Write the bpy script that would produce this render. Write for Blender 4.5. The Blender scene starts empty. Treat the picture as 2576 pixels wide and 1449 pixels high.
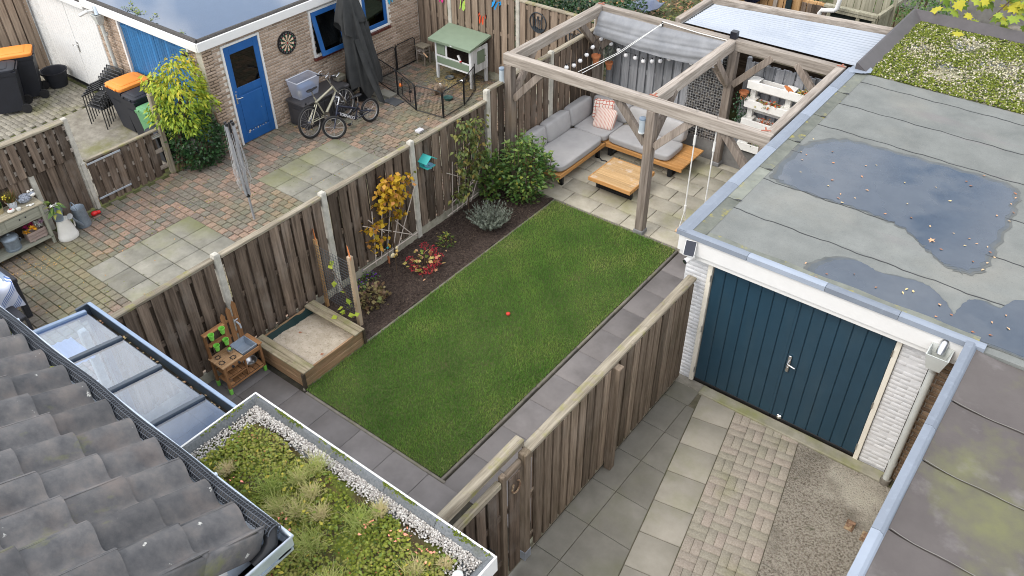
import bpy, math, random
import numpy as np
from mathutils import Matrix, Vector
random.seed(7); NR = np.random.default_rng(7)
S = bpy.context.scene; COL = S.collection
pi = math.pi; R = math.radians
CAM = Vector((0, 0, 8.4))

# ---------------------------------------------------------------- camera, sky, sun, exposure
cam = bpy.data.objects.new('camera', bpy.data.cameras.new('camera')); COL.objects.link(cam); S.camera = cam
yaw, pitch, roll = -0.66213, 0.682865, -0.0089266
f_ = Vector((math.sin(yaw)*math.cos(pitch), math.cos(yaw)*math.cos(pitch), -math.sin(pitch)))
r_ = f_.cross(Vector((0, 0, 1))).normalized(); u_ = r_.cross(f_)
cr, sr = math.cos(roll), math.sin(roll)
rr, uu = cr*r_+sr*u_, -sr*r_+cr*u_
cam.matrix_world = Matrix(((rr.x, uu.x, -f_.x, CAM.x), (rr.y, uu.y, -f_.y, CAM.y), (rr.z, uu.z, -f_.z, CAM.z), (0, 0, 0, 1)))
cam.data.sensor_width = 36; cam.data.lens = 36*2099.776/2576; cam.data.clip_end = 400; cam.data.clip_start = .05

W = bpy.data.worlds.new('World'); S.world = W; W.use_nodes = True
nt = W.node_tree; bg = nt.nodes['Background']
sky = nt.nodes.new('ShaderNodeTexSky'); sky.sky_type = 'NISHITA'; sky.sun_disc = False
SUN_EL, SUN_AZ = R(48), R(200)          # azimuth clockwise from +Y
sky.sun_elevation = SUN_EL; sky.sun_rotation = SUN_AZ; sky.air_density = 1.0; sky.dust_density = 2.0
# soft broken cloud deck over the blue
tc = nt.nodes.new('ShaderNodeTexCoord'); nz = nt.nodes.new('ShaderNodeTexNoise'); nz.inputs['Scale'].default_value = 4.5; nz.inputs['Detail'].default_value = 7
mr = nt.nodes.new('ShaderNodeMapRange'); mr.inputs[1].default_value = .40; mr.inputs[2].default_value = .60; mr.inputs[3].default_value = .12; mr.inputs[4].default_value = 1
mx = nt.nodes.new('ShaderNodeMix'); mx.data_type = 'RGBA'; mx.inputs[7].default_value = (8.4, 8.3, 8.3, 1)
L = nt.links.new
L(tc.outputs['Generated'], nz.inputs['Vector']); L(nz.outputs['Fac'], mr.inputs[0]); L(mr.outputs[0], mx.inputs[0]); L(sky.outputs[0], mx.inputs[6]); L(mx.outputs[2], bg.inputs['Color'])
bg.inputs['Strength'].default_value = .145
sun = bpy.data.objects.new('sun', bpy.data.lights.new('sun', 'SUN')); COL.objects.link(sun)
sun.data.energy = .8; sun.data.angle = R(28); sun.data.color = (1, .95, .88)
sd = Vector((math.sin(SUN_AZ)*math.cos(SUN_EL), math.cos(SUN_AZ)*math.cos(SUN_EL), math.sin(SUN_EL)))
sun.rotation_euler = sd.to_track_quat('Z', 'Y').to_euler(); sun.location = sd*30
S.view_settings.view_transform = 'Standard'; S.view_settings.look = 'None'; S.view_settings.exposure = 1.0; S.view_settings.gamma = 1
S.view_settings.use_curve_mapping = False
S.render.engine = 'CYCLES'; S.cycles.filter_width = 1.0; S.cycles.max_bounces = 6; S.cycles.transparent_max_bounces = 16

# ---------------------------------------------------------------- materials
def srgb(h):
    h = h.lstrip('#'); c = [int(h[i:i+2], 16)/255 for i in (0, 2, 4)]
    return tuple(x/12.92 if x <= .04045 else ((x+.055)/1.055)**2.4 for x in c)
MATS = {}
def mat(name, stops, sc=4, st=(1, 1, 1), rough=.8, bump=.15, bs=None, det=6, tint=.25, tr=None, layers=(), spec=.3, metal=0, trans=0, bd=.004, lo=.3, hi=.7, wet=None):
    """noise-coloured surface; 'tint' face attribute shifts value (or runs along ramp tr); layers = (colour, scale, lo, hi[, amount])"""
    m = bpy.data.materials.new(name); m.use_nodes = True; t = m.node_tree; N = t.nodes.new; K = t.links.new
    b = t.nodes['Principled BSDF']
    geo = N('ShaderNodeNewGeometry'); mp = N('ShaderNodeMapping'); K(geo.outputs['Position'], mp.inputs[0]); mp.inputs['Scale'].default_value = st
    at = N('ShaderNodeAttribute'); at.attribute_name = 'tint'
    ofs = N('ShaderNodeVectorMath'); ofs.operation = 'MULTIPLY_ADD'
    K(at.outputs['Fac'], ofs.inputs[0]); ofs.inputs[1].default_value = (17, 23, 9); K(mp.outputs[0], ofs.inputs[2])
    n1 = N('ShaderNodeTexNoise'); n1.inputs['Scale'].default_value = sc; n1.inputs['Detail'].default_value = det; n1.inputs['Roughness'].default_value = .65
    K(ofs.outputs[0], n1.inputs['Vector'])
    cr = N('ShaderNodeValToRGB'); K(n1.outputs['Fac'], cr.inputs[0])
    e = cr.color_ramp.elements; e[0].position = lo; e[1].position = hi
    while len(e) < len(stops): e.new(.5)
    for i, c in enumerate(stops):
        e[i].position = lo+(hi-lo)*i/max(1, len(stops)-1); e[i].color = (*c, 1)
    col = cr.outputs[0]
    def mixc(fac, a, bcol, mode='MIX'):
        x = N('ShaderNodeMix'); x.data_type = 'RGBA'; x.blend_type = mode
        if hasattr(fac, 'is_linked'): K(fac, x.inputs[0])
        else: x.inputs[0].default_value = fac
        K(a, x.inputs[6])
        if hasattr(bcol, 'is_linked'): K(bcol, x.inputs[7])
        else: x.inputs[7].default_value = (*bcol, 1)
        return x.outputs[2]
    if tr:
        mra = N('ShaderNodeMapRange'); K(at.outputs['Fac'], mra.inputs[0]); mra.inputs[1].default_value = -1; mra.inputs[2].default_value = 1
        c2 = N('ShaderNodeValToRGB'); K(mra.outputs[0], c2.inputs[0]); e = c2.color_ramp.elements
        while len(e) < len(tr): e.new(.5)
        for i, c in enumerate(tr): e[i].position = i/(len(tr)-1); e[i].color = (*c, 1)
        col = mixc(1, col, c2.outputs[0], 'MULTIPLY')
    elif tint:
        h = N('ShaderNodeHueSaturation'); ma = N('ShaderNodeMath'); ma.operation = 'MULTIPLY_ADD'
        K(at.outputs['Fac'], ma.inputs[0]); ma.inputs[1].default_value = tint; ma.inputs[2].default_value = 1
        K(ma.outputs[0], h.inputs['Value']); K(col, h.inputs['Color']); col = h.outputs[0]
    for ly in layers:
        c, s, l0, h0 = ly[:4]; am = ly[4] if len(ly) > 4 else 1
        n = N('ShaderNodeTexNoise'); n.inputs['Scale'].default_value = s; n.inputs['Detail'].default_value = 6; n.inputs['Roughness'].default_value = .6
        if len(ly) > 5:
            mm = N('ShaderNodeMapping'); K(geo.outputs['Position'], mm.inputs[0]); mm.inputs['Scale'].default_value = ly[5]; K(mm.outputs[0], n.inputs['Vector'])
        else: K(geo.outputs['Position'], n.inputs['Vector'])
        q = N('ShaderNodeMapRange'); K(n.outputs['Fac'], q.inputs[0]); q.inputs[1].default_value = l0; q.inputs[2].default_value = h0; q.inputs[4].default_value = am
        col = mixc(q.outputs[0], col, c)
    K(col, b.inputs['Base Color'])
    b.inputs['Roughness'].default_value = rough; b.inputs['Metallic'].default_value = metal; b.inputs['Specular IOR Level'].default_value = spec
    if bump:
        n2 = n1
        if bs:
            n2 = N('ShaderNodeTexNoise'); n2.inputs['Scale'].default_value = bs; n2.inputs['Detail'].default_value = 4; K(mp.outputs[0], n2.inputs['Vector'])
        bp = N('ShaderNodeBump'); bp.inputs['Strength'].default_value = bump; bp.inputs['Distance'].default_value = bd
        K(n2.outputs['Fac'], bp.inputs['Height']); K(bp.outputs[0], b.inputs['Normal'])
    if trans:
        tl = N('ShaderNodeBsdfTranslucent'); K(col, tl.inputs[0]); ms = N('ShaderNodeMixShader'); ms.inputs[0].default_value = trans
        K(b.outputs[0], ms.inputs[1]); K(tl.outputs[0], ms.inputs[2]); K(ms.outputs[0], t.nodes['Material Output'].inputs[0])
    MATS[name] = m; return m
def plain(name, c, rough=.5, metal=0, spec=.4, var=.12, sc=6, **k):
    return mat(name, [tuple(x*(1-var) for x in c), tuple(min(1, x*(1+var)) for x in c)], sc=sc, rough=rough, metal=metal, spec=spec, bump=k.pop('bump', .05), **k)
def glassy(name, tintc, refl=.15, rough=.02):
    m = bpy.data.materials.new(name); m.use_nodes = True; t = m.node_tree; N = t.nodes.new; K = t.links.new
    t.nodes.remove(t.nodes['Principled BSDF'])
    tp = N('ShaderNodeBsdfTransparent'); tp.inputs[0].default_value = (*tintc, 1); gl = N('ShaderNodeBsdfGlossy'); gl.inputs['Roughness'].default_value = rough
    lw = N('ShaderNodeLayerWeight'); fr = N('ShaderNodeMath'); fr.operation = 'POWER'; fr.inputs[1].default_value = 4; K(lw.outputs['Facing'], fr.inputs[0]); ad = N('ShaderNodeMath'); ad.inputs[1].default_value = refl
    ms = N('ShaderNodeMixShader'); K(fr.outputs[0], ad.inputs[0]); K(ad.outputs[0], ms.inputs[0]); K(tp.outputs[0], ms.inputs[1]); K(gl.outputs[0], ms.inputs[2])
    K(ms.outputs[0], t.nodes['Material Output'].inputs[0]); return m
def wood(name, c1, c2, ax, tint=.4, layers=(), rough=.85, s=1.0, bump=.35):
    st = [26*s, 26*s, 26*s]; st['xyz'.index(ax)] = 1.6*s
    return mat(name, [c1, tuple((a+b)/2 for a, b in zip(c1, c2)), c2], sc=1, st=st, rough=rough, bump=bump, tint=tint, layers=layers, spec=.15, bd=.003)
AX = 'xyz'
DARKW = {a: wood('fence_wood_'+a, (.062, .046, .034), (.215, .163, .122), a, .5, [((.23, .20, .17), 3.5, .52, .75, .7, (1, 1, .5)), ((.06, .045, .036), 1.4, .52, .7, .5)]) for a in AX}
PALEW = {a: wood('alley_fence_wood_'+a, (.10, .076, .053), (.28, .222, .165), a, .4, [((.30, .26, .21), 2.5, .55, .75, .5, (1, 1, .5)), ((.10, .09, .045), 1.3, .55, .75, .4)]) for a in AX}
CAPW = {a: wood('rail_wood_'+a, (.15, .125, .09), (.38, .34, .26), a, .2, [((.23, .22, .07), 5, .54, .68, .7), ((.09, .07, .05), 9, .6, .75, .5)]) for a in AX}
GREYW = {a: wood('grey_beam_wood_'+a, (.19, .16, .13), (.46, .41, .355), a, .18, [((.26, .19, .12), 1.1, .55, .75, .5), ((.12, .10, .085), 5, .6, .78, .4)]) for a in AX}
POSTW = wood('grey_post_wood_z', (.125, .10, .08), (.34, .29, .245), 'z', .2, [((.26, .19, .12), 1.1, .55, .75, .5), ((.09, .075, .06), 5, .6, .78, .5)])
BLUEGREY = wood('painted_grey_fence_wood', (.20, .205, .215), (.36, .37, .385), 'z', .25)
TEAK = {a: wood('teak_'+a, (.42, .20, .06), (.60, .33, .13), a, .15, rough=.55, s=.8, bump=.15) for a in AX}
TABLEW = wood('weathered_teak', (.40, .25, .11), (.56, .38, .20), 'x', .15, [((.62, .55, .48), 4, .58, .72, .7)], rough=.6)
KITW = {a: wood('stained_pine_'+a, (.20, .095, .042), (.36, .19, .085), a, .2, rough=.7) for a in AX}
KITTOP = wood('worn_pine', (.26, .15, .075), (.42, .27, .15), 'y', .15, rough=.7)
BOXW = {a: wood('sandbox_wood_'+a, (.20, .115, .06), (.38, .25, .15), a, .2, [((.16, .14, .08), 3, .5, .72, .7)]) for a in AX}
MOSSW = wood('mossy_seat_wood', (.18, .145, .09), (.40, .35, .25), 'x', .2, [((.15, .16, .05), 5, .48, .68, .6), ((.07, .055, .04), 8, .6, .75, .6)])
ORANGEW = {a: wood('new_fence_wood_'+a, (.30, .17, .07), (.52, .34, .17), a, .3) for a in AX}
LARCHW = wood('light_fence_wood', (.15, .11, .08), (.33, .26, .195), 'z', .35)
POSTC = plain('concrete_post', (.47, .45, .39), .9, spec=.1, var=.22, sc=9, bump=.2, layers=[((.30, .29, .2), 3, .55, .75, .5)])
BASEC = plain('concrete_plank', (.36, .34, .27), .9, spec=.1, var=.25, sc=7, bump=.2, layers=[((.13, .14, .07), 3, .5, .7, .6)])

# ---------------------------------------------------------------- mesh helpers
WM = {}
class MB:
    def __init__(s): s.v = []; s.f = []; s.t = []; s.m = []
    def add(s, vs, fs, M=None, t=0., m=0):
        o = len(s.v)
        s.v += [tuple(M @ Vector(v)) for v in vs] if M is not None else [tuple(v) for v in vs]
        s.f += [tuple(o+i for i in f) for f in fs]; s.t += [t]*len(fs); s.m += [m]*len(fs); return s
    def box(s, x0, x1, y0, y1, z0, z1, t=0., m=0, M=None, c=0.):
        if not c:
            vs = [(x, y, z) for x in (x0, x1) for y in (y0, y1) for z in (z0, z1)]
            return s.add(vs, [(0, 1, 3, 2), (4, 6, 7, 5), (0, 4, 5, 1), (2, 3, 7, 6), (0, 2, 6, 4), (1, 5, 7, 3)], M, t, m)
        c = min(c, (x1-x0)*.45, (y1-y0)*.45, (z1-z0)*.45)
        X, Y, Z = (x0, x1), (y0, y1), (z0, z1); vs = []; ix = {}
        for i in (0, 1):
            for j in (0, 1):
                for k in (0, 1):
                    si, sj, sk = (1, -1)[i]*c, (1, -1)[j]*c, (1, -1)[k]*c
                    for a, p in enumerate(((X[i], Y[j]+sj, Z[k]+sk), (X[i]+si, Y[j], Z[k]+sk), (X[i]+si, Y[j]+sj, Z[k]))):
                        ix[i, j, k, a] = len(vs); vs.append(p)
        g = lambda i, j, k, a: ix[i, j, k, a]; fs = []
        def ff(q, flip): fs.append(tuple(q[::-1]) if flip else tuple(q))
        for i in (0, 1): ff([g(i, 0, 0, 0), g(i, 0, 1, 0), g(i, 1, 1, 0), g(i, 1, 0, 0)], i)
        for j in (0, 1): ff([g(0, j, 0, 1), g(1, j, 0, 1), g(1, j, 1, 1), g(0, j, 1, 1)], j)
        for k in (0, 1): ff([g(0, 0, k, 2), g(0, 1, k, 2), g(1, 1, k, 2), g(1, 0, k, 2)], k)
        for i in (0, 1):
            for j in (0, 1): ff([g(i, j, 0, 0), g(i, j, 1, 0), g(i, j, 1, 1), g(i, j, 0, 1)], i ^ j ^ 1)
            for k in (0, 1): ff([g(i, 0, k, 0), g(i, 1, k, 0), g(i, 1, k, 2), g(i, 0, k, 2)], i ^ k)
        for j in (0, 1):
            for k in (0, 1): ff([g(0, j, k, 1), g(1, j, k, 1), g(1, j, k, 2), g(0, j, k, 2)], j ^ k ^ 1)
        for i in (0, 1):
            for j in (0, 1):
                for k in (0, 1): ff([g(i, j, k, 0), g(i, j, k, 1), g(i, j, k, 2)], i ^ j ^ k ^ 1)
        return s.add(vs, fs, M, t, m)
    def beam(s, a, b, w, h, up=(0, 0, 1), t=0., m=0, c=.004):
        a, b = Vector(a), Vector(b); d = b-a; l = d.length; x = d/l; up = Vector(up)
        y = up.cross(x)
        if y.length < 1e-4: y = Vector((0, 1, 0)).cross(x)
        y.normalize(); z = x.cross(y)
        M = Matrix(((x.x, y.x, z.x, a.x), (x.y, y.y, z.y, a.y), (x.z, y.z, z.z, a.z), (0, 0, 0, 1)))
        return s.box(0, l, -w/2, w/2, -h/2, h/2, t, m, M, c)
    def tube(s, pts, r, n=6, t=0., m=0, closed=False, cap=True):
        P = [Vector(p) for p in pts]; k = len(P); rs = r if hasattr(r, '__len__') else [r]*k
        vs = []; ref = None
        for i in range(k):
            d = (P[(i+1) % k]-P[i-1]) if closed else (P[min(i+1, k-1)]-P[max(i-1, 0)])
            d = d.normalized() if d.length > 1e-9 else Vector((0, 0, 1))
            if ref is None: ref = d.orthogonal().normalized()
            ref = ref-d*ref.dot(d); ref = ref.normalized() if ref.length > 1e-6 else d.orthogonal().normalized()
            b = d.cross(ref)
            for j in range(n):
                a = 2*pi*j/n; vs.append(P[i]+(ref*math.cos(a)+b*math.sin(a))*rs[i])
        fs = []
        for i in range(k if closed else k-1):
            i2 = (i+1) % k
            for j in range(n): fs.append((i*n+j, i*n+(j+1) % n, i2*n+(j+1) % n, i2*n+j))
        if cap and not closed: fs += [tuple(range(n-1, -1, -1)), tuple(range((k-1)*n, k*n))]
        return s.add(vs, fs, None, t, m)
    def cyl(s, a, b, r, r2=None, n=12, t=0., m=0, cap=True): return s.tube([a, b], [r, r if r2 is None else r2], n, t, m, cap=cap)
    def lathe(s, prof, n=20, M=None, t=0., m=0, fr=None):
        vs = []; k = len(prof)
        for i, (r, z) in enumerate(prof):
            for j in range(n):
                a = 2*pi*j/n; q = r*(fr(a, z) if fr else 1); vs.append((q*math.cos(a), q*math.sin(a), z))
        fs = [(i*n+j, i*n+(j+1) % n, (i+1)*n+(j+1) % n, (i+1)*n+j) for i in range(k-1) for j in range(n)]
        if prof[0][0] > 0: fs.append(tuple(range(n-1, -1, -1)))
        if prof[-1][0] > 0: fs.append(tuple(range((k-1)*n, k*n)))
        return s.add(vs, fs, M, t, m)
    def prism(s, poly, h, M=None, t=0., m=0):
        n = len(poly); vs = [(x, y, 0) for x, y in poly]+[(x, y, h) for x, y in poly]
        return s.add(vs, [tuple(range(n-1, -1, -1)), tuple(range(n, 2*n))]+[(i, (i+1) % n, n+(i+1) % n, n+i) for i in range(n)], M, t, m)
    def ball(s, c, r, n=12, k=8, t=0., m=0, M=None):
        r = r if hasattr(r, '__len__') else (r, r, r)
        T = Matrix.Translation(c) @ (M or Matrix.Identity(4)) @ Matrix.Diagonal((*r, 1))
        return s.lathe([(max(1e-4, math.sin(pi*i/k)), -math.cos(pi*i/k)) for i in range(k+1)], n, T, t, m)
    def grid(s, fn, nu, nv, t=0., m=0, thick=0):
        vs = [fn(i/nu, j/nv) for i in range(nu+1) for j in range(nv+1)]; w = nv+1
        fs = [(i*w+j, (i+1)*w+j, (i+1)*w+j+1, i*w+j+1) for i in range(nu) for j in range(nv)]
        if thick:
            n = len(vs); vs = vs+[(x, y, z-thick) for x, y, z in vs]; fs2 = [tuple(n+i for i in f[::-1]) for f in fs]
            ed = [i*w for i in range(nu+1)]+[nu*w+j for j in range(1, w)]+[i*w+nv for i in range(nu-1, -1, -1)]+[j for j in range(nv-1, 0, -1)]
            fs = fs+fs2+[(ed[i-1], ed[i], n+ed[i], n+ed[i-1]) for i in range(len(ed))]
        return s.add(vs, fs, None, t, m)
    def build(s, name, mats, parent=None, smooth=0, label=None, kind=None, org=None, **kw):
        if not hasattr(mats, '__len__'): mats = [mats]
        V = np.array(s.v, dtype=np.float64); lo, hi = V.min(0), V.max(0)
        c = np.array(org if org is not None else ((lo[0]+hi[0])/2, (lo[1]+hi[1])/2, lo[2]))
        me = bpy.data.meshes.new(name); me.from_pydata((V-c).tolist(), [], s.f)
        for m in mats: me.materials.append(m)
        me.attributes.new('tint', 'FLOAT', 'FACE').data.foreach_set('value', s.t)
        me.polygons.foreach_set('material_index', s.m)
        if smooth:
            me.polygons.foreach_set('use_smooth', [True]*len(s.f)); me.set_sharp_from_angle(angle=R(smooth))
        me.update(); return link(name, me, c, parent, label, kind, **kw)
def link(name, me, c=(0, 0, 0), parent=None, label=None, kind=None, cat=None, group=None, M=None):
    o = bpy.data.objects.new(name, me); COL.objects.link(o)
    w = M if M is not None else Matrix.Translation(Vector(c))
    WM[o.name] = w
    if parent is not None: o.parent = parent; o.matrix_parent_inverse = WM[parent.name].inverted()
    o.matrix_basis = w
    if label: o['label'] = label
    if kind: o['kind'] = kind
    if cat: o['category'] = cat
    if group: o['group'] = group
    return o
def thing(name, label, cat, loc=(0, 0, 0), group=None):
    o = bpy.data.objects.new(name, None); COL.objects.link(o); o.location = loc; o.empty_display_size = .05
    o['label'] = label; o['category'] = cat
    if group: o['group'] = group
    WM[o.name] = Matrix.Translation(Vector(loc)); return o
def dup(root, M, label=None):
    def cp(o, par):
        c = o.copy(); COL.objects.link(c)
        if par is not None: c.parent = par; c.matrix_parent_inverse = o.matrix_parent_inverse
        for ch in [x for x in bpy.data.objects if x.parent == o]: cp(ch, c)
        return c
    c = cp(root, None); c.matrix_basis = M
    if label: c['label'] = label
    return c
def npmesh(name, V, F, tint, mats, smooth=False):
    me = bpy.data.meshes.new(name); n = len(V); k = F.shape[1]; q = len(F)
    me.vertices.add(n); me.vertices.foreach_set('co', np.ascontiguousarray(V, dtype=np.float32).ravel())
    me.loops.add(q*k); me.loops.foreach_set('vertex_index', np.ascontiguousarray(F, dtype=np.int32).ravel())
    me.polygons.add(q); me.polygons.foreach_set('loop_start', np.arange(0, q*k, k, dtype=np.int32)); me.polygons.foreach_set('loop_total', np.full(q, k, dtype=np.int32))
    for m in (mats if hasattr(mats, '__len__') else [mats]): me.materials.append(m)
    me.update(calc_edges=True); me.attributes.new('tint', 'FLOAT', 'FACE').data.foreach_set('value', np.ascontiguousarray(tint, dtype=np.float32))
    if smooth: me.polygons.foreach_set('use_smooth', np.ones(q, dtype=bool))
    return me
def eul(yaw, pitch, roll):
    """N rotation matrices Rz(yaw) Ry(pitch) Rx(roll)"""
    cz, sz, cy, sy, cx, sx = np.cos(yaw), np.sin(yaw), np.cos(pitch), np.sin(pitch), np.cos(roll), np.sin(roll)
    return np.stack([np.stack([cz*cy, cz*sy*sx-sz*cx, cz*sy*cx+sz*sx], -1), np.stack([sz*cy, sz*sy*sx+cz*cx, sz*sy*cx-cz*sx], -1), np.stack([-sy, cy*sx, cy*cx], -1)], 1)
def scatter(name, tv, tf, P, RM, sc, tint, mats, parent=None, kind='stuff', smooth=False, **kw):
    tv = np.array(tv, float); tf = np.array(tf); n = len(P); P = np.asarray(P, float); sc = np.asarray(sc, float)
    if sc.ndim == 1: sc = sc[:, None]
    V = np.einsum('nij,nkj->nki', RM, tv[None]*sc[:, None, :]*np.ones(3)) + P[:, None, :]
    c = P.mean(0); F = (tf[None]+(np.arange(n)*len(tv))[:, None, None]).reshape(-1, tf.shape[1])
    me = npmesh(name, (V-c).reshape(-1, 3), F, np.repeat(tint, len(tf)), mats, smooth)
    return link(name, me, c, parent, kw.pop('label', None), kind, **kw)
LEAFV = [(0, 0, 0), (.35, .28, .06), (.35, -.28, .06), (.45, 0, -.02), (1, 0, -.04)]
LEAFF = [(0, 3, 1), (0, 2, 3), (3, 4, 1), (3, 2, 4)]
def leaves(parent, P, RM, sc, tint, mats, name='leaf', limit=300, tv=LEAFV, tf=LEAFF, rest='foliage'):
    """the leaves nearest the camera as parts, the others joined into one part"""
    P = np.asarray(P, float); n = len(P); d = ((P-np.array(CAM))**2).sum(1)/np.asarray(sc)**2; o = np.argsort(d); a, b = o[:limit], o[limit:]
    tv = np.array(tv, float); var = []
    for q in range(7):
        var.append(npmesh(name, tv, np.array(tf), np.full(len(tf), -1+q/3.), mats))
    for i in a:
        q = int(np.clip(round((tint[i]+1)*3), 0, 6)); M = Matrix(RM[i].tolist()).to_4x4() @ Matrix.Diagonal((sc[i], sc[i], sc[i], 1)); M.translation = P[i]
        link(name, var[q], parent=parent, M=M)
    if len(b): scatter(rest, tv, tf, P[b], RM[b], np.asarray(sc)[b], np.asarray(tint)[b], mats, parent)
_slabs = {}
def slabmesh(name, lx, ly, h, c, q, mats):
    k = (name, mats.name, round(lx, 3), round(ly, 3), h, c, q)
    if k not in _slabs:
        a, b = lx/2, ly/2
        vs = [(x, y, z) for z in (-h, -c) for x, y in ((-a, -b), (a, -b), (a, b), (-a, b))]+[(x, y, 0) for x, y in ((-a+c, -b+c), (a-c, -b+c), (a-c, b-c), (-a+c, b-c))]
        fs = [(i, (i+1) % 4, 4+(i+1) % 4, 4+i) for i in range(4)]+[(4+i, 4+(i+1) % 4, 8+(i+1) % 4, 8+i) for i in range(4)]+[(8, 9, 10, 11)]
        me = npmesh(name, np.array(vs), np.array(fs), np.full(9, q), mats); _slabs[k] = (me, vs, fs)
    return _slabs[k]
def pieces(name, parent, items, mats, h=.04, c=.004, limit=300, rest=None):
    """items: (Matrix, lx, ly, tint); the nearest are single parts, the others one joined part"""
    items = sorted(items, key=lambda i: (i[0].translation-CAM).length/math.sqrt(i[1]*i[2])); mb = MB()
    for n, (M, lx, ly, t) in enumerate(items):
        q = round(max(-1, min(1, t))*4)/4; me, vs, fs = slabmesh(name, lx, ly, h, c, q, mats)
        if n < limit: link(name, me, parent=parent, M=M)
        else: mb.add(vs, fs, M, t)
    if mb.v: mb.build(rest or name+'_field', mats, parent, kind='stuff')
def T(x, y, z, rz=0., rx=0., ry=0.): return Matrix.Translation((x, y, z)) @ Matrix.Rotation(rz, 4, 'Z') @ Matrix.Rotation(ry, 4, 'Y') @ Matrix.Rotation(rx, 4, 'X')
def facing(p, nrm):
    """local x along the wall, y up, z outward"""
    z = Vector(nrm).normalized(); y = Vector((0, 0, 1)); x = y.cross(z)
    return Matrix(((x.x, y.x, z.x, p[0]), (x.y, y.y, z.y, p[1]), (x.z, y.z, z.z, p[2]), (0, 0, 0, 1)))
rnd = lambda a=-1., b=1.: random.uniform(a, b)
def inpoly(x, y, P):
    r = False; j = len(P)-1
    for i in range(len(P)):
        if (P[i][1] > y) != (P[j][1] > y) and x < (P[j][0]-P[i][0])*(y-P[i][1])/(P[j][1]-P[i][1])+P[i][0]: r = not r
        j = i
    return r
def cushion(mb, M, lx, ly, lz, puff=.25, k=.5, n=7, t=0., m=0):
    """soft rounded block centred on M"""
    vs = []; fs = []
    for ax in range(3):
        for sgn in (-1, 1):
            o = len(vs)
            for i in range(n+1):
                for j in range(n+1):
                    u, v = -1+2*i/n, -1+2*j/n; u = math.copysign(abs(u)**.75, u); v = math.copysign(abs(v)**.75, v); p = [0, 0, 0]; p[ax] = sgn; p[(ax+1) % 3] = u; p[(ax+2) % 3] = v
                    x, y, z = p; e = 4
                    q = (abs(x)**(2*e)+abs(y)**(2*e)+abs(z)**(2*e))**(1/(2*e)); w = 1-k*(1-1/q)*2
                    x, y = x/q**1.0, y/q**1.0; z = z/q
                    z *= 1+puff*(1-x*x)*(1-y*y)-.12*abs(x*y)**2
                    vs.append((x*lx/2, y*ly/2, z*lz/2))
            for i in range(n):
                for j in range(n):
                    f = (o+i*(n+1)+j, o+(i+1)*(n+1)+j, o+(i+1)*(n+1)+j+1, o+i*(n+1)+j+1); fs.append(f if sgn > 0 else f[::-1])
    # weld the shared edges
    idx = {}; mp = []; nv = []
    for v in vs:
        key = tuple(round(c, 5) for c in v)
        if key not in idx: idx[key] = len(nv); nv.append(v)
        mp.append(idx[key])
    fs = [g for g in (tuple(dict.fromkeys(mp[i] for i in f)) for f in fs) if len(g) > 2]
    return mb.add(nv, fs, M, t, m)
# ---------------------------------------------------------------- ground and paving
def sheet(name, x0, x1, y0, y1, z, m, kind='structure', parent=None, label=None):
    return MB().box(x0, x1, y0, y1, z-.03, z).build(name, m, parent, label=label, kind=kind)
EARTH = mat('earth', [(.035, .025, .018), (.09, .065, .045)], sc=9, rough=1, bump=.6, bs=40, bd=.01, layers=[((.05, .07, .02), 1.2, .5, .7, .6)])
sheet('ground', -60, 40, -30, 80, -.12, EARTH)
MOSSJ = mat('joint_moss', [(.035, .035, .02), (.10, .11, .03)], sc=7, rough=1, bump=.5, bs=60)
PAVER = mat('patio_paver', [(.55, .52, .50), (1, 1, 1)], sc=26, rough=.85, bump=.35, bs=120, tr=[(.185, .185, .155), (.235, .215, .175), (.20, .178, .15), (.30, .225, .175), (.355, .25, .19)], spec=.2,
            layers=[((.225, .215, .115), .42, .46, .66, .7), ((.085, .08, .065), 1.7, .56, .74, .5), ((.33, .31, .28), 30, .68, .78, .5)])
SLABN = mat('patio_slab', [(.17, .165, .135), (.29, .28, .235)], sc=3, rough=.85, bump=.3, bs=90, tint=.12, spec=.2, layers=[((.19, .2, .075), .7, .5, .7, .6), ((.12, .11, .09), 7, .6, .75, .4)])
sheet('neighbour_patio', -13.76, -8.53, 1.0, 14.0, -.022, MOSSJ)
pat = bpy.data.objects['neighbour_patio']
items = []
big = [(-12.22, -10.71, 4.269, 6.275), (-12.22, -10.71, 7.811, 9.817)]
P = .154; row = 0; y = 1.035
while y < 13.95:
    x = -13.74+(row % 2)*P/2
    while x < -8.55:
        cx, cy = x+P/2, y+P/2
        xa, xb = x, x+P
        for a, b, c, d in big:
            if c < cy < d and xb > a and xa < b: xa, xb = (xa, a) if xa < a else (b, xb) if xb > b else (0, 0)
        if xb-xa > .035:
            t = random.choice((-.9, -.6, -.3, .1, .4, .7, .95)) if y > 4.5 else random.choice((-.9, -.5, -.2, 0, .2, .4))
            items.append((T((xa+xb)/2, cy, rnd(-.003, .003), rnd(-.015, .015), rnd(-.012, .012), rnd(-.012, .012)), xb-xa-.012, P-.012, t))
        x += P
    y += P; row += 1
pieces('paver', pat, items, PAVER, h=.05, c=.008)
items = [(T(a+.25+.5*i, c+.25+.502*j, .002+rnd(-.002, .002), 0, rnd(-.004, .004), rnd(-.004, .004)), .488, .488, rnd()) for a, b, c, d in big for i in range(3) for j in range(4)]
pieces('paving_slab', pat, items, SLABN, h=.05, c=.006)

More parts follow.
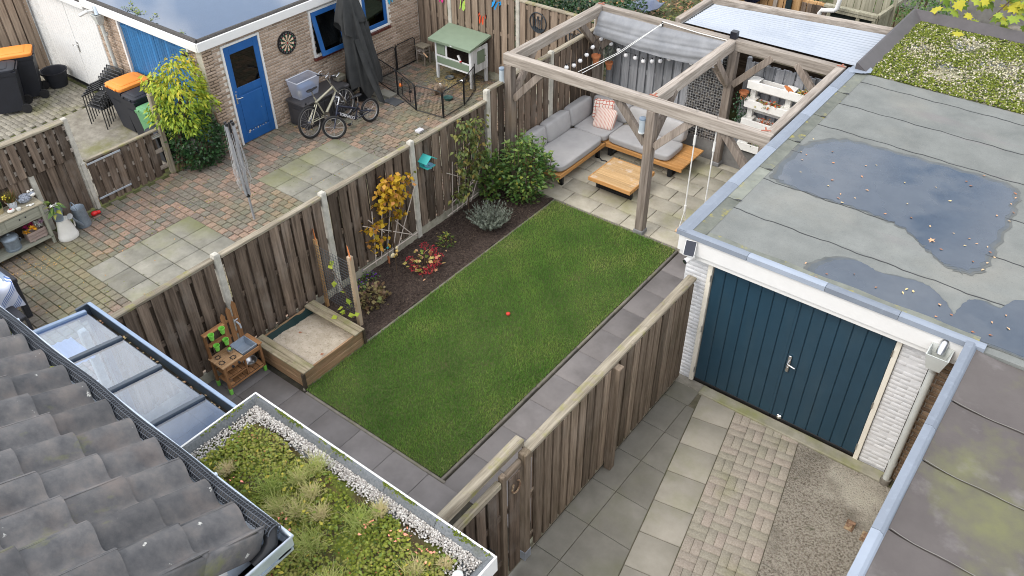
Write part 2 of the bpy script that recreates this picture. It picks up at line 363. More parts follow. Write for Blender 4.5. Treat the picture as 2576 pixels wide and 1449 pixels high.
# the drive behind the neighbour's gate
CONC = mat('old_concrete', [(.17, .155, .125), (.33, .31, .26)], sc=5, rough=.95, bump=.5, bs=70, spec=.1, layers=[((.17, .17, .06), 1.1, .54, .7, .7), ((.45, .43, .39), 45, .62, .72, .6), ((.10, .085, .07), 2, .58, .75, .5)])
DRIVEP = mat('drive_paver', [(.18, .165, .13), (.30, .28, .23)], sc=20, rough=.9, bump=.4, bs=90, tint=.2, layers=[((.18, .18, .06), 1.1, .5, .7, .75)])
sheet('driveway', -26, -13.78, 2, 8.1, -.03, MOSSJ)
dw = bpy.data.objects['driveway']
MB().box(-17.6, -14.0, 3, 8.05, -.029, .004, c=.004).build('concrete_slab', CONC, dw)
items = []
for j in range(30):
    for i in range(34):
        x = -17.72-.21*i-(j % 2)*.105; yy = 4.6+.115*j
        if -24.5 < x: items.append((T(x, yy, rnd(-.003, .003), rnd(-.02, .02)), .2, .105, rnd()))
pieces('paver', dw, items, DRIVEP, h=.05, c=.006, limit=300)

# own garden: dark slabs, pale terrace, lawn, bed, kerbs
DARKS = mat('dark_slab', [(.135, .124, .118), (.195, .18, .173)], sc=2.2, rough=.7, bump=.25, bs=120, tint=.15, spec=.3, layers=[((.08, .074, .07), 1.1, .5, .72, .6), ((.20, .19, .185), 60, .7, .8, .5)])
TERR = mat('terrace_slab', [(.30, .275, .215), (.44, .41, .33)], sc=3.5, rough=.9, bump=.5, bs=75, tint=.12, spec=.15, layers=[((.27, .27, .11), 1.1, .52, .72, .65), ((.18, .165, .13), 28, .62, .74, .5), ((.55, .52, .46), 70, .64, .72, .4)])
KERB = mat('kerb_concrete', [(.125, .115, .095), (.215, .195, .165)], sc=8, rough=.95, bump=.4, bs=60, tint=.15, layers=[((.13, .13, .06), 3, .52, .7, .6)])
JOINT = mat('dark_joint', [(.02, .018, .014), (.06, .055, .04)], sc=9, rough=1)
sheet('garden_path', -8.42, -3.2, 1.2, 10.6, -.024, JOINT); gp = bpy.data.objects['garden_path']
items = []
for i in range(7):
    for j in range(4):
        x, yy = -8.23+.6*i, 4.29-.6*j
        items.append((T(x if j else x, yy, rnd(-.0015, .0015)), .594, .594, rnd()))
for j in range(12):
    for i in range(3):
        x, yy = -4.39+.6*i, 4.88+.6*j
        if yy < 10.6 and x < -3.2: items.append((T(x, yy, rnd(-.0015, .0015)), .594, .594, rnd()))
pieces('paving_slab', gp, items, DARKS, h=.04, c=.003)
sheet('terrace', -8.42, -3.5, 10.66, 14.3, -.024, JOINT); tc_ = bpy.data.objects['terrace']
items = []
for j in range(9):
    for i in range(10):
        x0 = -8.95+.605*i+(j % 2)*.3; x1 = x0+.6
        x0, x1 = max(x0, -8.4), min(x1, -3.52)
        if x1-x0 > .08: items.append((T((x0+x1)/2, 10.88+.4*j, rnd(-.003, .003), 0, rnd(-.004, .004), rnd(-.004, .004)), x1-x0-.01, .39, rnd()))
pieces('paving_slab', tc_, items, TERR, h=.04, c=.006)
ke = MB().box(-8.4, -4.7, 4.59, 10.64, -.06, -.03).build('lawn_edging', JOINT, kind='structure')
items = []
for j in range(6):
    for x in (-7.29, -4.74): items.append((T(x, 5.12+j*1.0, .012), .042, .995, rnd()))
for i in range(3): items.append((T(-6.8+i*.85, 4.61, .012), .845, .042, rnd()))
for i in range(6): items.append((T(-7.86+i*.62, 10.63, .018), .612, .05, rnd()))
pieces('kerb_stone', ke, items, KERB, h=.08, c=.008)
SOIL = mat('bed_soil', [(.022, .015, .012), (.06, .043, .034), (.10, .074, .06)], sc=26, rough=1, bump=1, bs=45, bd=.03, layers=[((.16, .125, .10), 55, .64, .72, .6), ((.03, .02, .016), 1.5, .5, .7, .6)])
n = 60
MB().grid(lambda u, v: (-8.46+1.155*u, 5.8+4.85*v, .015+.02*math.sin(9*u+5*v)*math.sin(13*v-4*u)+rnd(-.012, .012)+.05*max(0, .3-u)), 24, 90).build('flower_bed', SOIL, smooth=60, kind='structure')
clod = [(1, 0, 0), (-1, .2, 0), (0, 1, .1), (.1, -1, 0), (0, 0, .8)]; clf = [(0, 2, 4), (2, 1, 4), (1, 3, 4), (3, 0, 4)]
n = 5200; Pp = np.stack([NR.uniform(-8.4, -7.34, n), NR.uniform(5.85, 10.55, n), NR.uniform(.015, .045, n)], 1)
scatter('bark_mulch', clod, clf, Pp, eul(NR.uniform(0, 6.3, n), NR.normal(0, .5, n), NR.normal(0, .5, n)), np.stack([NR.uniform(.008, .026, n), NR.uniform(.004, .009, n), NR.uniform(.004, .009, n)], 1), NR.uniform(-1, 1, n),
        mat('mulch', [(.7, .7, .7), (1, 1, 1)], sc=20, tr=[(.02, .014, .011), (.045, .031, .025), (.075, .054, .044), (.16, .12, .09)], rough=1, bump=0))

# lawn: turf sheet + blades
TURF = mat('turf', [(.045, .07, .018), (.085, .115, .03)], sc=30, rough=1, bump=.8, bs=80, bd=.02, layers=[((.12, .10, .05), 2.2, .58, .75, .6)])
MB().grid(lambda u, v: (-7.262+2.497*u, 4.635+5.965*v, .012+.006*math.sin(7*u+3*v)*math.cos(9*v)), 20, 40).build('lawn_turf', TURF, kind='structure')
GRASS = mat('grass_blade', [(.75, .75, .75), (1.1, 1.1, 1.1)], sc=1.1, tr=[(.066, .165, .026), (.118, .262, .041), (.178, .33, .06), (.30, .385, .092), (.50, .44, .23)], rough=.65, bump=0, spec=.25, trans=.25, lo=.35, hi=.65)
def blades(name, n, xf, h, mats, tintf, lean=.55, w=.006, parent=None, kind='stuff', **kw):
    X, Y, Z = xf(n); bl = [(0, -.5, 0), (0, .5, 0), (.28, .4, .55), (.28, -.4, .55), (.75, 0, .95)]
    tv = np.array(bl); yaw_ = NR.uniform(0, 2*pi, n); H = h*NR.uniform(.6, 1.3, n); ln = np.abs(NR.normal(lean, .3, n))
    sc = np.stack([H*ln, np.full(n, w), H], 1)
    RM = eul(yaw_, np.zeros(n), np.zeros(n)); V = np.einsum('nij,nkj->nki', RM, tv[None]*sc[:, None, :])+np.stack([X, Y, Z], 1)[:, None, :]
    F3 = np.array([(0, 1, 2), (0, 2, 3), (3, 2, 4)]); F = (F3[None]+(np.arange(n)*5)[:, None, None]).reshape(-1, 3); c = np.array([X.mean(), Y.mean(), Z.mean()])
    return link(name, npmesh(name, (V-c).reshape(-1, 3), F, np.repeat(tintf(X, Y, n), 3), mats), c, parent, kind=kind, **kw)
def lawnxf(n): 
    x = NR.uniform(-7.275, -4.755, n); y_ = NR.uniform(4.63, 10.61, n); return x, y_, np.full(n, .008)
def lawnt(X, Y, n):
    pn = np.sin(X*3.1+np.sin(Y*2.3)*1.5)*np.sin(Y*2.7+X)+.6*np.sin(X*7.7+2*Y)*np.sin(Y*6.1-1.3*X)
    edge = np.minimum.reduce([X+7.27, -4.765-X, Y-4.64, 10.6-Y]); corner = np.exp(-((X+4.9)**2+(Y-10.4)**2)/.12)+.8*np.exp(-((X+7.1)**2+(Y-4.9)**2)/.15)
    far = np.clip((Y-6.5)/4.5, 0, 1)
    return np.clip(-.28+.36*pn+.32*far+NR.normal(0, .26, n)+.55*np.exp(-edge/.06)*NR.uniform(0, 1, n)+.9*corner*NR.uniform(0, 1, n), -1, 1)
blades('lawn_grass', 105000, lawnxf, .036, GRASS, lawnt)

# alley: dark slabs, pale slabs, block paving, pebble concrete
ALLEY = mat('alley_slab', [(.17, .16, .13), (.245, .232, .195)], sc=2.5, rough=.7, bump=.2, bs=90, tint=.10, layers=[((.17, .17, .095), .75, .5, .7, .7), ((.23, .22, .2), 50, .7, .78, .4)])
PALES = mat('pale_alley_slab', [(.30, .28, .225), (.39, .36, .30)], sc=3, rough=.85, bump=.3, bs=100, tint=.08, layers=[((.21, .22, .10), 1, .52, .72, .6), ((.48, .46, .41), 40, .69, .76, .6)])
BLOCK = mat('block_paver', [(.62, .61, .59), (1, 1, 1)], sc=50, rough=.9, bump=.5, bs=110, tr=[(.37, .345, .27), (.39, .36, .29), (.41, .365, .30), (.43, .37, .31)], layers=[((.22, .22, .09), 1, .54, .72, .6), ((.5, .47, .41), 85, .64, .70, .7), ((.24, .20, .16), 75, .64, .72, .4)])
sheet('alley', -3.34, .1, -2, 8.03, -.012, mat('sandy_joint', [(.085, .08, .05), (.17, .15, .11)], sc=9, rough=1, layers=[((.08, .09, .03), 2, .5, .65, .8)])); al = bpy.data.objects['alley']
def quadslab(name, pts, m, q):
    c = Vector((sum(p[0] for p in pts)/4, sum(p[1] for p in pts)/4)); vs = [(p[0], p[1], -.04) for p in pts]+[(p[0], p[1], -.003) for p in pts]
    g = [c+(Vector(p)-c)*(1-.006/(Vector(p)-c).length) for p in pts]; vs += [(p.x, p.y, 0) for p in g]
    MB().add(vs, [(i, (i+1) % 4, 4+(i+1) % 4, 4+i) for i in range(4)]+[(4+i, 4+(i+1) % 4, 8+(i+1) % 4, 8+i) for i in range(4)]+[(8, 9, 10, 11)], t=q).build(name, m, al)
AL = lambda yy: -2.86-(yy-7.91)*.187          # skewed edge of the pale slabs
for j in range(11):
    y1 = 7.58-.6*j; y0 = y1-.594
    quadslab('paving_slab', [(-3.268, y0), (-2.925, y0), (-2.925, y1), (-3.268, y1)], ALLEY, rnd())
    if AL(y1) > -2.9: quadslab('paving_slab', [(-2.918, y0), (AL(y0)-.008, y0), (AL(y1)-.008, y1), (-2.918, y1)], ALLEY, rnd())
quadslab('paving_slab', [(-3.268, 7.587), (-2.9, 7.587), (-2.9, 7.93), (-3.268, 7.93)], ALLEY, rnd())
A = math.atan(.187); dv = Vector((math.sin(A), -math.cos(A), 0)); sv = Vector((math.cos(A), math.sin(A), 0)); o0 = Vector((-2.86, 7.91, 0))
items = []
for j in range(14):
    c = o0+dv*(.25+.5*j-.02)+sv*.25
    if c.y < 7.9: items.append((T(c.x, c.y, rnd(-.002, .002), A), .49, .49, rnd()))
pieces('pale_slab', al, items, PALES, h=.05, c=.004)
items = []; u = .217
for j in range(30):
    for i in range(4):
        a0 = dv*(u*(j+.5)-.1)+sv*(.505+u*(i+.5))
        for k in (-1, 1):
            if (i+j) % 2: c = o0+a0+sv*k*u/4; L_ = (u/2-.004, u-.004)
            else: c = o0+a0+dv*k*u/4; L_ = (u-.004, u/2-.004)
            if -.6 < c.y < 7.92: items.append((T(c.x, c.y, rnd(-.003, .003), A+rnd(-.012, .012)), L_[0], L_[1], rnd()))
pieces('block_paver', al, items, BLOCK, h=.05, c=.002)
PEBB = mat('pebble_concrete', [(.11, .092, .07), (.25, .225, .18), (.39, .36, .30)], sc=34, rough=.9, bump=1, bs=48, bd=.02, det=3, lo=.34, hi=.66, layers=[((.46, .43, .35), .9, .5, .68, .8), ((.13, .115, .09), 1.3, .55, .7, .7), ((.04, .035, .03), 34, .60, .66, .7), ((.035, .045, .012), 2.3, .62, .7, .9), ((.3, .28, .25), 60, .66, .7, .8)])
e0 = o0+sv*1.38
def ap(x, yy): return e0.x-(yy-e0.y)*.187 if x is None else x
for y1, y0 in ((7.86, 5.95), (5.94, 3.5), (3.49, -1)):
    q = [(ap(None, y0), y0), (.05, y0), (.05, y1), (ap(None, y1), y1)]
    MB().prism(q, .045, T(0, 0, -.04)).build('concrete_apron', PEBB, al)
MB().box(-3.44, -2.83, 7.90, 8.06, -.03, .006, c=.003).build('concrete_strip', CONC, al)
MB().box(-2.9, -.3, 7.87, 8.04, -.03, .03, c=.01).build('door_sill', mat('mossy_sill', [(.24, .23, .17), (.36, .34, .27)], sc=6, rough=.9, bump=.5, bs=60, layers=[((.22, .23, .08), 2, .45, .65, .8)]), al)
RUST = plain('rust', (.20, .125, .08), .8, spec=.2, var=.5, sc=25, bump=.3, layers=[((.45, .36, .22), 18, .5, .65, .8)])
for n_, (x, yy) in enumerate(((-.47, 7.01), (-.27, 6.96))):
    t = thing('floor_hinge', ('rusty floor hinge plate standing clear on the pebble concrete', 'rusty floor hinge plate half under the blue grey roof trim')[n_], 'hinge', (x, yy, 0), 'rusty hinge plates on the concrete')
    MB().box(x-.05, x+.05, yy-.06, yy+.06, 0, .02, c=.003).build('plate', RUST, t); mb = MB().cyl((x-.05, yy+.04, .05), (x+.05, yy+.04, .05), .02, n=8); mb.box(x-.03, x+.03, yy-.03, yy+.04, .02, .05); mb.build('knuckle', RUST, t)
# ---------------------------------------------------------------- the garage on the right
WHITE = plain('white_paint', (.70, .70, .68), .45, var=.03, bump=.03)
WHITEBR = mat('painted_brick', [(.58, .59, .60), (.68, .68, .68)], sc=12, rough=.6, bump=.3, bs=40, tint=.04, spec=.3)
BROWNBR = mat('brown_brick', [(.6, .55, .5), (1, 1, 1)], sc=40, rough=.9, bump=.5, bs=80, tr=[(.17, .115, .075), (.25, .175, .11), (.33, .235, .16)])
MORT = plain('mortar', (.36, .33, .28), .95, var=.15, bump=.3, sc=30)
NAVY = plain('navy_paint', (.016, .048, .076), .4, spec=.5, var=.08, bump=.02, layers=[((.03, .062, .085), 2.5, .52, .75, .6, (2, 2, .4)), ((.07, .085, .09), 14, .70, .76, .35)])
CREAM = plain('cream_frame_paint', (.74, .70, .60), .5, var=.04)
BLUEALU = plain('blue_grey_trim', (.245, .28, .33), .6, spec=.2, var=.07, sc=2.5, bump=.02, layers=[((.27, .31, .36), 12, .55, .7, .4)])
FELT = mat('roof_felt', [(.148, .157, .148), (.212, .222, .208)], sc=2.2, rough=.95, bump=.5, bs=230, bd=.003, tint=.10, spec=.15, layers=[((.24, .232, .20), .8, .5, .72, .5), ((.12, .13, .125), 60, .55, .7, .5), ((.19, .17, .17), 1.2, .58, .72, .6, (.35, 1.6, 1)), ((.31, .315, .29), 130, .56, .68, .45)])
FELTE = mat('roof_felt_edge', [(.135, .145, .125), (.215, .225, .19)], sc=5, rough=.95, bump=.5, bs=230, bd=.003, spec=.15, layers=[((.36, .31, .06), 6, .58, .68, .55)])
SEAM = plain('bitumen_seam', (.035, .037, .037), .7, bump=.3)
STEEL = plain('brushed_steel', (.62, .62, .62), .3, metal=1, var=.06)
GPIPE = plain('grey_pipe', (.50, .52, .49), .45, var=.05)
ZINC = plain('zinc', (.55, .62, .70), .38, metal=.6, var=.14, sc=5, layers=[((.70, .70, .68), 6, .55, .72, .5)])
G = thing('garage', 'white brick garage with navy double doors and wet grey flat roof', 'garage', (-1.8, 8.1, 0))
core = MB().box(-3.43, -3.14, 8.065, 8.3, 0, 2.12); core.box(-.745, -.42, 8.065, 8.3, 0, 2.12); core.box(-3.43, -3.2, 8.3, 16.5, 0, 2.3); core.box(-3.14, -.745, 8.065, 8.3, 2.055, 2.3); core.box(-.41, 2, 8.0, 8.3, 0, 2.2)
wall = core.build('wall', MORT, G); pm = MB().box(-3.43, -3.14, 8.062, 8.0655, 0, 2.12); pm.box(-.745, -.42, 8.062, 8.0655, 0, 2.12); pm.build('painted_joints', WHITEBR, wall, kind='stuff')
def bricks(parent, org, nrm, length, z0, z1, m, holes=(), bl=.21, bh=.05, j=.0125, limit=300, c=.004, pr=.012):
    M0 = facing(org, nrm); items = []; k = 0; z = z0
    while z+bh*.6 < z1:
        x = -(bl+j)/2*(k % 2)
        while x < length:
            a, b = max(x, 0), min(x+bl, length)
            if b-a > .03 and not any(h[0] < (a+b)/2 < h[1] and h[2] < z+bh/2 < h[3] for h in holes):
                items.append((M0 @ T((a+b)/2, z+bh/2, pr+rnd(-.0012, .0012), rnd(-.004, .004)), b-a, bh, rnd()))
            x += bl+j
        z += bh+j; k += 1
    pieces('brick', parent, items, m, h=pr+.002, c=c, limit=limit)
bricks(wall, (-3.44, 8.065, 0), (0, -1, 0), .305, .02, 2.12, WHITEBR, limit=100, j=.007, bh=.0555, pr=.004, c=.0015)
bricks(wall, (-.745, 8.065, 0), (0, -1, 0), .325, .02, 2.12, WHITEBR, limit=100, j=.007, bh=.0555, pr=.004, c=.0015)
bricks(wall, (-.405, 8.0, 0), (0, -1, 0), .5, .02, 2.1, BROWNBR, limit=90)
MB().box(-3.455, -3.43, 8.065, 16.5, 0, 2.3).build('side_wall', WHITEBR, G)
fr = MB().box(-3.135, -3.075, 8.02, 8.12, .02, 2.05, c=.004); fr.box(-.81, -.75, 8.02, 8.12, .02, 2.05, c=.004); fr.box(-3.135, -.75, 8.022, 8.12, 2.052, 2.11, c=.004); fr.build('door_frame', CREAM, G)
for n_, (x0, x1) in enumerate(((-3.07, -1.945), (-1.935, -.815))):
    dr = MB().box(x0, x1, 8.075, 8.1, .03, 2.045).build('door', NAVY, G); w = (x1-x0)/7
    for i in range(7): MB().box(x0+w*i+.004, x0+w*(i+1)-.004, 8.058, 8.0755, .05, 2.04, c=.006).build('door_plank', NAVY, dr)
    MB().box(x0, x1, 8.05, 8.08, .03, .075, c=.004).build('weather_bar', plain('black_rubber', (.012, .012, .013), .6) if n_ == 0 else MATS['black_rubber'], dr)
    for z in (.25, 1.0, 1.85):
        x = (-3.073, -.812)[n_]; mb = MB()
        for q in range(3): mb.cyl((x, 8.012, z-.05+.034*q), (x, 8.012, z-.02+.034*q), .009, n=8)
        mb.build('hinge', STEEL, dr)
    if n_ == 0:
        MB().box(-1.96, -1.925, 8.04, 8.058, .08, 2.03, c=.005).build('cover_strip', NAVY, dr)
        mb = MB().box(-1.905, -1.862, 8.03, 8.047, .90, 1.17, c=.006); mb.tube([(-1.885, 8.03, 1.08), (-1.885, 7.985, 1.08), (-1.875, 7.975, 1.078), (-1.78, 7.975, 1.06)], .011, 8); mb.cyl((-1.884, 8.028, .97), (-1.884, 8.02, .97), .012, n=10)
        mb.build('door_handle', STEEL, dr, smooth=40)
        mb = MB().box(-1.85, -1.79, 8.036, 8.05, .07, .13, c=.004); mb.box(-1.83, -1.81, 8.02, 8.04, .08, .11); mb.build('bolt', STEEL, dr)
MB().box(-3.52, .0, 7.87, 7.9, 2.20, 2.452, c=.006).build('fascia', WHITE, G)
MB().box(-3.50, .0, 7.9005, 8.06, 2.12, 2.30, c=.01).build('lower_fascia', WHITE, G)
MB().box(-3.52, -3.49, 7.9, 13.6, 2.2, 2.452, c=.004).build('side_fascia', WHITE, G)
roof = MB().box(-3.40, -.05, 7.93, 13.58, 2.40, 2.47).box(-.0499, 2.2, 7.845, 13.58, 2.40, 2.47).build('roof', FELT, G)
ys = [7.96, 8.72, 9.60, 10.54, 11.5, 12.34, 13.26, 13.58]
for k in range(7):
    tt = rnd()
    MB().grid(lambda u, v: (-3.22+5.3*u, ys[k]+(ys[k+1]+.03-ys[k])*v, 2.4735+.0045*v+.0012*math.sin(30*u+k)), 20, 1, thick=.004, t=tt).build('felt_strip', FELT, roof)
    MB().tube([(-3.22+5.3*i/60, ys[k]+.012*math.sin(i*.9+k)+.006*math.sin(i*2.3), 2.476) for i in range(61)], .0085, 4).build('felt_seam', SEAM, roof) if k else None
for k in range(6):
    y0 = 7.95+k*.95
    MB().grid(lambda u, v: (-3.385+.17*u, y0+.94*v, 2.492-.010*u-.0035*v), 2, 6, thick=.006, t=rnd()).build('edge_strip', FELTE, roof)
    MB().add([(-3.30, y0+.93, 2.493), (-3.2, y0+.955, 2.489), (-3.205, y0+.985, 2.489), (-3.25, y0+.97, 2.4925)], [(0, 1, 2, 3)]).build('bitumen_patch', SEAM, roof)
MB().grid(lambda u, v: (-3.2+3.12*u, 7.94+.1*v+.01*math.sin(25*u), 2.4925-.006*v), 30, 1, thick=.004).build('edge_strip', FELTE, roof)
for i, (a, b) in enumerate(((7.85, 9.2), (9.205, 10.4), (10.405, 11.6), (11.605, 12.75), (12.755, 13.62))):
    MB().add([(-3.545, a, 2.44), (-3.545, a, 2.512), (-3.45, a, 2.518), (-3.385, a, 2.50), (-3.385, a, 2.45), (-3.545, b, 2.44), (-3.545, b, 2.512), (-3.45, b, 2.518), (-3.385, b, 2.50), (-3.385, b, 2.45)],
             [(i_, i_+5, (i_+1) % 5+5, (i_+1) % 5) for i_ in range(5)]+[(0, 1, 2, 3, 4), (9, 8, 7, 6, 5)], t=rnd()).build('roof_trim', BLUEALU, roof)
for i, (a, b) in enumerate(((-3.545, -2.62), (-2.615, -1.68), (-1.675, -.87), (-.865, .0))):
    MB().add([(a, 7.84, 2.44), (a, 7.84, 2.505), (a, 7.89, 2.514), (a, 7.945, 2.50), (a, 7.945, 2.45), (b, 7.84, 2.44), (b, 7.84, 2.505), (b, 7.89, 2.514), (b, 7.945, 2.50), (b, 7.945, 2.45)],
             [(i_, (i_+1) % 5, (i_+1) % 5+5, i_+5) for i_ in range(5)]+[(4, 3, 2, 1, 0), (5, 6, 7, 8, 9)], t=rnd()).build('roof_trim', BLUEALU, roof)
# standing water
def water(name, c, rough, wetc):
    m = plain(name, c, rough, spec=1.0, var=.15, sc=5, bump=.015); b = m.node_tree.nodes['Principled BSDF']; b.inputs['Coat Weight'].default_value = 1.0; b.inputs['Coat Roughness'].default_value = rough; b.inputs['Coat IOR'].default_value = 1.5; return m
POOL = water('puddle_water', (.055, .085, .14), .03, 0)  # water body tinted with the blue of the sky reflection
DAMP = mat('damp_felt', [(.085, .092, .088), (.125, .13, .122)], sc=6, rough=.6, bump=.4, bs=230, bd=.003)
WETF_SKY = mat('wet_felt_sky_tint', [(.026, .042, .064), (.044, .062, .084)], sc=4, rough=.2, bump=.06, bs=230, bd=.002, spec=.9)  # wet felt; blue of the reflected sky painted into its base colour
def patchy(m, lo, hi, sc=1.1):
    t = m.node_tree; n = t.nodes.new('ShaderNodeTexNoise'); g = t.nodes.new('ShaderNodeNewGeometry'); q = t.nodes.new('ShaderNodeMapRange'); n.inputs['Scale'].default_value = sc; n.inputs['Detail'].default_value = 3; t.links.new(g.outputs['Position'], n.inputs['Vector']); t.links.new(n.outputs['Fac'], q.inputs[0]); q.inputs[1].default_value = .4; q.inputs[2].default_value = .6; q.inputs[3].default_value = lo; q.inputs[4].default_value = hi; t.links.new(q.outputs[0], t.nodes['Principled BSDF'].inputs['Roughness'])
patchy(WETF_SKY, .05, .30, 1.6)
p1 = [(-3.2, 10.5), (-3.12, 10.85), (-2.92, 11.15), (-2.63, 11.33), (-2.06, 11.37), (-1.3, 11.42), (-.63, 11.41), (-.42, 11.25), (-.38, 10.9), (-.34, 10.4), (-.35, 9.88), (-.34, 9.5), (-.36, 9.24), (-.5, 9.08), (-.64, 9.06), (-.80, 9.12), (-.97, 9.24), (-1.12, 9.37), (-1.35, 9.53), (-1.63, 9.60), (-2.0, 9.62), (-2.47, 9.60), (-2.97, 9.63), (-3.17, 9.8)]
p2 = [(-1.97, 7.99), (-2.0, 8.15), (-1.95, 8.28), (-1.85, 8.45), (-1.67, 8.57), (-1.5, 8.56), (-1.33, 8.51), (-.97, 8.60), (-.8, 8.6), (-.67, 8.53), (-.5, 8.38), (-.4, 8.24), (-.37, 8.42), (-.33, 8.6), (-.22, 8.69), (.01, 8.68), (.12, 8.95), (.45, 9.05), (.9, 8.9), (1.2, 8.3), (.9, 7.99), (.4, 7.96), (-.3, 7.955), (-.9, 7.955), (-1.45, 7.96), (-1.8, 7.955)]
def blob(name, poly, z, m, shrink=1., wob=.03, parent=roof, label=None, kind=None, thin=.002):
    # smooth outline, tiny wobble, thin film
    n = len(poly); pts = []
    for i in range(n):
        a, b, c, d = [Vector(poly[(i+k) % n]) for k in (-1, 0, 1, 2)]
        for s_ in range(5):
            t_ = s_/5; pts.append(.5*((2*b)+(c-a)*t_+(2*a-5*b+4*c-d)*t_**2+(3*b-a-3*c+d)*t_**3))
    cc = sum(pts, Vector((0, 0)))/len(pts)
    pts = [cc+(p-cc)*shrink+Vector((wob*math.sin(i*1.7), wob*math.cos(i*2.3)))*.5 for i, p in enumerate(pts)]
    return MB().prism([(p.x, p.y) for p in pts], thin, T(0, 0, z)).build(name, m, parent, label=label, kind=kind)
DAMP2 = mat('wet_edge_felt', [(.05, .062, .07), (.08, .092, .098)], sc=6, rough=.38, bump=.3, bs=230, bd=.002, spec=.5)
for p_, w_, v_ in ((p1, 1, 1), (p2, 1.4, .3)): blob('damp_ring', p_, 2.479, DAMP, 1.012, .05*v_, thin=.0012); blob('wet_ring', p_, 2.4806, DAMP2, 1-.016*w_, .045*v_, thin=.0012); blob('puddle', p_, 2.4822, WETF_SKY, 1-.055*w_, .05*v_, thin=.0012)
p1b = [(-3.0, 10.35), (-2.8, 10.9), (-2.2, 11.1), (-1.5, 11.05), (-.75, 11.1), (-.62, 10.6), (-.62, 10.1), (-.75, 9.95), (-1.1, 9.98), (-1.45, 9.82), (-1.9, 9.85), (-2.4, 9.78), (-2.9, 9.85)]
# gravel and moss roof at the back
CHAR = plain('charcoal_trim', (.075, .068, .068), .5, var=.15, sc=4)
MR = thing('back_garage', 'flat roof of white gravel and moss inside a charcoal rim', 'garage', (-1.5, 15, 0))
MB().box(-3.40, 3, 13.62, 16.55, 0, 2.44).build('wall', BROWNBR, MR)
MB().box(-3.38, 3, 13.6, 16.5, 2.44, 2.47).build('roof_deck', FELT, MR)
GRAVC = mat('gravel_bed', [(.16, .14, .11), (.46, .43, .39)], sc=38, rough=1, bump=.8, bs=40, bd=.02, layers=[((.075, .095, .012), 1.7, .44, .58, .9), ((.30, .29, .11), .9, .52, .7, .5)])
MB().grid(lambda u, v: (-3.27+4.6*u, 13.63+2.75*v, 2.475+.012*math.sin(23*u)*math.sin(19*v)), 30, 20).build('gravel_layer', GRAVC, MR, kind='stuff')
for a in ((-3.44, -3.22, 13.6, 16.6), (-3.22, 3, 16.38, 16.6)):
    v_ = [(a[0], a[2], 2.44), (a[0], a[2], 2.62), (a[0]+.03, a[2], 2.62), (a[1], a[2], 2.50), (a[1], a[2], 2.44)] if a[0] < -3.3 else [(a[0]-.2, a[3], 2.44), (a[0]-.2, a[3], 2.618), (a[0]-.2, a[3]-.03, 2.618), (a[0]-.01, a[2], 2.50), (a[0]-.01, a[2], 2.44)]
    d = (0, a[3]-a[2]-(.02 if 1 else 0), 0) if a[0] < -3.3 else (3.2, 0, 0)
    w_ = [tuple(p[i]+d[i] for i in range(3)) for p in v_]
    if a[0] < -3.3: w_[3] = (a[1], a[3]-.22, 2.50); w_[4] = (a[1], a[3]-.22, 2.44)
    MB().add(v_+w_, [(i, i+5, (i+1) % 5+5, (i+1) % 5) for i in range(5)]+[(0, 1, 2, 3, 4), (9, 8, 7, 6, 5)]).build('roof_rim', CHAR, MR)
oct_ = [(1, 0, 0), (-1, 0, 0), (0, 1, 0), (0, -1, 0), (0, 0, 1), (0, 0, -1)]; ocf = [(0, 2, 4), (2, 1, 4), (1, 3, 4), (3, 0, 4), (2, 0, 5), (1, 2, 5), (3, 1, 5), (0, 3, 5)]
STONE = mat('white_gravel', [(.8, .8, .8), (1.1, 1.1, 1.1)], sc=40, tr=[(.14, .13, .10), (.36, .33, .20), (.47, .44, .28), (.66, .63, .52)], rough=.9, bump=0)
MOSS = mat('moss', [(.7, .7, .7), (1.1, 1.1, 1.1)], sc=30, tr=[(.055, .08, .012), (.12, .155, .018), (.20, .235, .03), (.30, .30, .08), (.19, .12, .045)], rough=1, bump=.8, bs=120, bd=.01)
n = 6500; X = NR.uniform(-3.25, 0.4, n); Y = NR.uniform(13.63, 16.36, n)
scatter('roof_gravel', oct_, ocf, np.stack([X, Y, NR.uniform(2.48, 2.50, n)], 1), eul(NR.uniform(0, 6, n), NR.normal(0, .5, n), NR.normal(0, .5, n)), NR.uniform(.010, .022, n), NR.uniform(-1, 1, n), STONE, MR)
n = 16000; X = NR.uniform(-3.25, 0.4, n); Y = NR.uniform(13.63, 16.36, n); e = np.minimum.reduce([X+3.25, Y-13.63, 16.36-Y]); k = (np.sin(X*5)*np.sin(Y*4.2+1)+np.exp(-e/.25)*1.6+NR.normal(0, .6, n)) > .42
X, Y = X[k], Y[k]; n = len(X)
scatter('roof_moss', oct_, ocf, np.stack([X, Y, NR.uniform(2.48, 2.505, n)], 1), eul(NR.uniform(0, 6, n), NR.normal(0, .3, n), NR.normal(0, .3, n)), np.stack([NR.uniform(.015, .035, n), NR.uniform(.015, .035, n), NR.uniform(.01, .02, n)], 1), NR.uniform(-1, .15, n), MOSS, MR)
# lead corner flap between the two roofs
blob('lead_flap', [(-3.5, 13.45), (-3.46, 13.78), (-3.25, 13.8), (-3.18, 13.62), (-3.3, 13.5)], 2.515, BLUEALU, 1, .02, roof, thin=.006)
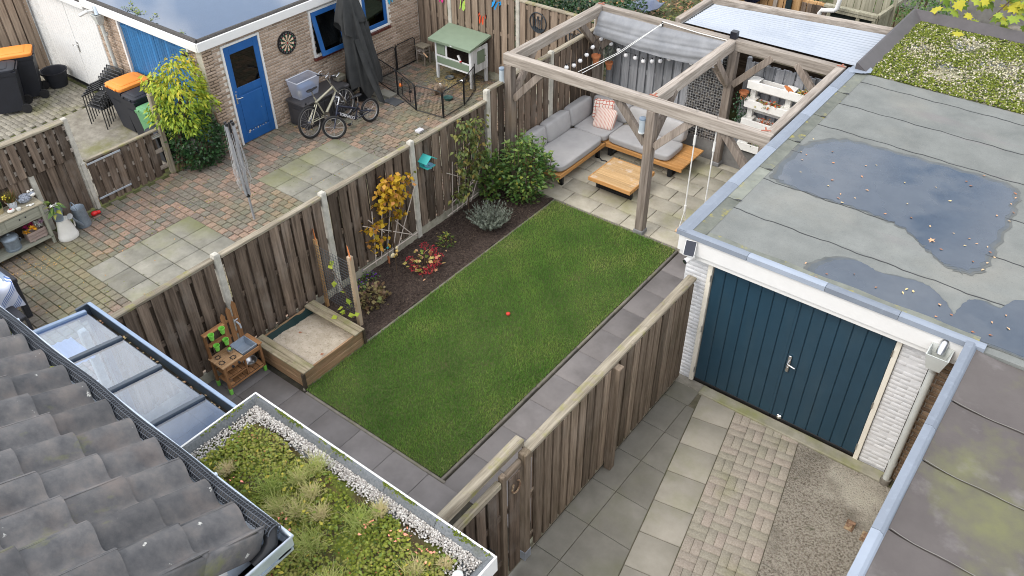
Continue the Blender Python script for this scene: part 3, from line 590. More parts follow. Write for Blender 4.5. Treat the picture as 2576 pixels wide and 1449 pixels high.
# dry leaves on the wet roof
LEAFD = mat('dry_leaf', [(.85, .85, .85), (1.1, 1.1, 1.1)], sc=30, tr=[(.34, .14, .07), (.52, .26, .14), (.60, .40, .24), (.62, .48, .24)], rough=.7, bump=0)
DL = [(-2.46, 10.1), (-2.45, 9.93), (-2.25, 9.83), (-2.07, 9.85), (-2.24, 9.72), (-2.16, 9.65), (-2.01, 10.13), (-2.18, 10.42), (-2.13, 10.83), (-1.68, 10.61), (-1.32, 10.74), (-1.04, 11.13), (-.96, 11.05), (-.89, 11.42), (-1.49, 10.12), (-1.64, 9.72), (-1.35, 9.83), (-1.11, 9.78), (-.84, 9.8), (-.66, 9.8), (-1.08, 10.51), (-.52, 10.52), (-.37, 10.48), (-.43, 11.09), (-.46, 11.2), (-.44, 10.9), (-.37, 10.71), (-.66, 9.62), (-.86, 9.37), (-.44, 9.75), (-.39, 9.66), (-.56, 9.74), (-.32, 9.58), (-.36, 9.42), (-.37, 9.25), (-.5, 9.35), (-1.01, 9.49), (-2.03, 8.15), (-1.76, 8.1), (-1.83, 7.97), (-1.51, 8.29), (-1.23, 8.2), (-.95, 8.37), (-.88, 8.38), (-.96, 8.28), (-.58, 8.32), (-.55, 8.09), (-.43, 8.22), (-.05, 8.35), (.11, 8.35), (-.17, 8.07), (-.01, 8.13), (.04, 8.56), (-3.09, 11.01), (-3.09, 10.56), (-3.0, 10.53), (-2.74, 10.83), (-2.99, 10.36), (-2.62, 10.54), (-2.24, 10.73), (-2.88, 10.04)]
lm = [npmesh('fallen_leaf', np.array(LEAFV)-np.array([.5, 0, 0]), np.array(LEAFF), np.full(4, -1+q*.5), LEAFD) for q in range(5)]
star = [(math.cos(a)*(.55 if i % 2 == 0 else .22), math.sin(a)*(.55 if i % 2 == 0 else .22), .03*(i % 2)) for i, a in enumerate(np.linspace(0, 2*pi, 11)[:-1])]
oak = npmesh('fallen_leaf', np.array(star+[(0, 0, 0)]), np.array([(i, (i+1) % 10, 10) for i in range(10)]), np.full(10, 0.), LEAFD)
for i, (x, yy) in enumerate(DL):
    s_ = rnd(.03, .055); bigl = i == 36
    o = link('fallen_leaf', oak if bigl else random.choice(lm), M=T(x, yy, 2.49, rnd(0, 6.3), rnd(-.25, .25), rnd(-.25, .25)) @ Matrix.Scale(.10 if bigl else s_, 4), cat='leaf',
             label='star shaped brown leaf lying on the wet garage roof' if bigl else 'small pale orange leaf lying on the wet grey garage roof', group='large leaves on the garage roof' if bigl else 'leaves scattered on the garage roof')
# hopper, downpipe, camera, solar panel
t = thing('downpipe', 'pale grey downpipe with square hopper at the right of the white garage', 'downpipe', (-.37, 7.9, 0))
mb = MB().add([(-.30-.12*a, 7.87-.09*(1+b), z) for z, a, b in ((2.10, .6, .3), (2.10, .6, .9), )], []) if 0 else MB()
def frus(mb, cx, cy, z0, z1, a0, a1, open_top=True, **k):
    v = [(cx+sx*a, cy+sy*a, z) for z, a in ((z0, a0), (z1, a1), (z1, a1-.012), (z0+.02, a0-.012)) for sx, sy in ((-1, -1), (1, -1), (1, 1), (-1, 1))]
    f = [(3, 2, 1, 0)]+[(r*4+i, r*4+(i+1) % 4, (r+1)*4+(i+1) % 4, (r+1)*4+i) for r in range(3) for i in range(4)]+[(12, 13, 14, 15)]
    return mb.add(v, f, **k)
frus(mb, -.36, 7.75, 2.12, 2.33, .07, .115).build('hopper', GPIPE, t)
MB().tube([(-.36, 7.95, 2.40), (-.36, 7.84, 2.37), (-.36, 7.78, 2.28)], .045, 12).build('spout', STEEL, t, smooth=40)
mb = MB().cyl((-.36, 7.78, 2.12), (-.36, 7.85, 1.98), .042, n=14); mb.cyl((-.36, 7.85, 1.98), (-.36, 7.9, .02), .042, n=14); mb.build('pipe', GPIPE, t, smooth=40)
for z in (.35, 1.6, 2.0): MB().cyl((-.36, 7.9, z), (-.36, 7.9, z+.05), .05, n=14).build('collar', GPIPE, t, smooth=40)
MB().cyl((-.36, 7.9, 0), (-.36, 7.9, .09), .062, n=16).build('foot', KERB, t, smooth=40)
SOLAR = plain('solar_cells', (.012, .013, .02), .15, spec=.6)
t = thing('solar_panel', 'small black solar panel in white frame on the garage fascia', 'solar panel', (-3.33, 7.83, 2.3))
M_ = T(-3.32, 7.80, 2.335, .25, R(62), 0)
MB().box(-.07, .07, -.1, .1, -.008, .008, M=M_, c=.003).build('frame', WHITE, t); MB().box(-.062, .062, -.092, .092, .0082, .012, M=M_).build('cells', SOLAR, t); MB().cyl((-3.33, 7.84, 2.3), (-3.33, 7.87, 2.28), .012, n=8).build('bracket', WHITE, t)
t = thing('security_camera', 'white security camera under the solar panel at the garage corner', 'camera', (-3.33, 7.83, 2.16))
MB().cyl((-3.29, 7.87, 2.19), (-3.34, 7.76, 2.15), .035, n=14).build('body', WHITE, t, smooth=40); MB().cyl((-3.34, 7.76, 2.15), (-3.346, 7.747, 2.146), .031, n=14).build('lens', SOLAR, t, smooth=40); MB().cyl((-3.28, 7.88, 2.19), (-3.25, 7.905, 2.2), .014, n=8).build('bracket', WHITE, t)

# ---------------------------------------------------------------- the brown flat roof at the lower right
RR = thing('neighbour_extension', 'flat brown roof with a blue grey metal edge trim', 'extension', (1.5, 5, 0))
BROWNF = mat('brown_roof_sheet', [(.088, .078, .074), (.118, .106, .10)], sc=1.3, rough=.85, bump=.2, bs=60, tint=.06, spec=.2, layers=[((.16, .165, .075), .75, .52, .68, .85), ((.20, .185, .18), 2.5, .58, .72, .5), ((.4, .4, .38), 30, .76, .79, .7)])
wl = MB().box(-.10, 3.9, -2, 7.86, 0, 2.38).build('wall', BROWNBR, RR)
rs = MB().box(-.08, 4, -2, 7.84, 2.38, 2.43).build('roof', BROWNF, RR)
for k in range(11):
    y1 = 7.84-.905*k
    MB().grid(lambda u, v: (-.07+3.9*u, y1-.9+.895*v, 2.436+.035*math.exp(-u*30)+.006*math.sin(9*u+k)*math.sin(pi*v)+.006*(1-v)), 40, 8, t=rnd()).build('roof_sheet', BROWNF, rs, smooth=60)
    MB().tube([(-.05+3.85*i/40, y1-.9+.006*math.sin(i*1.3+k), 2.447+.035*math.exp(-i/40*30)) for i in range(41)], .0035, 4).build('sheet_seam', plain('seam_edge', (.19, .18, .165), .8) if k == 0 else MATS['seam_edge'], rs)
for k in range(7):
    y1 = 7.86-1.42*k; y0 = y1-1.415
    v_ = [(-.185, 0, 2.30), (-.185, 0, 2.515), (-.115, 0, 2.525), (-.085, 0, 2.50), (-.055, 0, 2.445), (-.055, 0, 2.42)]
    vs = [(x, y0, z) for x, _, z in v_]+[(x, y1, z) for x, _, z in v_]
    MB().add(vs, [(i, i+6, (i+1) % 6+6, (i+1) % 6) for i in range(6)]+[(0, 1, 2, 3, 4, 5), (11, 10, 9, 8, 7, 6)], t=rnd()).build('roof_trim', BLUEALU, rs)
# ---------------------------------------------------------------- extension with the green roof
EX = thing('extension', 'white walled extension with a sedum roof inside a gravel strip', 'extension', (-3.8, 1.4, 0))
MB().box(-5.25, -2.40, -1, 2.80, 0, 2.60).build('wall', WHITE, EX)
UPST = mat('bitumen_upstand', [(.085, .095, .10), (.17, .18, .185)], sc=60, rough=.95, bump=.6, bs=200, bd=.004, layers=[((.07, .075, .03), 3, .62, .72, .6)])
er = MB().box(-5.23, -2.42, -1, 2.78, 2.60, 2.63).build('roof', UPST, EX)
for bx in ((-5.28, -5.262, -1, 2.84), (-2.398, -2.38, -1, 2.84), (-5.262, -2.398, 2.822, 2.84)): MB().box(*bx, 2.52, 2.712, c=.004).build('roof_edge', WHITE, EX)
def ups(a, b, inn):
    a, b, i = Vector(a), Vector(b), Vector(inn)
    vs = [a, b, b+i*.03, a+i*.03, b+i*.085+Vector((0, 0, -.075)), a+i*.085+Vector((0, 0, -.075))]
    return MB().add(vs, [(0, 1, 2, 3), (3, 2, 4, 5)], t=rnd())
for k in range(5):
    x0 = -5.262+.573*k; ups((x0, 2.822, 2.705), (x0+.568, 2.822, 2.705), (0, -1, 0)).build('upstand_sheet', UPST, er)
for k in range(4):
    y1 = 2.82-.95*k
    ups((-5.262, y1, 2.704), (-5.262, y1-.945, 2.704), (1, 0, 0)).build('upstand_sheet', UPST, er); ups((-2.398, y1, 2.704), (-2.398, y1-.945, 2.704), (-1, 0, 0)).build('upstand_sheet', UPST, er)
SUB = mat('sedum_mat', [(.03, .026, .012), (.07, .06, .022), (.06, .032, .018)], sc=6, rough=1, bump=1, bs=60, bd=.03, layers=[((.10, .13, .012), 2.2, .46, .58, .95), ((.11, .06, .025), 3.1, .56, .68, .8), ((.20, .20, .04), 14, .6, .7, .6)])
def inner(x, y): return x > -5.02+.03*math.sin(9*y) and x < -2.66 and y < 2.62+.03*math.sin(11*x)-.0*x
MB().grid(lambda u, v: (-5.18+2.7*u, -.6+3.34*v, 2.632+.02*math.sin(17*u)*math.sin(21*v)*(1 if .06 < u < .92 and v < .96 else .2)+(.022 if .06 < u < .92 and v < .96 else 0)), 60, 70).build('sedum_substrate', SUB, EX, smooth=80, kind='stuff')
n = 8200; sd_ = NR.uniform(0, 1, n); X = np.where(sd_ < .5, NR.uniform(-5.18, -2.47, n), np.where(sd_ < .8, NR.uniform(-5.185, -5.01, n), NR.uniform(-2.66, -2.48, n)))
Y = np.where(sd_ < .5, 2.755-np.abs(NR.normal(0, .055, n)), NR.uniform(.2, 2.74, n))
STW = mat('roof_pebble', [(.85, .85, .85), (1.1, 1.1, 1.1)], sc=60, tr=[(.22, .20, .18), (.40, .375, .34), (.52, .50, .46), (.66, .64, .60)], rough=.8, bump=0)
scatter('pebble_strip', oct_, ocf, np.stack([X, Y, 2.645+NR.uniform(0, .02, n)], 1), eul(NR.uniform(0, 6, n), NR.normal(0, .5, n), NR.normal(0, .5, n)), np.stack([NR.uniform(.008, .016, n), NR.uniform(.007, .013, n), NR.uniform(.007, .011, n)], 1), NR.uniform(-1, 1, n), STW, EX)
def sedxy(n):
    X = NR.uniform(-5.05, -2.62, n); Y = NR.uniform(.3, 2.63, n); k = Y < 2.60+.04*np.sin(9*X); return X[k], Y[k]
SEDL = mat('sedum_leaf', [(.85, .85, .85), (1.1, 1.1, 1.1)], sc=30, tr=[(.05, .085, .02), (.13, .19, .03), (.26, .29, .04), (.45, .36, .05), (.36, .10, .06)], rough=.6, bump=0, trans=.15)
# low cushions of moss, small fleshy sedum, leaf rosettes
X, Y = sedxy(15000); n = len(X); pn = np.sin(X*3.3+1)*np.sin(Y*4+.5)
scatter('sedum_moss', oct_, ocf, np.stack([X, Y, NR.uniform(2.645, 2.672, n)], 1), eul(NR.uniform(0, 6, n), NR.normal(0, .3, n), NR.normal(0, .3, n)), np.stack([NR.uniform(.010, .030, n), NR.uniform(.010, .03, n), NR.uniform(.008, .02, n)], 1), np.clip(pn*.5+NR.normal(.0, .3, n), -1, .6), MOSS, EX)
n = 1500; X = np.concatenate([NR.uniform(-5.25, -2.41, n), np.full(n//2, -5.245)+NR.normal(0, .008, n//2)]); Y = np.concatenate([2.808+NR.normal(0, .008, n), NR.uniform(.5, 2.8, n//2)]); n = len(X); kk = np.sin(X*9+Y*7)+np.sin(X*23+1)*.6+NR.normal(0, .3, n) > .1; X, Y = X[kk], Y[kk]; n = len(X)
scatter('edge_moss', oct_, ocf, np.stack([X, Y, NR.uniform(2.69, 2.706, n)], 1), eul(NR.uniform(0, 6, n), NR.normal(0, .3, n), NR.normal(0, .3, n)), NR.uniform(.007, .015, n), NR.uniform(-1, -.2, n), MOSS, EX)
X, Y = sedxy(12000); n = len(X); pn = np.sin(X*4+Y*2)*np.sin(Y*5-1); kk = pn+NR.normal(0, .35, n) > -.35; X, Y, pn = X[kk], Y[kk], pn[kk]; n = len(X)
scatter('sedum_leaves', LEAFV, LEAFF, np.stack([X, Y, NR.uniform(2.665, 2.70, n)], 1), eul(NR.uniform(0, 6.3, n), NR.uniform(-.9, .3, n), NR.normal(0, .4, n)), NR.uniform(.010, .026, n), np.clip(-.72+pn*.25+NR.normal(0, .35, n)+(NR.uniform(0, 1, n) > .93)*1.6, -1, 1), SEDL, EX)
X, Y = sedxy(650); n = len(X); k = NR.uniform(0, 1, n)
scatter('seedling_leaves', LEAFV, LEAFF, np.stack([X, Y, NR.uniform(2.69, 2.76, n)], 1), eul(NR.uniform(0, 6.3, n), NR.uniform(-.5, .4, n), NR.normal(0, .4, n)), NR.uniform(.03, .055, n), np.where(k < .65, NR.uniform(-.6, -.1, n), NR.uniform(.1, .6, n)), SEDL, EX)
X = np.concatenate([NR.normal(a, .05, 11) for a, _ in ((-3.42, 2.5), (-3.1, 2.45), (-2.88, 2.46), (-4.6, 1.98), (-3.95, 2.1))]); Y = np.concatenate([NR.normal(b, .045, 11) for _, b in ((-3.42, 2.42), (-3.1, 2.5), (-2.88, 2.5), (-4.6, 2.02), (-3.95, 2.05))]); n = len(X)
scatter('pink_sedum', LEAFV, LEAFF, np.stack([X, Y, NR.uniform(2.69, 2.74, n)], 1), eul(NR.uniform(0, 6.3, n), NR.uniform(-1, .2, n), NR.normal(0, .4, n)), NR.uniform(.02, .04, n), NR.uniform(.8, 1, n), mat('pink_leaf', [(.62, .19, .14), (.75, .30, .20)], sc=9, rough=.6, bump=0), EX)
TUFT = mat('dry_grass', [(.85, .85, .85), (1.1, 1.1, 1.1)], sc=20, tr=[(.12, .19, .03), (.24, .31, .06), (.40, .40, .14), (.55, .45, .25)], rough=.7, bump=0, trans=.2)
TL = [(-4.77, 2.10, .1, 1, 'dry beige grass tuft on the sedum roof beside the house gutter'), (-4.16, 2.58, .15, .1, 'pale green grass tuft leaning over the gravel strip of the sedum roof'), (-4.2, 2.42, .12, .2, 'thin green tuft behind the tallest grass of the sedum roof'), (-4.0, 2.38, .12, .6, 'straw coloured tuft in the middle of the sedum roof'), (-4.3, 2.2, .17, -.4, 'bright green grass tuft on the sedum roof near the gutter'), (-3.47, 2.42, .17, -.1, 'large grass clump among pink sedum by the gravel strip'), (-3.42, 2.6, .10, .9, 'dry beige tuft growing at the gravel edge of the sedum roof'), (-3.62, 2.02, .19, 0, 'wide green grass clump beside the gutter corner'), (-2.82, 2.38, .11, .5, 'small yellowish tuft near the far right corner of the sedum roof'), (-3.78, 2.28, .12, .7, 'straw tuft between the two large grass clumps'), (-4.11, 2.1, .15, .3, 'yellow green grass tuft by the zinc gutter'), (-2.68, 2.56, .07, 1, 'pale dry tuft among the white pebbles at the right end'), (-3.95, 2.18, .15, .4, 'loose green and straw tuft in the grassy middle of the roof'), (-3.25, 1.9, .15, .1, 'green tuft at the lower edge of the sedum roof')]
for x, y_, h, tn, lb in TL:
    nb = 240
    def xf(n, x=x, y_=y_, h=h): return NR.normal(x, h*.26, n), NR.normal(y_, h*.26, n), np.full(n, 2.655)
    blades('grass_tuft', nb, xf, h*.72, TUFT, lambda X, Y, n, tn=tn: np.clip(tn+NR.normal(0, .3, n), -1, 1), lean=1.3, w=.0045, kind=None, label=lb, cat='grass tuft', group='grass tufts on the green roof')
t = thing('roof_vent', 'small white vent cap in the gravel of the sedum roof', 'vent', (-2.5, 2.5, 2.64))
MB().cyl((-2.52, 2.53, 2.63), (-2.52, 2.53, 2.70), .03, n=16).build('pipe', WHITE, t, smooth=40); MB().lathe([(.04, 2.70), (.042, 2.712), (.02, 2.725), (.001, 2.728)], 16, T(-2.52, 2.53, 0)).build('cap', GPIPE, t, smooth=40)

# ---------------------------------------------------------------- house with the tiled roof
HS = thing('house', 'house eave of grey clay tiles with zinc gutter and leaf guard', 'house', (-6, 0, 0))
MB().box(-8.6, -3.62, -3, 1.36, 0, 3.3).build('wall', WHITE, HS)
SL = math.atan2(.20, .41); ce = Vector((0, -math.cos(SL), math.sin(SL)))
rdk = MB().add([(-8.7, 1.66, 3.2), (-3.62, 1.66, 3.2), (-3.62, -2, 4.98), (-8.7, -2, 4.98)], [(0, 1, 2, 3)]).build('roof', JOINT, HS)
TILE = mat('clay_roof_tile', [(.058, .06, .064), (.105, .103, .103), (.16, .146, .135)], sc=4.5, rough=.75, bump=.35, bs=110, tint=.16, spec=.3, det=8, layers=[((.18, .145, .125), 2.4, .52, .72, .55), ((.045, .046, .05), 3.3, .54, .72, .55), ((.16, .17, .055), 2.1, .62, .72, .6, (2.5, 1, 1)), ((.50, .50, .46), 7, .69, .71, .9)])
def tprof(u):                        # S profile of one tile across its width
    return .092*(.5+.5*math.cos(2*pi*u**1.357))
def tilemesh(q, verge=False):
    mb = MB(); nu, nv = 20, 2; w = .336; le = .49
    def p(u, v): return (w*(u-.5)*1.03, le*v, .034*(1-v)+tprof(u)*(1+.10*(1-v))+.004*math.sin(3*u+q*5)*v)
    mb.grid(p, nu, nv, thick=.014)
    if verge: mb.box(w*.5-.012, w*.5+.022, -.002, le, -.12, .104, c=.012); mb.box(w*.5-.03, w*.5+.02, -.004, .05, -.10, .122, c=.014)
    me = bpy.data.meshes.new('roof_tile'); me.from_pydata(mb.v, [], mb.f); me.materials.append(TILE)
    me.attributes.new('tint', 'FLOAT', 'FACE').data.foreach_set('value', [q]*len(mb.f)); me.polygons.foreach_set('use_smooth', [True]*len(mb.f)); me.set_sharp_from_angle(angle=R(50)); me.update(); return me
tm = [tilemesh(-1+.4*i) for i in range(6)]; tv_ = [tilemesh(-.5+.5*i, True) for i in range(3)]
for k in range(9):
    for c in range(15):
        x = -3.745-.335*c; yb = 1.645-.41*k; zb = 3.245+.20*k
        M_ = Matrix.Translation((x+rnd(-.004, .004), yb+rnd(-.008, .008), zb+rnd(-.003, .003))) @ Matrix.Rotation(pi, 4, 'Z') @ Matrix.Rotation(SL, 4, 'X') @ Matrix.Rotation(rnd(-.012, .012), 4, 'Z')
        # local y runs up the slope after the half turn, so mirror x back
        M_ = M_ @ Matrix.Diagonal((-1, 1, 1, 1))
        link('roof_tile', random.choice(tv_ if c == 0 else tm), parent=rdk, M=M_)
# gutter: boxed zinc trough with a rounded lip, mitred round the corner
def trough(a, b, out):
    a, b, o = Vector(a), Vector(b), Vector(out); vs = []
    pr = [(0, .02), (0, -.09), (-.03, -.115), (-.14, -.115), (-.17, -.02)]
    for p in (a, b): vs += [p+o*x+Vector((0, 0, z)) for x, z in pr]
    return MB().add(vs, [(i, i+1, 6+i, 5+i) for i in range(4)]+[(i+5, i+6, i+1, i) for i in range(0)])
gu = trough((-8.8, 1.82, 3.19), (-3.46, 1.82, 3.19), (0, 1, 0)).build('gutter', ZINC, HS)
trough((-3.46, 1.82, 3.19), (-3.46, 1.2, 3.19), (1, 0, 0)).build('gutter_return', ZINC, gu)
MB().box(-3.66, -3.462, 1.2, 1.81, 3.05, 3.075).build('gutter_floor', ZINC, gu)
MB().tube([(-8.8, 1.82, 3.2), (-3.46, 1.82, 3.2), (-3.46, 1.2, 3.2)], .017, 8).build('gutter_lip', ZINC, gu, smooth=50)
for x in (-4.35, -6.0, -7.35): MB().tube([(x, 1.835, 3.215), (x, 1.80, 3.222), (x, 1.79, 3.19)], .019, 8).build('gutter_joint', ZINC, gu)
BLK = plain('black_plastic', (.012, .013, .015), .45, var=.2); BLKM = plain('black_mesh_plastic', (.075, .085, .10), .4, spec=.5)
mb = MB(); ga = lambda x: Vector((x, 1.742+.006*math.sin(x*5), 3.262+.008*math.sin(x*3.1+1)))
gxs = [-8.75+.05*i for i in range(103)]+[-3.6, -3.53]
gp_ = [ga(x) for x in gxs]; gp_[-1] = Vector((-3.535, 1.69, 3.2)); gp_ += [Vector((-3.525, 1.62, 3.16)), Vector((-3.53, 1.52, 3.13))]
gd = MB().tube(gp_, .052, 12).build('leaf_guard', BLK, HS, smooth=60)
for i in range(185):
    c = ga(-8.7+.028*i); mb.tube([c+Vector((0, .056*math.cos(a), .056*math.sin(a))) for a in np.linspace(-1.2, 3.6, 15)], .006, 3, cap=False)
for a in np.linspace(-.7, 3.0, 7): mb.tube([ga(x)+Vector((0, .0565*math.cos(a), .0565*math.sin(a))) for x in np.arange(-8.72, -3.55, .12)], .0035, 3, cap=False)
mb.build('guard_mesh', BLKM, gd, kind='stuff')
# moss cushions and leaves caught behind the guard
for x, r_ in ((-5.92, .06), (-6.35, .045), (-7.15, .03), (-5.55, .03), (-3.95, .022), (-3.63, .02), (-4.9, .022)):
    n = 160; P_ = NR.normal(0, 1, (n, 3)); P_ /= np.linalg.norm(P_, axis=1)[:, None]; P_[:, 2] = abs(P_[:, 2])*.6; P_ = P_*r_*np.array([1.3, .8, .8])+np.array([x-.02, 1.65, 3.265])
    scatter('moss_cushion', oct_, ocf, P_, eul(NR.uniform(0, 6, n), NR.uniform(0, 6, n), NR.uniform(0, 6, n)), NR.uniform(.008, .015, n), NR.uniform(-.4, .5, n), MOSS, kind=None, cat='moss', label='bright moss cushion on the roof tiles behind the leaf guard', group='moss cushions at the eave')
for k in range(9):
    x = -3.95-.335*k
    for q in range(3): link('fallen_leaf', random.choice(lm), M=T(x+rnd(-.05, .05), 1.655+rnd(-.02, .01), 3.28+rnd(-.01, .015), rnd(0, 6), rnd(-.7, .7), rnd(-.7, .7)) @ Matrix.Scale(rnd(.035, .06), 4), cat='leaf', label='dry orange leaf caught between roof tiles and leaf guard', group='leaves caught at the eave')

# ---------------------------------------------------------------- glass veranda roof
CV = thing('veranda', 'glass veranda roof with four panes in dark grey frames', 'veranda', (-6.8, 2.2, 0))
DGREY = plain('dark_grey_alu', (.055, .075, .10), .32, spec=.6, var=.08); LGREY = plain('blue_grey_alu', (.22, .30, .42), .32, spec=.6, var=.08)
PANE = glassy('veranda_glass', (.68, .79, .93), .15)  # bluish sky reflection put into the glass tint
rz = lambda y: 2.33+(2.65-y)*.16
for i, (a, b) in enumerate(((-8.11, -7.455), (-7.405, -6.735), (-6.685, -6.015), (-5.965, -5.31))):
    MB().add([(a, 2.66, rz(2.66)), (b, 2.66, rz(2.66)), (b, 1.3, rz(1.3)), (a, 1.3, rz(1.3)), (a, 2.66, rz(2.66)-.012), (b, 2.66, rz(2.66)-.012), (b, 1.3, rz(1.3)-.012), (a, 1.3, rz(1.3)-.012)], [(0, 3, 2, 1), (4, 5, 6, 7), (0, 1, 5, 4), (1, 2, 6, 5), (2, 3, 7, 6), (3, 0, 4, 7)]).build('glass_pane', PANE, CV)
for x in (-8.135, -7.43, -6.71, -5.99): MB().beam((x, 2.67, rz(2.67)-.01), (x, 1.25, rz(1.25)-.01), .05, .07, c=.004).build('rafter', LGREY if x < -8 else DGREY, CV)
g_ = MB().box(-8.2, -5.29, 2.745, 2.76, 2.2, 2.37, c=.003).build('gutter', DGREY, CV)
MB().box(-8.2, -5.29, 2.675, 2.745, 2.19, 2.215).build('gutter_floor', JOINT, g_); MB().box(-8.2, -5.29, 2.66, 2.675, 2.19, 2.31).build('gutter_back', DGREY, g_); MB().box(-8.22, -8.19, 2.6, 2.765, 2.18, 2.375, c=.003).build('end_cap', DGREY, g_); MB().box(-8.19, -5.29, 2.735, 2.775, 2.365, 2.385, c=.004).build('gutter_rim', LGREY, g_)
for q in range(26): link('fallen_leaf', random.choice(lm), M=T(rnd(-8.05, -5.4), 2.71+rnd(-.02, .02), 2.235+rnd(0, .02), rnd(0, 6), rnd(-.5, .5), rnd(-.5, .5)) @ Matrix.Scale(rnd(.03, .05), 4), cat='leaf', label='brown leaf lying in the dark gutter of the glass veranda', group='leaves in the veranda gutter')
for x in (-8.12, -5.36): MB().box(x-.05, x+.05, 2.66, 2.74, 0, 2.19, c=.004).build('post', DGREY, CV)
# what stands under the glass
VFL = plain('veranda_floor', (.34, .36, .40), .6, var=.04, sc=2, bump=0)
sheet('veranda_floor', -8.35, -5.3, 1.0, 2.75, .012, VFL)
WHW = {a: wood('whitewashed_wood_'+a, (.50, .50, .50), (.72, .71, .69), a, .1, rough=.7, s=.6, bump=.1) for a in 'xy'}
t = thing('garden_table', 'whitewashed plank table under the glass veranda', 'table', (-5.95, 2.0, 0))
for k in range(5): MB().box(-6.45, -5.45, 1.45+.19*k, 1.635+.19*k, .72, .755, c=.004, t=rnd()).build('plank', WHW['x'], t)
for x in (-6.35, -5.55):
    for y_ in (1.55, 2.3): MB().box(x-.04, x+.04, y_-.04, y_+.04, .015, .72, c=.004).build('leg', WHW['y'], t)
t = thing('garden_bench', 'slatted pale bench beside the whitewashed table under the glass', 'bench', (-6.9, 2.1, 0))
for k in range(4): MB().box(-7.35+.16*k, -7.21+.16*k, 1.5, 2.55, .42, .455, c=.004, t=rnd()).build('slat', WHW['y'], t)
for y_ in (1.6, 2.4): MB().box(-7.3, -6.75, y_-.03, y_+.03, .015, .42, c=.004).build('leg', WHW['x'], t)
BLIND = plain('white_blind', (.82, .83, .84), .8, var=.02)
for n_, (a, b, c, d) in enumerate(((-8.0, -7.5, 1.5, 2.38), (-7.4, -7.1, 1.3, 2.15))):
    o = MB().grid(lambda u, v: (a+(b-a)*u, c+(d-c)*v, rz(c+(d-c)*v)-.14+.007*math.sin(v*70)), 2, 90, thick=.003).build('folded_blind', BLIND, smooth=80, label=('wide white pleated blind under the left veranda pane', 'narrow white pleated blind under the second veranda pane')[n_], cat='blind')
# ---------------------------------------------------------------- fences
def boardsx(parent, x, y0, y1, z0, z1, w, pitch, off, th, M, tilt=.006, name='board', lim=None):
    y = y0+off
    while y+w < y1+.02:
        MB().box(x-th/2, x+th/2, -w/2, w/2, z0+rnd(-.008, .008), z1+rnd(-.008, .008), t=rnd(), c=.003, M=T(0, y+w/2+rnd(-.006, .006), 0, 0, rnd(-tilt, tilt)*.4)).build(name, M, parent); y += pitch
def boardsy(parent, y_, x0, x1, z0, z1, w, pitch, off, th, M, tilt=.006, name='board', sl=0):
    x = x0+off
    while x+w < x1+.02:
        dz = sl*(x-x0)
        MB().box(-w/2, w/2, y_-th/2, y_+th/2, z0+dz+rnd(-.008, .008), z1+dz+rnd(-.008, .008), t=rnd(), c=.003, M=T(x+w/2+rnd(-.006, .006), 0, 0, 0, 0, rnd(-tilt, tilt)*.4)).build(name, M, parent); x += pitch
F1 = thing('garden_fence', 'long dark board fence with concrete posts between the two gardens', 'fence', (-8.47, 8, 0))
PY = [2.66, 4.53, 6.40, 8.27, 10.2, 12.1, 13.9]; PZ = [1.87, 1.87, 1.87, 1.87, 2.0, 2.04, 2.04]
for k, y_ in enumerate(PY):
    mb = MB().box(-8.515, -8.42, y_-.05, y_+.05, 0, PZ[k]-.02, c=.012); mb.lathe([(.067, PZ[k]-.02), (.055, PZ[k]+.008), (.001, PZ[k]+.02)], 4, T(-8.467, y_, 0, pi/4)); mb.build('post', POSTC, F1)
    if k < 6:
        a, b = y_+.055, PY[k+1]-.055; zt = 1.79 if k < 4 else 1.97; zb = .2
        MB().box(-8.49, -8.445, a, b, 0, .19, c=.006).build('base_plank', BASEC, F1)
        for z in (.32, 1.0, zt-.12): MB().box(-8.478, -8.456, a, b, z, z+.09).build('batten', DARKW['y'], F1)
        boardsx(F1, -8.440, a, b, zb, zt, .148, .196, .02, .026, DARKW['z']); boardsx(F1, -8.505, a, b, zb, zt, .145, .196, .115, .018, DARKW['z'])
        MB().box(-8.52, -8.42, a, b, zt, zt+.045, c=.008, t=rnd()).build('cap_rail', CAPW['y'], F1)
F2 = thing('alley_fence', 'weathered board fence with square post along the alley', 'fence', (-3.3, 6, 0))
MB().box(-3.33, -3.27, 4.5, 7.98, 0, .1, c=.006).build('base_plank', BASEC, F2)
for z in (.18, .95, 1.62): MB().box(-3.305, -3.28, 4.47, 7.98, z, z+.09).build('batten', PALEW['y'], F2)
boardsx(F2, -3.252, 4.52, 7.95, .1, 1.76, .124, .163, .01, .034, PALEW['z']); boardsx(F2, -3.345, 4.52, 7.95, .1, 1.76, .118, .163, .09, .02, DARKW['z'])  # rear boards in a darker wood: shade of the gaps put into the colour
MB().box(-3.36, -3.235, 4.44, 7.97, 1.765, 1.815, c=.01).build('top_rail', CAPW['y'], F2)
MB().box(-3.245, -3.15, 6.0, 6.10, 0, 1.76, c=.008).build('post', PALEW['z'], F2)
GT = thing('garden_gate', 'board gate under a mossy double beam beside the sedum roof', 'gate', (-3.3, 3.7, 0))
MB().box(-3.33, -3.23, 4.34, 4.44, .14, 1.82, c=.008).build('post', PALEW['z'], GT); MB().box(-3.335, -3.225, 4.335, 4.445, 0, .15, c=.003).build('post_shoe', plain('galvanised_shoe', (.42, .46, .52), .4, metal=.5), GT)
MB().box(-3.31, -3.25, 3.99, 4.06, .02, 1.80, c=.006).build('post', PALEW['z'], GT)
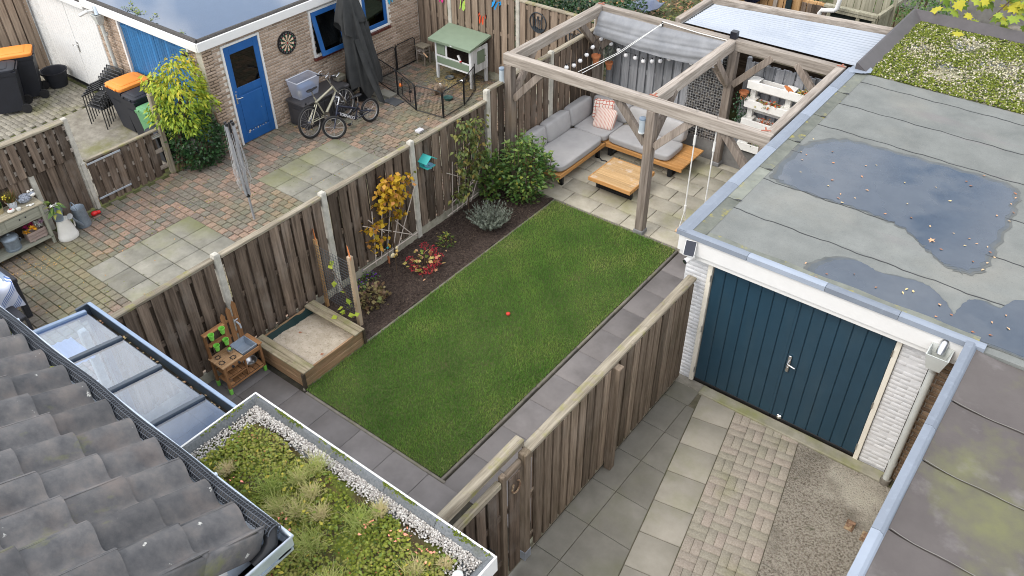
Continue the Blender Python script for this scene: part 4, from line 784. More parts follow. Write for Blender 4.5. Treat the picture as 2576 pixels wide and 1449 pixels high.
MB().box(-3.44, -3.33, 2.87, 4.46, 1.82, 1.91, c=.012).build('top_beam', CAPW['y'], GT); MB().box(-3.325, -3.255, 2.87, 3.985, 1.66, 1.75, c=.01).build('lower_beam', CAPW['y'], GT); MB().box(-3.325, -3.27, 4.065, 4.335, 1.66, 1.75, c=.01).build('lower_beam', PALEW['y'], GT)
boardsx(GT, -3.27, 2.9, 3.98, .05, 1.64, .13, .17, .02, .02, DARKW['z']); boardsx(GT, -3.31, 2.9, 3.98, .05, 1.64, .13, .17, .105, .02, DARKW['z'])
MB().box(-3.275, -3.255, 4.1, 4.28, .05, 1.655, c=.003).build('board', DARKW['z'], GT)
for z in (.3, 1.1): MB().box(-3.30, -3.282, 2.9, 4.3, z, z+.09).build('batten', DARKW['y'], GT)
MB().tube([(-3.255, 3.75, .92), (-3.21, 3.75, .92), (-3.2, 3.77, .9), (-3.2, 3.77, .78), (-3.21, 3.8, .74)], .008, 6).build('handle', plain('dark_iron', (.03, .03, .032), .5, metal=.4), GT)
mb = MB().tube([(-3.235, 4.19+.065*math.sin(a), 1.5-.08*math.cos(a)) for a in np.linspace(-2.6, 2.6, 16)], .011, 6); o = mb.build('horseshoe', RUST, label='rusty horseshoe hung on the gate board', cat='horseshoe')
# neighbour: fence behind the hutch
F3 = thing('back_fence', 'brown board fence behind the rabbit hutch with concrete posts', 'fence', (-11, 13.9, 0))
BX = [-14.4, -12.54, -10.6, -8.62]
for k, x in enumerate(BX):
    MB().box(x-.05, x+.05, 13.86, 13.95, 0, 2.06, c=.012).build('post', POSTC, F3)
    if k < 3:
        a, b = x+.055, BX[k+1]-.055
        MB().box(a, b, 13.885, 13.925, 0, .2, c=.006).build('base_plank', BASEC, F3)
        for z in (.35, 1.1, 1.85): MB().box(a, b, 13.895, 13.912, z, z+.09).build('batten', LARCHW, F3)
        boardsy(F3, 13.882, a, b, .2, 1.98, .145, .205, .01, .018, LARCHW if k != 1 else LARCHW); boardsy(F3, 13.927, a, b, .2, 1.98, .145, .205, .11, .018, LARCHW)
        MB().box(a, b, 13.86, 13.95, 1.985, 2.03, c=.008, t=.5).build('cap_rail', CAPW['x'], F3)
# low fence and gate on the street side of the neighbour's patio
F4 = thing('side_fence', 'dark board fence with raised upper panel behind the console table', 'fence', (-13.78, 4, 0))
for y_, z in ((5.42, 1.8), (3.5, 1.78), (4.57, 1.1)): MB().box(-13.83, -13.74, y_-.045, y_+.045, 0, z, c=.01).build('post', POSTC, F4)
boardsx(F4, -13.79, 2.2, 5.38, .02, 1.72, .145, .165, 0, .018, DARKW['z']); boardsx(F4, -13.815, 2.2, 5.38, .02, 1.72, .145, .165, .08, .018, DARKW['z'])
for z in (1.2, 1.42, 1.62): MB().box(-13.765, -13.745, 2.2, 5.38, z, z+.07).build('batten', GREYW['y'], F4)
boardsx(F4, -13.73, 2.2, 5.36, 1.10, 1.74, .125, .165, .03, .02, DARKW['z'])
MB().box(-13.83, -13.70, 2.2, 5.38, 1.745, 1.79, c=.008).build('cap_rail', CAPW['y'], F4)
GA = thing('patio_gate', 'low dark board gate between concrete posts with steel strap hinges', 'gate', (-13.75, 6.2, 0))
MB().box(-13.80, -13.70, 5.395, 5.47, 0, .95, c=.01).build('post', POSTC, GA); MB().box(-13.78, -13.68, 6.96, 7.05, 0, 1.65, c=.01).build('post', CAPW['z'], GA)
for z in (.14, .48, .78): MB().box(-13.775, -13.757, 5.5, 6.94, z, z+.08).build('batten', GREYW['y'], GA)
boardsx(GA, -13.745, 5.5, 6.92, .03, .92, .125, .165, .01, .018, DARKW['z']); boardsx(GA, -13.785, 5.5, 6.92, .03, .92, .125, .165, .09, .018, DARKW['z'])
MB().box(-13.80, -13.72, 5.49, 6.93, .925, .96, c=.006).build('cap_rail', CAPW['y'], GA)
for z in (.15, .86):
    MB().box(-13.735, -13.725, 5.5, 6.15, z, z+.035, c=.002).build('strap_hinge', ZINC, GA); MB().cyl((-13.72, 5.47, z-.02), (-13.72, 5.47, z+.06), .014, n=8).build('hinge_pin', RUST, GA)
mb = MB().box(-13.735, -13.715, 6.78, 6.97, .8, .85, c=.003); mb.cyl((-13.71, 6.8, .825), (-13.71, 6.99, .825), .01, n=8); mb.build('latch', STEEL, GA)
F5 = thing('larch_fence', 'light brown board fence behind the wheelie bins at the far left', 'fence', (-20, 7.8, 0))
boardsx(F5, 0, -2.2, 0.1, .08, 1.9, .15, .185, 0, .02, LARCHW); boardsx(F5, -.045, -2.2, .1, .08, 1.9, .15, .185, .09, .02, LARCHW)
MB().box(-.07, .03, -2.2, .1, 1.905, 1.95, c=.006).build('cap_rail', CAPW['y'], F5)
for c in F5.children: c.matrix_parent_inverse = Matrix.Identity(4)
F5.matrix_basis = T(-20.0, 7.95, 0, R(-28))

# ---------------------------------------------------------------- neighbour's brick shed
SHB = mat('buff_brick', [(.6, .57, .55), (1, 1, 1)], sc=40, rough=.9, bump=.5, bs=80, tr=[(.33, .25, .185), (.42, .32, .235), (.49, .38, .29), (.53, .42, .33)], layers=[((.19, .15, .12), 2.2, .6, .75, .5)])
MORTL = plain('pale_mortar', (.66, .61, .54), .95, var=.1, bump=.3, sc=40)
BLUE = plain('blue_paint', (.012, .095, .30), .4, spec=.5, var=.12, sc=3, layers=[((.03, .13, .33), 3, .52, .75, .6, (2, 2, .4))]); BLUE2 = plain('garage_door_blue', (.030, .145, .33), .5, spec=.4, var=.12, sc=3)
SH = thing('brick_shed', 'buff brick outbuilding with blue door, blue windows and flooded flat roof', 'shed', (-13.5, 8.1, 0))
hol = [(.41-.02, 1.3, 0, 2.08), (2.56, 3.38, 1.08, 2.1), (3.98, 4.80, 1.10, 2.1)]
mb = MB(); Y0 = 8.08
for a, b, z0, z1 in ((0, .39, 0, 2.25), (1.30, 2.56, 0, 2.25), (2.56, 3.38, 0, 1.08), (3.38, 3.98, 0, 2.25), (3.98, 4.80, 0, 1.10), (4.80, 5.78, 0, 2.25), (.39, 1.30, 2.08, 2.25), (2.56, 3.38, 2.1, 2.25), (3.98, 4.8, 2.1, 2.25)): mb.box(-13.7, -13.515, Y0+a, Y0+b, z0, z1)
mb.box(-13.90, -13.515, 8.095, 8.3, 0, 2.25); mb.box(-17.15, -16.3, 8.095, 8.3, 0, 2.25); mb.box(-16.3, -13.9, 8.2, 8.3, 0, 2.25); mb.box(-17.2, -13.7, 13.6, 13.8, 0, 2.25); mb.box(-17.2, -17.0, 8.3, 13.6, 0, 2.25)
sw = mb.build('wall', MORTL, SH)
bricks(sw, (-13.515, Y0, 0), (1, 0, 0), 5.76, .01, 2.2, SHB, hol, limit=300)
bricks(sw, (-17.15, 8.095, 0), (0, -1, 0), .86, .01, 2.2, SHB, limit=60); bricks(sw, (-13.90, 8.095, 0), (0, -1, 0), .385, .01, 2.2, SHB, limit=60)
MB().box(-13.68, -13.56, 8.5, 9.36, 0, 2.2).build('back_panel', JOINT, SH)
def vert(name, y0, y1, z0, z1, w, m, x0=-13.53, x1=-13.475, parent=None):
    mb = MB(); mb.box(x0, x1, y0, y0+w, z0, z1, c=.004); mb.box(x0, x1, y1-w, y1, z0, z1, c=.004); mb.box(x0, x1+.001, y0+w, y1-w, z1-w, z1, c=.004)
    if z0 > .5: mb.box(x0, x1+.001, y0+w, y1-w, z0, z0+w, c=.004)
    return mb.build(name, m, parent or SH)
vert('door_frame', 8.475, 9.38, 0, 2.085, .045, WHITE)
dr = MB().box(-13.53, -13.505, 8.525, 9.33, .02, 2.03).build('door', BLUE, SH); DG = glassy('dark_window_glass', (.25, .27, .28), .06)
for a in ((8.525, 8.645, .02, 2.03), (9.21, 9.33, .02, 2.03)): MB().box(-13.506, -13.488, *a, c=.004).build('stile', BLUE, dr)
for a in ((.02, .22), (1.04, 1.19), (1.87, 2.03)): MB().box(-13.506, -13.4885, 8.646, 9.209, *a, c=.004).build('rail', BLUE, dr)
MB().box(-13.498, -13.49, 8.65, 9.205, .26, 1.0, c=.006).build('panel', BLUE, dr)
DARKIN = plain('dark_interior', (.012, .011, .010), .8)
MB().box(-13.504, -13.5, 8.65, 9.205, 1.2, 1.865).build('window_backing', DARKIN, dr); MB().box(-13.498, -13.494, 8.647, 9.208, 1.192, 1.868).build('pane', DG, dr)
mb = MB().box(-13.488, -13.48, 8.565, 8.595, .88, 1.08, c=.003); mb.tube([(-13.48, 8.58, 1.0), (-13.44, 8.58, 1.0), (-13.43, 8.6, 1.0), (-13.43, 8.69, .995)], .009, 8); mb.build('door_handle', STEEL, dr)
CHIP = plain('bare_wood_chip', (.55, .47, .38), .8)
mb = MB()
for y_, z, r_ in ((8.72, .235, .022), (8.80, .225, .012), (8.86, .24, .01), (8.92, .232, .018), (8.98, .24, .008), (9.05, .238, .01), (9.12, .24, .012), (8.70, .205, .014), (9.10, .62, .008), (8.60, 1.13, .012)):
    mb.prism([(r_*math.cos(a)*rnd(.6, 1.2), r_*math.sin(a)*rnd(.7, 1.6)) for a in np.linspace(0, 6, 8)], .0015, facing((-13.4875, y_, z), (1, 0, 0)))
mb.build('paint_chip', CHIP, dr, kind='stuff')
SILL = mat('sill_tile', [(.07, .016, .012), (.13, .035, .025)], sc=9, rough=.35, bump=.1, tint=.3, spec=.5)
for n_, (a, b, z0, z1) in enumerate(((10.64, 11.46, 1.10, 2.10), (12.06, 12.88, 1.12, 2.10))):
    w = vert('window', a, b, z0, z1, .05, WHITE)
    MB().box(-13.66, -13.62, a+.05, b-.05, z0, z1).build('dark_room', DARKIN, w)
    if n_ == 0:       # tilted open sash, hinged at the top
        M_ = T(-13.49, (a+b)/2, z1-.05, 0, 0, R(-13)); hw = (b-a)/2-.055; hh = z1-z0-.1; mb = MB()
        mb.box(-.02, .025, -hw, -hw+.09, -hh, 0, M=M_, c=.004); mb.box(-.02, .025, hw-.09, hw, -hh, 0, M=M_, c=.004); mb.box(-.02, .026, -hw+.09, hw-.09, -.09, 0, M=M_, c=.004); mb.box(-.02, .026, -hw+.09, hw-.09, -hh, -hh+.09, M=M_, c=.004)
        mb.build('sash', BLUE, w); MB().box(0, .004, -hw+.09, hw-.09, -hh+.09, -.09, M=M_).build('pane', DG, w)
        MB().box(-13.6, -13.56, a+.3, b-.02, z0+.1, z1-.12).build('white_board', plain('white_board', (.62, .64, .66), .4), w)
    else:
        vert('sash', a+.055, b-.055, z0+.052, z1-.055, .09, BLUE, -13.515, -13.485, w); MB().box(-13.505, -13.5, a+.14, b-.14, z0+.14, z1-.14).build('pane', DG, w)
        mb = MB().box(-13.61, -13.55, a+.15, a+.45, z0+.1, z0+.25); mb.build('yellow_bag', plain('yellow_bag', (.5, .38, .03), .6), w); MB().box(-13.61, -13.55, a+.1, b-.2, z0+.42, z0+.48).build('shelf', ORANGEW['y'], w); MB().ball((-13.58, a+.58, z0+.22), (.05, .12, .1)).build('blue_bag', BLUE, w)
    for q in range(8):
        s0 = a-.02+(b-a+.04)/8*q; MB().box(-13.52, -13.44, s0+.004, s0+(b-a+.04)/8-.004, z0-.062, z0-.004, t=rnd(), c=.006, M=None).build('sill_tile', SILL, w)
# roof
WET = water('roof_water', (.030, .042, .065), .025, 0); patchy(WET, .02, .12, .6)
BIT = mat('bitumen_edge', [(.045, .042, .04), (.10, .095, .088)], sc=30, rough=.95, bump=.7, bs=120, bd=.006)
rf = MB().box(-17.3, -13.42, 7.98, 14.4, 2.22, 2.315).build('roof', BIT, SH)
MB().box(-13.42, -13.385, 7.96, 14.4, 2.17, 2.335, c=.006).build('fascia', WHITE, SH); MB().box(-17.3, -13.42, 7.945, 7.98, 2.165, 2.335, c=.006).build('fascia', WHITE, SH)
MB().tube([(-13.47, 14.4, 2.335), (-13.47, 8.03, 2.335)], .05, 8).build('roof_rim', BIT, rf, smooth=60); MB().tube([(-17.3, 8.03, 2.335), (-13.47, 8.03, 2.335)], .05, 8).build('roof_rim', BIT, rf, smooth=60)
MB().box(-17.3, -13.53, 8.09, 14.4, 2.316, 2.326).build('standing_water', WET, rf)
for k in range(10):
    x = random.choice((rnd(-16.4, -13.8), rnd(-16.4, -15)));  y_ = 8.1+abs(random.gauss(0, .16)); n = 12
    scatter('roof_weed', LEAFV, LEAFF, np.stack([NR.normal(x, .05, n), NR.normal(y_+.03, .03, n), NR.uniform(2.33, 2.36, n)], 1), eul(NR.uniform(0, 6, n), NR.uniform(-.8, .2, n), NR.normal(0, .4, n)), NR.uniform(.035, .055, n), NR.uniform(-.9, .1, n), SEDL, kind=None, cat='weed', label='small green weed clump at the edge of the flooded shed roof', group='weeds on the shed roof')
# blue garage doors, downpipe
fr = MB().box(-16.295, -16.235, 8.06, 8.2, 0, 2.16, c=.004); fr.box(-13.96, -13.905, 8.06, 8.2, 0, 2.16, c=.004); fr.build('garage_frame', WHITE, SH)
for n_, (a, b) in enumerate(((-16.23, -15.105), (-15.095, -13.965))):
    d = MB().box(a, b, 8.13, 8.15, .03, 2.15).build('garage_door', BLUE2, SH); w = (b-a)/13
    for q in range(13): MB().box(a+w*q+.003, a+w*(q+1)-.003, 8.108, 8.1305, .04, 2.14, t=rnd(), c=.006).build('door_plank', BLUE2, d)
    for z in (.95, 1.95): MB().box(a if n_ == 0 else b-.62, a+.62 if n_ == 0 else b, 8.098, 8.108, z, z+.05, c=.002).build('strap_hinge', BLUE2, d)
t = thing('downpipe', 'grey downpipe with hopper on the brick pier of the shed', 'downpipe', (-16.7, 7.98, 0))
frus(MB(), -16.68, 7.93, 1.95, 2.15, .05, .10).build('hopper', GPIPE, t); MB().cyl((-16.68, 7.95, 1.98), (-16.68, 8.0, 0.02), .04, n=12).build('pipe', GPIPE, t, smooth=40); MB().cyl((-16.68, 7.93, 2.14), (-16.72, 7.95, 2.3), .05, n=10).build('spout', ZINC, t, smooth=40)
for z in (.9, 1.7): MB().cyl((-16.68, 7.98, z), (-16.68, 7.98, z+.05), .052, n=12).build('collar', GPIPE, t)
t = thing('security_camera', 'white security camera beside the hopper of the brick shed', 'camera', (-16.9, 7.85, 2.15))
MB().cyl((-16.85, 7.84, 2.2), (-16.98, 7.72, 2.12), .035, n=12).build('body', WHITE, t, smooth=40); MB().cyl((-16.98, 7.72, 2.12), (-16.985, 7.715, 2.117), .03, n=12).build('lens', SOLAR, t); MB().cyl((-16.85, 7.84, 2.2), (-16.8, 7.93, 2.2), .015, n=8).build('bracket', WHITE, t)
t = thing('flood_light', 'black floodlight on a cable at the shed roof corner', 'lamp', (-13.65, 7.9, 2.1))
MB().box(-13.78, -13.62, 7.84, 7.9, 2.07, 2.15, c=.01).build('housing', BLK, t); MB().tube([(-13.55, 7.95, 2.14), (-13.68, 7.88, 2.12), (-13.78, 7.86, 2.06)], .012, 6).build('arm', BLK, t); MB().tube([(-13.7, 7.9, 2.08), (-13.66, 7.93, 1.8), (-13.5, 7.97, 1.55)], .006, 5).build('cable', WHITE, t)
# white garage next to it
WG = thing('white_garage', 'white rendered garage with tall white double doors', 'garage', (-18.4, 8.1, 0))
RENDER = mat('white_render', [(.52, .52, .50), (.70, .70, .68)], sc=7, rough=.9, bump=.8, bs=20, bd=.02)
mb = MB().box(-20.2, -19.56, 8.1, 8.4, 0, 2.2); mb.box(-19.56, -17.2, 8.1, 8.4, 2.06, 2.2); mb.build('wall', RENDER, WG)
for n_, (a, b) in enumerate(((-19.55, -18.375), (-18.365, -17.18))):
    d = MB().box(a, b, 8.09, 8.12, .03, 2.055, c=.004).build('door', WHITE, WG)
    for q in range(11): MB().box(a+.01+(b-a-.02)/11*q+.002, a+.01+(b-a-.02)/11*(q+1)-.002, 8.083, 8.0905, .08, 2.05, c=.003).build('door_plank', WHITE, d)
    MB().box(a, b, 8.08, 8.1, .01, .07).build('weather_bar', BLK, d)
    if n_ == 1: mb = MB().box(-18.33, -18.29, 8.07, 8.083, .88, 1.12, c=.003); mb.tube([(-18.31, 8.07, 1.05), (-18.31, 8.03, 1.05), (-18.33, 8.02, 1.05), (-18.42, 8.02, 1.04)], .012, 8); mb.build('door_handle', STEEL, d)
MB().box(-20.2, -17.25, 7.94, 8.08, 2.1, 2.24, c=.01).build('fascia', WHITE, WG); MB().box(-20.2, -17.32, 7.95, 14, 2.24, 2.3).build('roof', BIT, WG)
mb = MB()
for k in range(30): mb.tube([(-20.08+.05*math.cos(a), 7.98, .1+k*.07+.045*math.sin(a)) for a in np.linspace(0, 2*pi, 8)], .009, 4, closed=True)
mb.box(-20.16, -20.10, 7.98, 8.05, 0, 2.2, c=.005); mb.build('rain_chain', ZINC, WG)
# ---------------------------------------------------------------- pergola and lounge corner
PG = thing('pergola', 'weathered grey timber pergola over the lounge terrace', 'pergola', (-6, 12.4, 0))
SHOE = plain('concrete_shoe', (.22, .22, .22), .8, var=.2)
YF, YB, ZT, XL, XM, XR = 10.70, 13.56, 2.52, -8.34, -5.52, -3.65
for x, y_ in ((XL, YF), (XM, YF), (XR, YF), (XL, YB), (XM, YB), (XR, YB)):
    MB().box(x-.075, x+.075, y_-.075, y_+.075, .08, ZT-.19, c=.008, t=rnd()).build('post', POSTW, PG); MB().box(x-.09, x+.09, y_-.09, y_+.09, 0, .085, c=.01).build('post_shoe', SHOE, PG)
for a, b in (((XL-.10, YF, ZT-.095), (XR+.07, YF, ZT-.095)), ((XL-.10, YB, ZT-.095), (XR+.07, YB, ZT-.095)), ((XL, YF+.07, ZT-.092), (XL, YB-.07, ZT-.092)), ((XM-.05, YF+.07, ZT-.092), (XM-.05, YB-.07, ZT-.092)), ((XR, YF+.07, ZT-.092), (XR, YB-.07, ZT-.092))):
    MB().beam(a, b, .135, .19, t=rnd(), c=.008).build('beam', GREYW['x' if a[1] == b[1] else 'y'], PG)
def brace(a, b): MB().beam(a, b, .09, .12, t=rnd(), c=.006, up=(0, 0, 1)).build('brace', POSTW, PG)
zt, zl = ZT-.14, 1.70
for x, s_ in ((XL+.08, 1), (XM-.08, -1), (XM+.08, 1), (XR-.08, -1)):
    brace((x, YF+.02, zl), (x+.64*s_, YF+.02, zt)); brace((x, YB-.03, zl), (x+.64*s_, YB-.03, zt))
for x in (XL, XM-.02, XR): brace((x, YF+.08, zl), (x, YF+.72, zt)); brace((x, YB-.08, zl), (x, YB-.72, zt))
REDB = plain('red_brown_flashing', (.30, .10, .06), .7)
for x, y_, a in ((XM-.06, YF+.08, 0), (XR-.06, YF+.07, .5), (XR, YB-.01, 0), (XL, YB, 0)):
    m_ = MB(); m_.box(-.07, .07, -.012, .012, 0, .008, M=T(x, y_, ZT+.002, a)); m_.box(-.012, .012, .0125, .10, 0, .0075, M=T(x, y_, ZT+.002, a)); m_.build('flashing', REDB, PG)
MB().box(XM-.12, XM, YB-.05, YB+.07, ZT, ZT+.13, c=.006).build('post_cap', plain('dark_cap', (.012, .013, .02), .35), PG)
for x in (-4.79, -4.45): MB().cyl((x, YF, ZT), (x, YF, ZT+.06), .006, n=6).build('eye_bolt', STEEL, PG)
MARK = set(bpy.data.objects)
# shade cloth, cords, lights
CLOTH = mat('shade_cloth', [(.27, .28, .295), (.36, .37, .385)], sc=5, rough=.95, bump=.5, bs=300, bd=.002, trans=.2)
def clothf(u, v):
    x = -8.48+2.72*u; sag = .10*math.sin(pi*min(1, u*1.05)); fold = .012*math.sin(v*13+3*u)+.006*math.sin(v*31+u*9)+.004*math.sin(u*40+v*8)
    y_ = 13.87-.17*v-.06*math.sin(pi*v)+fold; z = 2.27-.02*v-.40*v**1.3-sag*(.35+.65*v)*.8+.03*math.sin(v*9+2*u)*(1-v); return (x+.05*math.sin(pi*v)*(1-u)-.04*v, y_, z)
o = MB().grid(clothf, 70, 26).build('shade_cloth', CLOTH, smooth=180, label='grey shade cloth gathered in folds along the back pergola beam', cat='shade cloth')
CORD = plain('white_cord', (.72, .71, .67), .8)
t = thing('guy_cord', 'white double cord stretched across the pergola to the shade cloth', 'cord', (-7.1, 12.4, 2.35))
MB().tube([(-7.12, 13.82, 2.34), (-7.10, 12.3, 2.30), (-7.1, 11.12, 2.36)], .0055, 5).build('strand', CORD, t); MB().tube([(-7.17, 13.82, 2.30), (-7.17, 12.3, 2.27), (-7.18, 11.12, 2.36)], .0055, 5).build('strand', CORD, t)
MB().tube([(-7.14, 13.82, 2.36), (-6.4, 13.80, 2.335), (-5.74, 13.81, 2.33)], .009, 5).build('strand', CORD, t); MB().ball((-7.16, 13.8, 2.29), .025, 8, 6).build('knot', CORD, t); MB().box(-7.16, -7.12, 13.82, 13.825, 2.25, 2.36).build('cleat', BLK, t)
BULB = plain('frosted_bulb', (.82, .82, .82), .3, spec=.6)
t = thing('string_lights', 'string of round white bulbs along the fences of the lounge corner', 'string lights', (-7.8, 13.6, 1.7))
BL = [(-8.42, 12.6, 1.57), (-8.42, 12.85, 1.52), (-8.42, 13.06, 1.54), (-8.42, 13.28, 1.58), (-8.42, 13.48, 1.67), (-8.46, 13.84, 1.70), (-8.24, 13.86, 1.65), (-8.06, 13.86, 1.57), (-7.89, 13.86, 1.51), (-7.68, 13.86, 1.51), (-7.5, 13.86, 1.49), (-7.31, 13.86, 1.54), (-7.14, 13.86, 1.59), (-6.96, 13.86, 1.68), (-6.78, 13.86, 1.78), (-6.65, 13.86, 1.87), (-6.5, 13.86, 1.72)]
for p in BL: MB().ball(p, .043, 12, 8).build('bulb', BULB, t, smooth=180); MB().cyl((p[0], p[1], p[2]+.04), (p[0], p[1], p[2]+.065), .014, n=8).build('socket', BLK, t)
MB().tube([(p[0], p[1], p[2]+.065) for p in BL], .004, 4).build('cable', BLK, t)
LAMPC = plain('grey_blue_lamp', (.38, .43, .46), .4, spec=.5)
for n_, (x, z) in enumerate(((-8.47, 2.12), (-5.65, 2.05))):
    t = thing('wall_lamp', ('grey cylinder lamp on the left pergola post at the fence', 'grey cylinder lamp on the middle front pergola post')[n_], 'lamp', (x, 10.66, z), 'lamps on the pergola posts'); y_ = 10.64
    MB().cyl((x, y_, z-.11), (x, y_, z+.10), .052, n=18).build('body', LAMPC, t, smooth=40); MB().lathe([(.058, z+.10), (.058, z+.125), (.05, z+.132), (.001, z+.134)], 18, T(x, y_, 0)).build('cap', plain('lamp_cap', (.18, .23, .29), .35) if n_ == 0 else MATS['lamp_cap'], t, smooth=40)
    MB().cyl((x, y_, z-.135), (x, y_, z-.11), .056, n=18).build('rim', plain('frosted_rim', (.6, .62, .62), .3) if n_ == 0 else MATS['frosted_rim'], t, smooth=40); MB().box(x, x+.07, y_+.01, y_+.06, z-.05, z+.05, c=.004).build('bracket', LAMPC, t)
TERRA = plain('terracotta', (.46, .17, .07), .8, var=.12)
def pot(parent, x, y_, z, r, h): MB().lathe([(r*.62, z), (r*.9, z+h*.75), (r*1.08, z+h*.75), (r*1.08, z+h), (r*.95, z+h), (r*.9, z+h*.85), (.001, z+h*.84)], 18, T(x, y_, 0)).build('pot', TERRA, parent, smooth=35)
LAV = mat('lavender_leaf', [(.85, .85, .85), (1.1, 1.1, 1.1)], sc=20, tr=[(.075, .09, .062), (.14, .165, .125), (.20, .225, .18), (.18, .15, .17)], rough=.8, bump=0)
def sprigs(name, parent, c, n, r, h, mats, tint=(-.8, .6), lean=.6, stem=8, **kw):
    """narrow leaves in whorls along leaning stems"""
    P_, A_, S_, T_ = [], [], [], []
    for i in range(n):
        a = rnd(0, 6.3); q = random.random()**.6; d = Vector((math.cos(a)*q*lean, math.sin(a)*q*lean, 1)).normalized(); b = Vector(c)+Vector((math.cos(a)*q*r*.35, math.sin(a)*q*r*.35, 0)); L_ = h*rnd(.65, 1.05)
        for k in range(stem):
            p = b+d*L_*(.25+.75*k/stem)+Vector((0, 0, -.10*h*q*(k/stem)**2))
            for w in range(3): P_.append(p); A_.append((rnd(0, 6.3), rnd(-1.3, -.5), rnd(-.3, .3))); S_.append(rnd(.6, 1)*h*.12); T_.append(rnd(*tint))
    A_ = np.array(A_); n2 = len(P_)
    return scatter(name, [(0, 0, 0), (.5, .13, 0), (1, 0, 0), (.5, -.13, 0)], [(0, 1, 2, 3)], np.array([tuple(p) for p in P_]), eul(A_[:, 0], A_[:, 1], A_[:, 2]), np.array(S_), np.array(T_), mats, parent, **kw)
t = thing('flower_pot', 'bright terracotta pot hung on the corner post of the pergola', 'pot', (-8.42, 13.6, 1.3), 'terracotta pots at the pergola corner'); pot(t, -8.42, 13.60, 1.30, .085, .17); MB().tube([(-8.42, 13.67, 1.46), (-8.44, 13.78, 1.56), (-8.5, 13.86, 1.5)], .008, 5).build('hook', BLK, t)
t = thing('flower_pot', 'smaller terracotta pot with lavender hung on the grey fence', 'pot', (-8.27, 13.85, 1.1), 'terracotta pots at the pergola corner'); pot(t, -8.27, 13.87, 1.12, .075, .15); sprigs('lavender', t, (-8.27, 13.87, 1.22), 26, .1, .46, LAV, kind=None)
# fence panels behind the lounge, gabion, concrete footing
F6 = thing('grey_fence', 'grey painted board fence behind the corner sofa and planter', 'fence', (-6, 14.15, 0))
boardsy(F6, 14.115, -8.42, -6.55, .3, 1.95, .145, .19, 0, .02, BLUEGREY); boardsy(F6, 14.155, -8.42, -6.55, .3, 1.95, .145, .19, .10, .02, BLUEGREY); boardsy(F6, 14.115, -5.5, -3.55, .3, 1.93, .145, .19, 0, .02, BLUEGREY); boardsy(F6, 14.155, -5.5, -3.55, .3, 1.93, .145, .19, .10, .02, BLUEGREY)
for z in (.5, 1.1, 1.7): MB().box(-8.42, -6.56, 14.128, 14.142, z, z+.09).build('batten', BLUEGREY, F6); MB().box(-5.5, -3.55, 14.128, 14.142, z, z+.09).build('batten', BLUEGREY, F6)
for x in (-6.55, -5.5): MB().box(x, x+.07, 14.10, 14.18, 0, 2.0, c=.005).build('post', BLUEGREY, F6)
MB().box(-5.42, -3.5, 14.09, 14.11, 2.03, 2.13, c=.004).build('top_board', CAPW['x'], F6)
CW = plain('grey_concrete_wall', (.18, .175, .165), .9, var=.25, sc=5, bump=.3)
MB().box(-6.40, -3.5, 13.64, 13.765, 0, .40, c=.008).build('footing_wall', CW, label='low grey concrete wall under the stone cage', cat='wall')
BACK = [o for o in bpy.data.objects if o not in MARK and o.parent is None and o.name.split('.')[0] not in ('footing_wall', 'wall_lamp')]
GB = thing('gabion', 'tall wire cage filled with dark stones behind the sofa', 'gabion', (-5.95, 13.7, .41))
WIRE = plain('galvanised_wire', (.46, .47, .48), .4, metal=.5)
MB().box(-6.36, -5.50, 13.68, 13.76, .41, 2.1).build('stone_core', plain('dark_core', (.04, .04, .04), .9), GB)
DSTONE = mat('dark_stone', [(.8, .8, .8), (1.1, 1.1, 1.1)], sc=20, tr=[(.06, .06, .065), (.11, .11, .112), (.17, .165, .155), (.24, .21, .17)], rough=.7, bump=0)
n = 1900; scatter('cage_stone', oct_, ocf, np.stack([NR.uniform(-6.36, -5.50, n), NR.uniform(13.655, 13.68, n), NR.uniform(.42, 2.1, n)], 1), eul(NR.uniform(0, 6, n), NR.uniform(0, 6, n), NR.uniform(0, 6, n)), np.stack([NR.uniform(.025, .04, n), NR.uniform(.02, .035, n), NR.uniform(.02, .032, n)], 1), NR.uniform(-1, 1, n), DSTONE, GB)
mb = MB()
for i in range(18): x = -6.38+.052*i; mb.tube([(x, 13.62, .41), (x, 13.62, 2.12)], .0032, 4)
for i in range(33): z = .43+.052*i; mb.tube([(-6.38, 13.617, z), (-5.50, 13.617, z)], .0032, 4)
mb.build('wire_mesh', WIRE, GB, kind='stuff')
for x in (-6.39, -5.49): MB().cyl((x, 13.63, .41), (x, 13.63, 2.12), .01, n=6).build('corner_rod', WIRE, GB)
# corner sofa
FAB = mat('grey_fabric', [(.35, .345, .34), (.42, .412, .405)], sc=4, rough=.95, bump=.3, bs=260, bd=.002, tint=.05, spec=.1)
SF = thing('corner_sofa', 'grey cushioned corner sofa on a low teak platform', 'sofa', (-7.4, 12.4, 0))
for a in ((-8.36, -7.42, 10.98, 12.52), (-8.36, -5.75, 12.53, 13.42)):
    if a[1] < -7: MB().box(-7.45, -7.42, 10.98, 12.52, .21, .29, c=.004).build('rail', TEAK['y'], SF); MB().box(-8.36, -7.45, 10.98, 11.01, .21, .29, c=.004).build('rail', TEAK['x'], SF)
    else: MB().box(-7.42, -5.75, 12.53, 12.56, .21, .292, c=.004).build('rail', TEAK['x'], SF)
MB().box(-8.35, -7.46, 11.02, 12.5, .25, .28).build('deck', TEAK['y'], SF)
for k in range(10): MB().box(-8.3, -5.75, 12.565+.086*k, 12.565+.086*k+.082, .255, .29, c=.003, t=rnd()).build('deck_plank', TEAK['x'], SF)
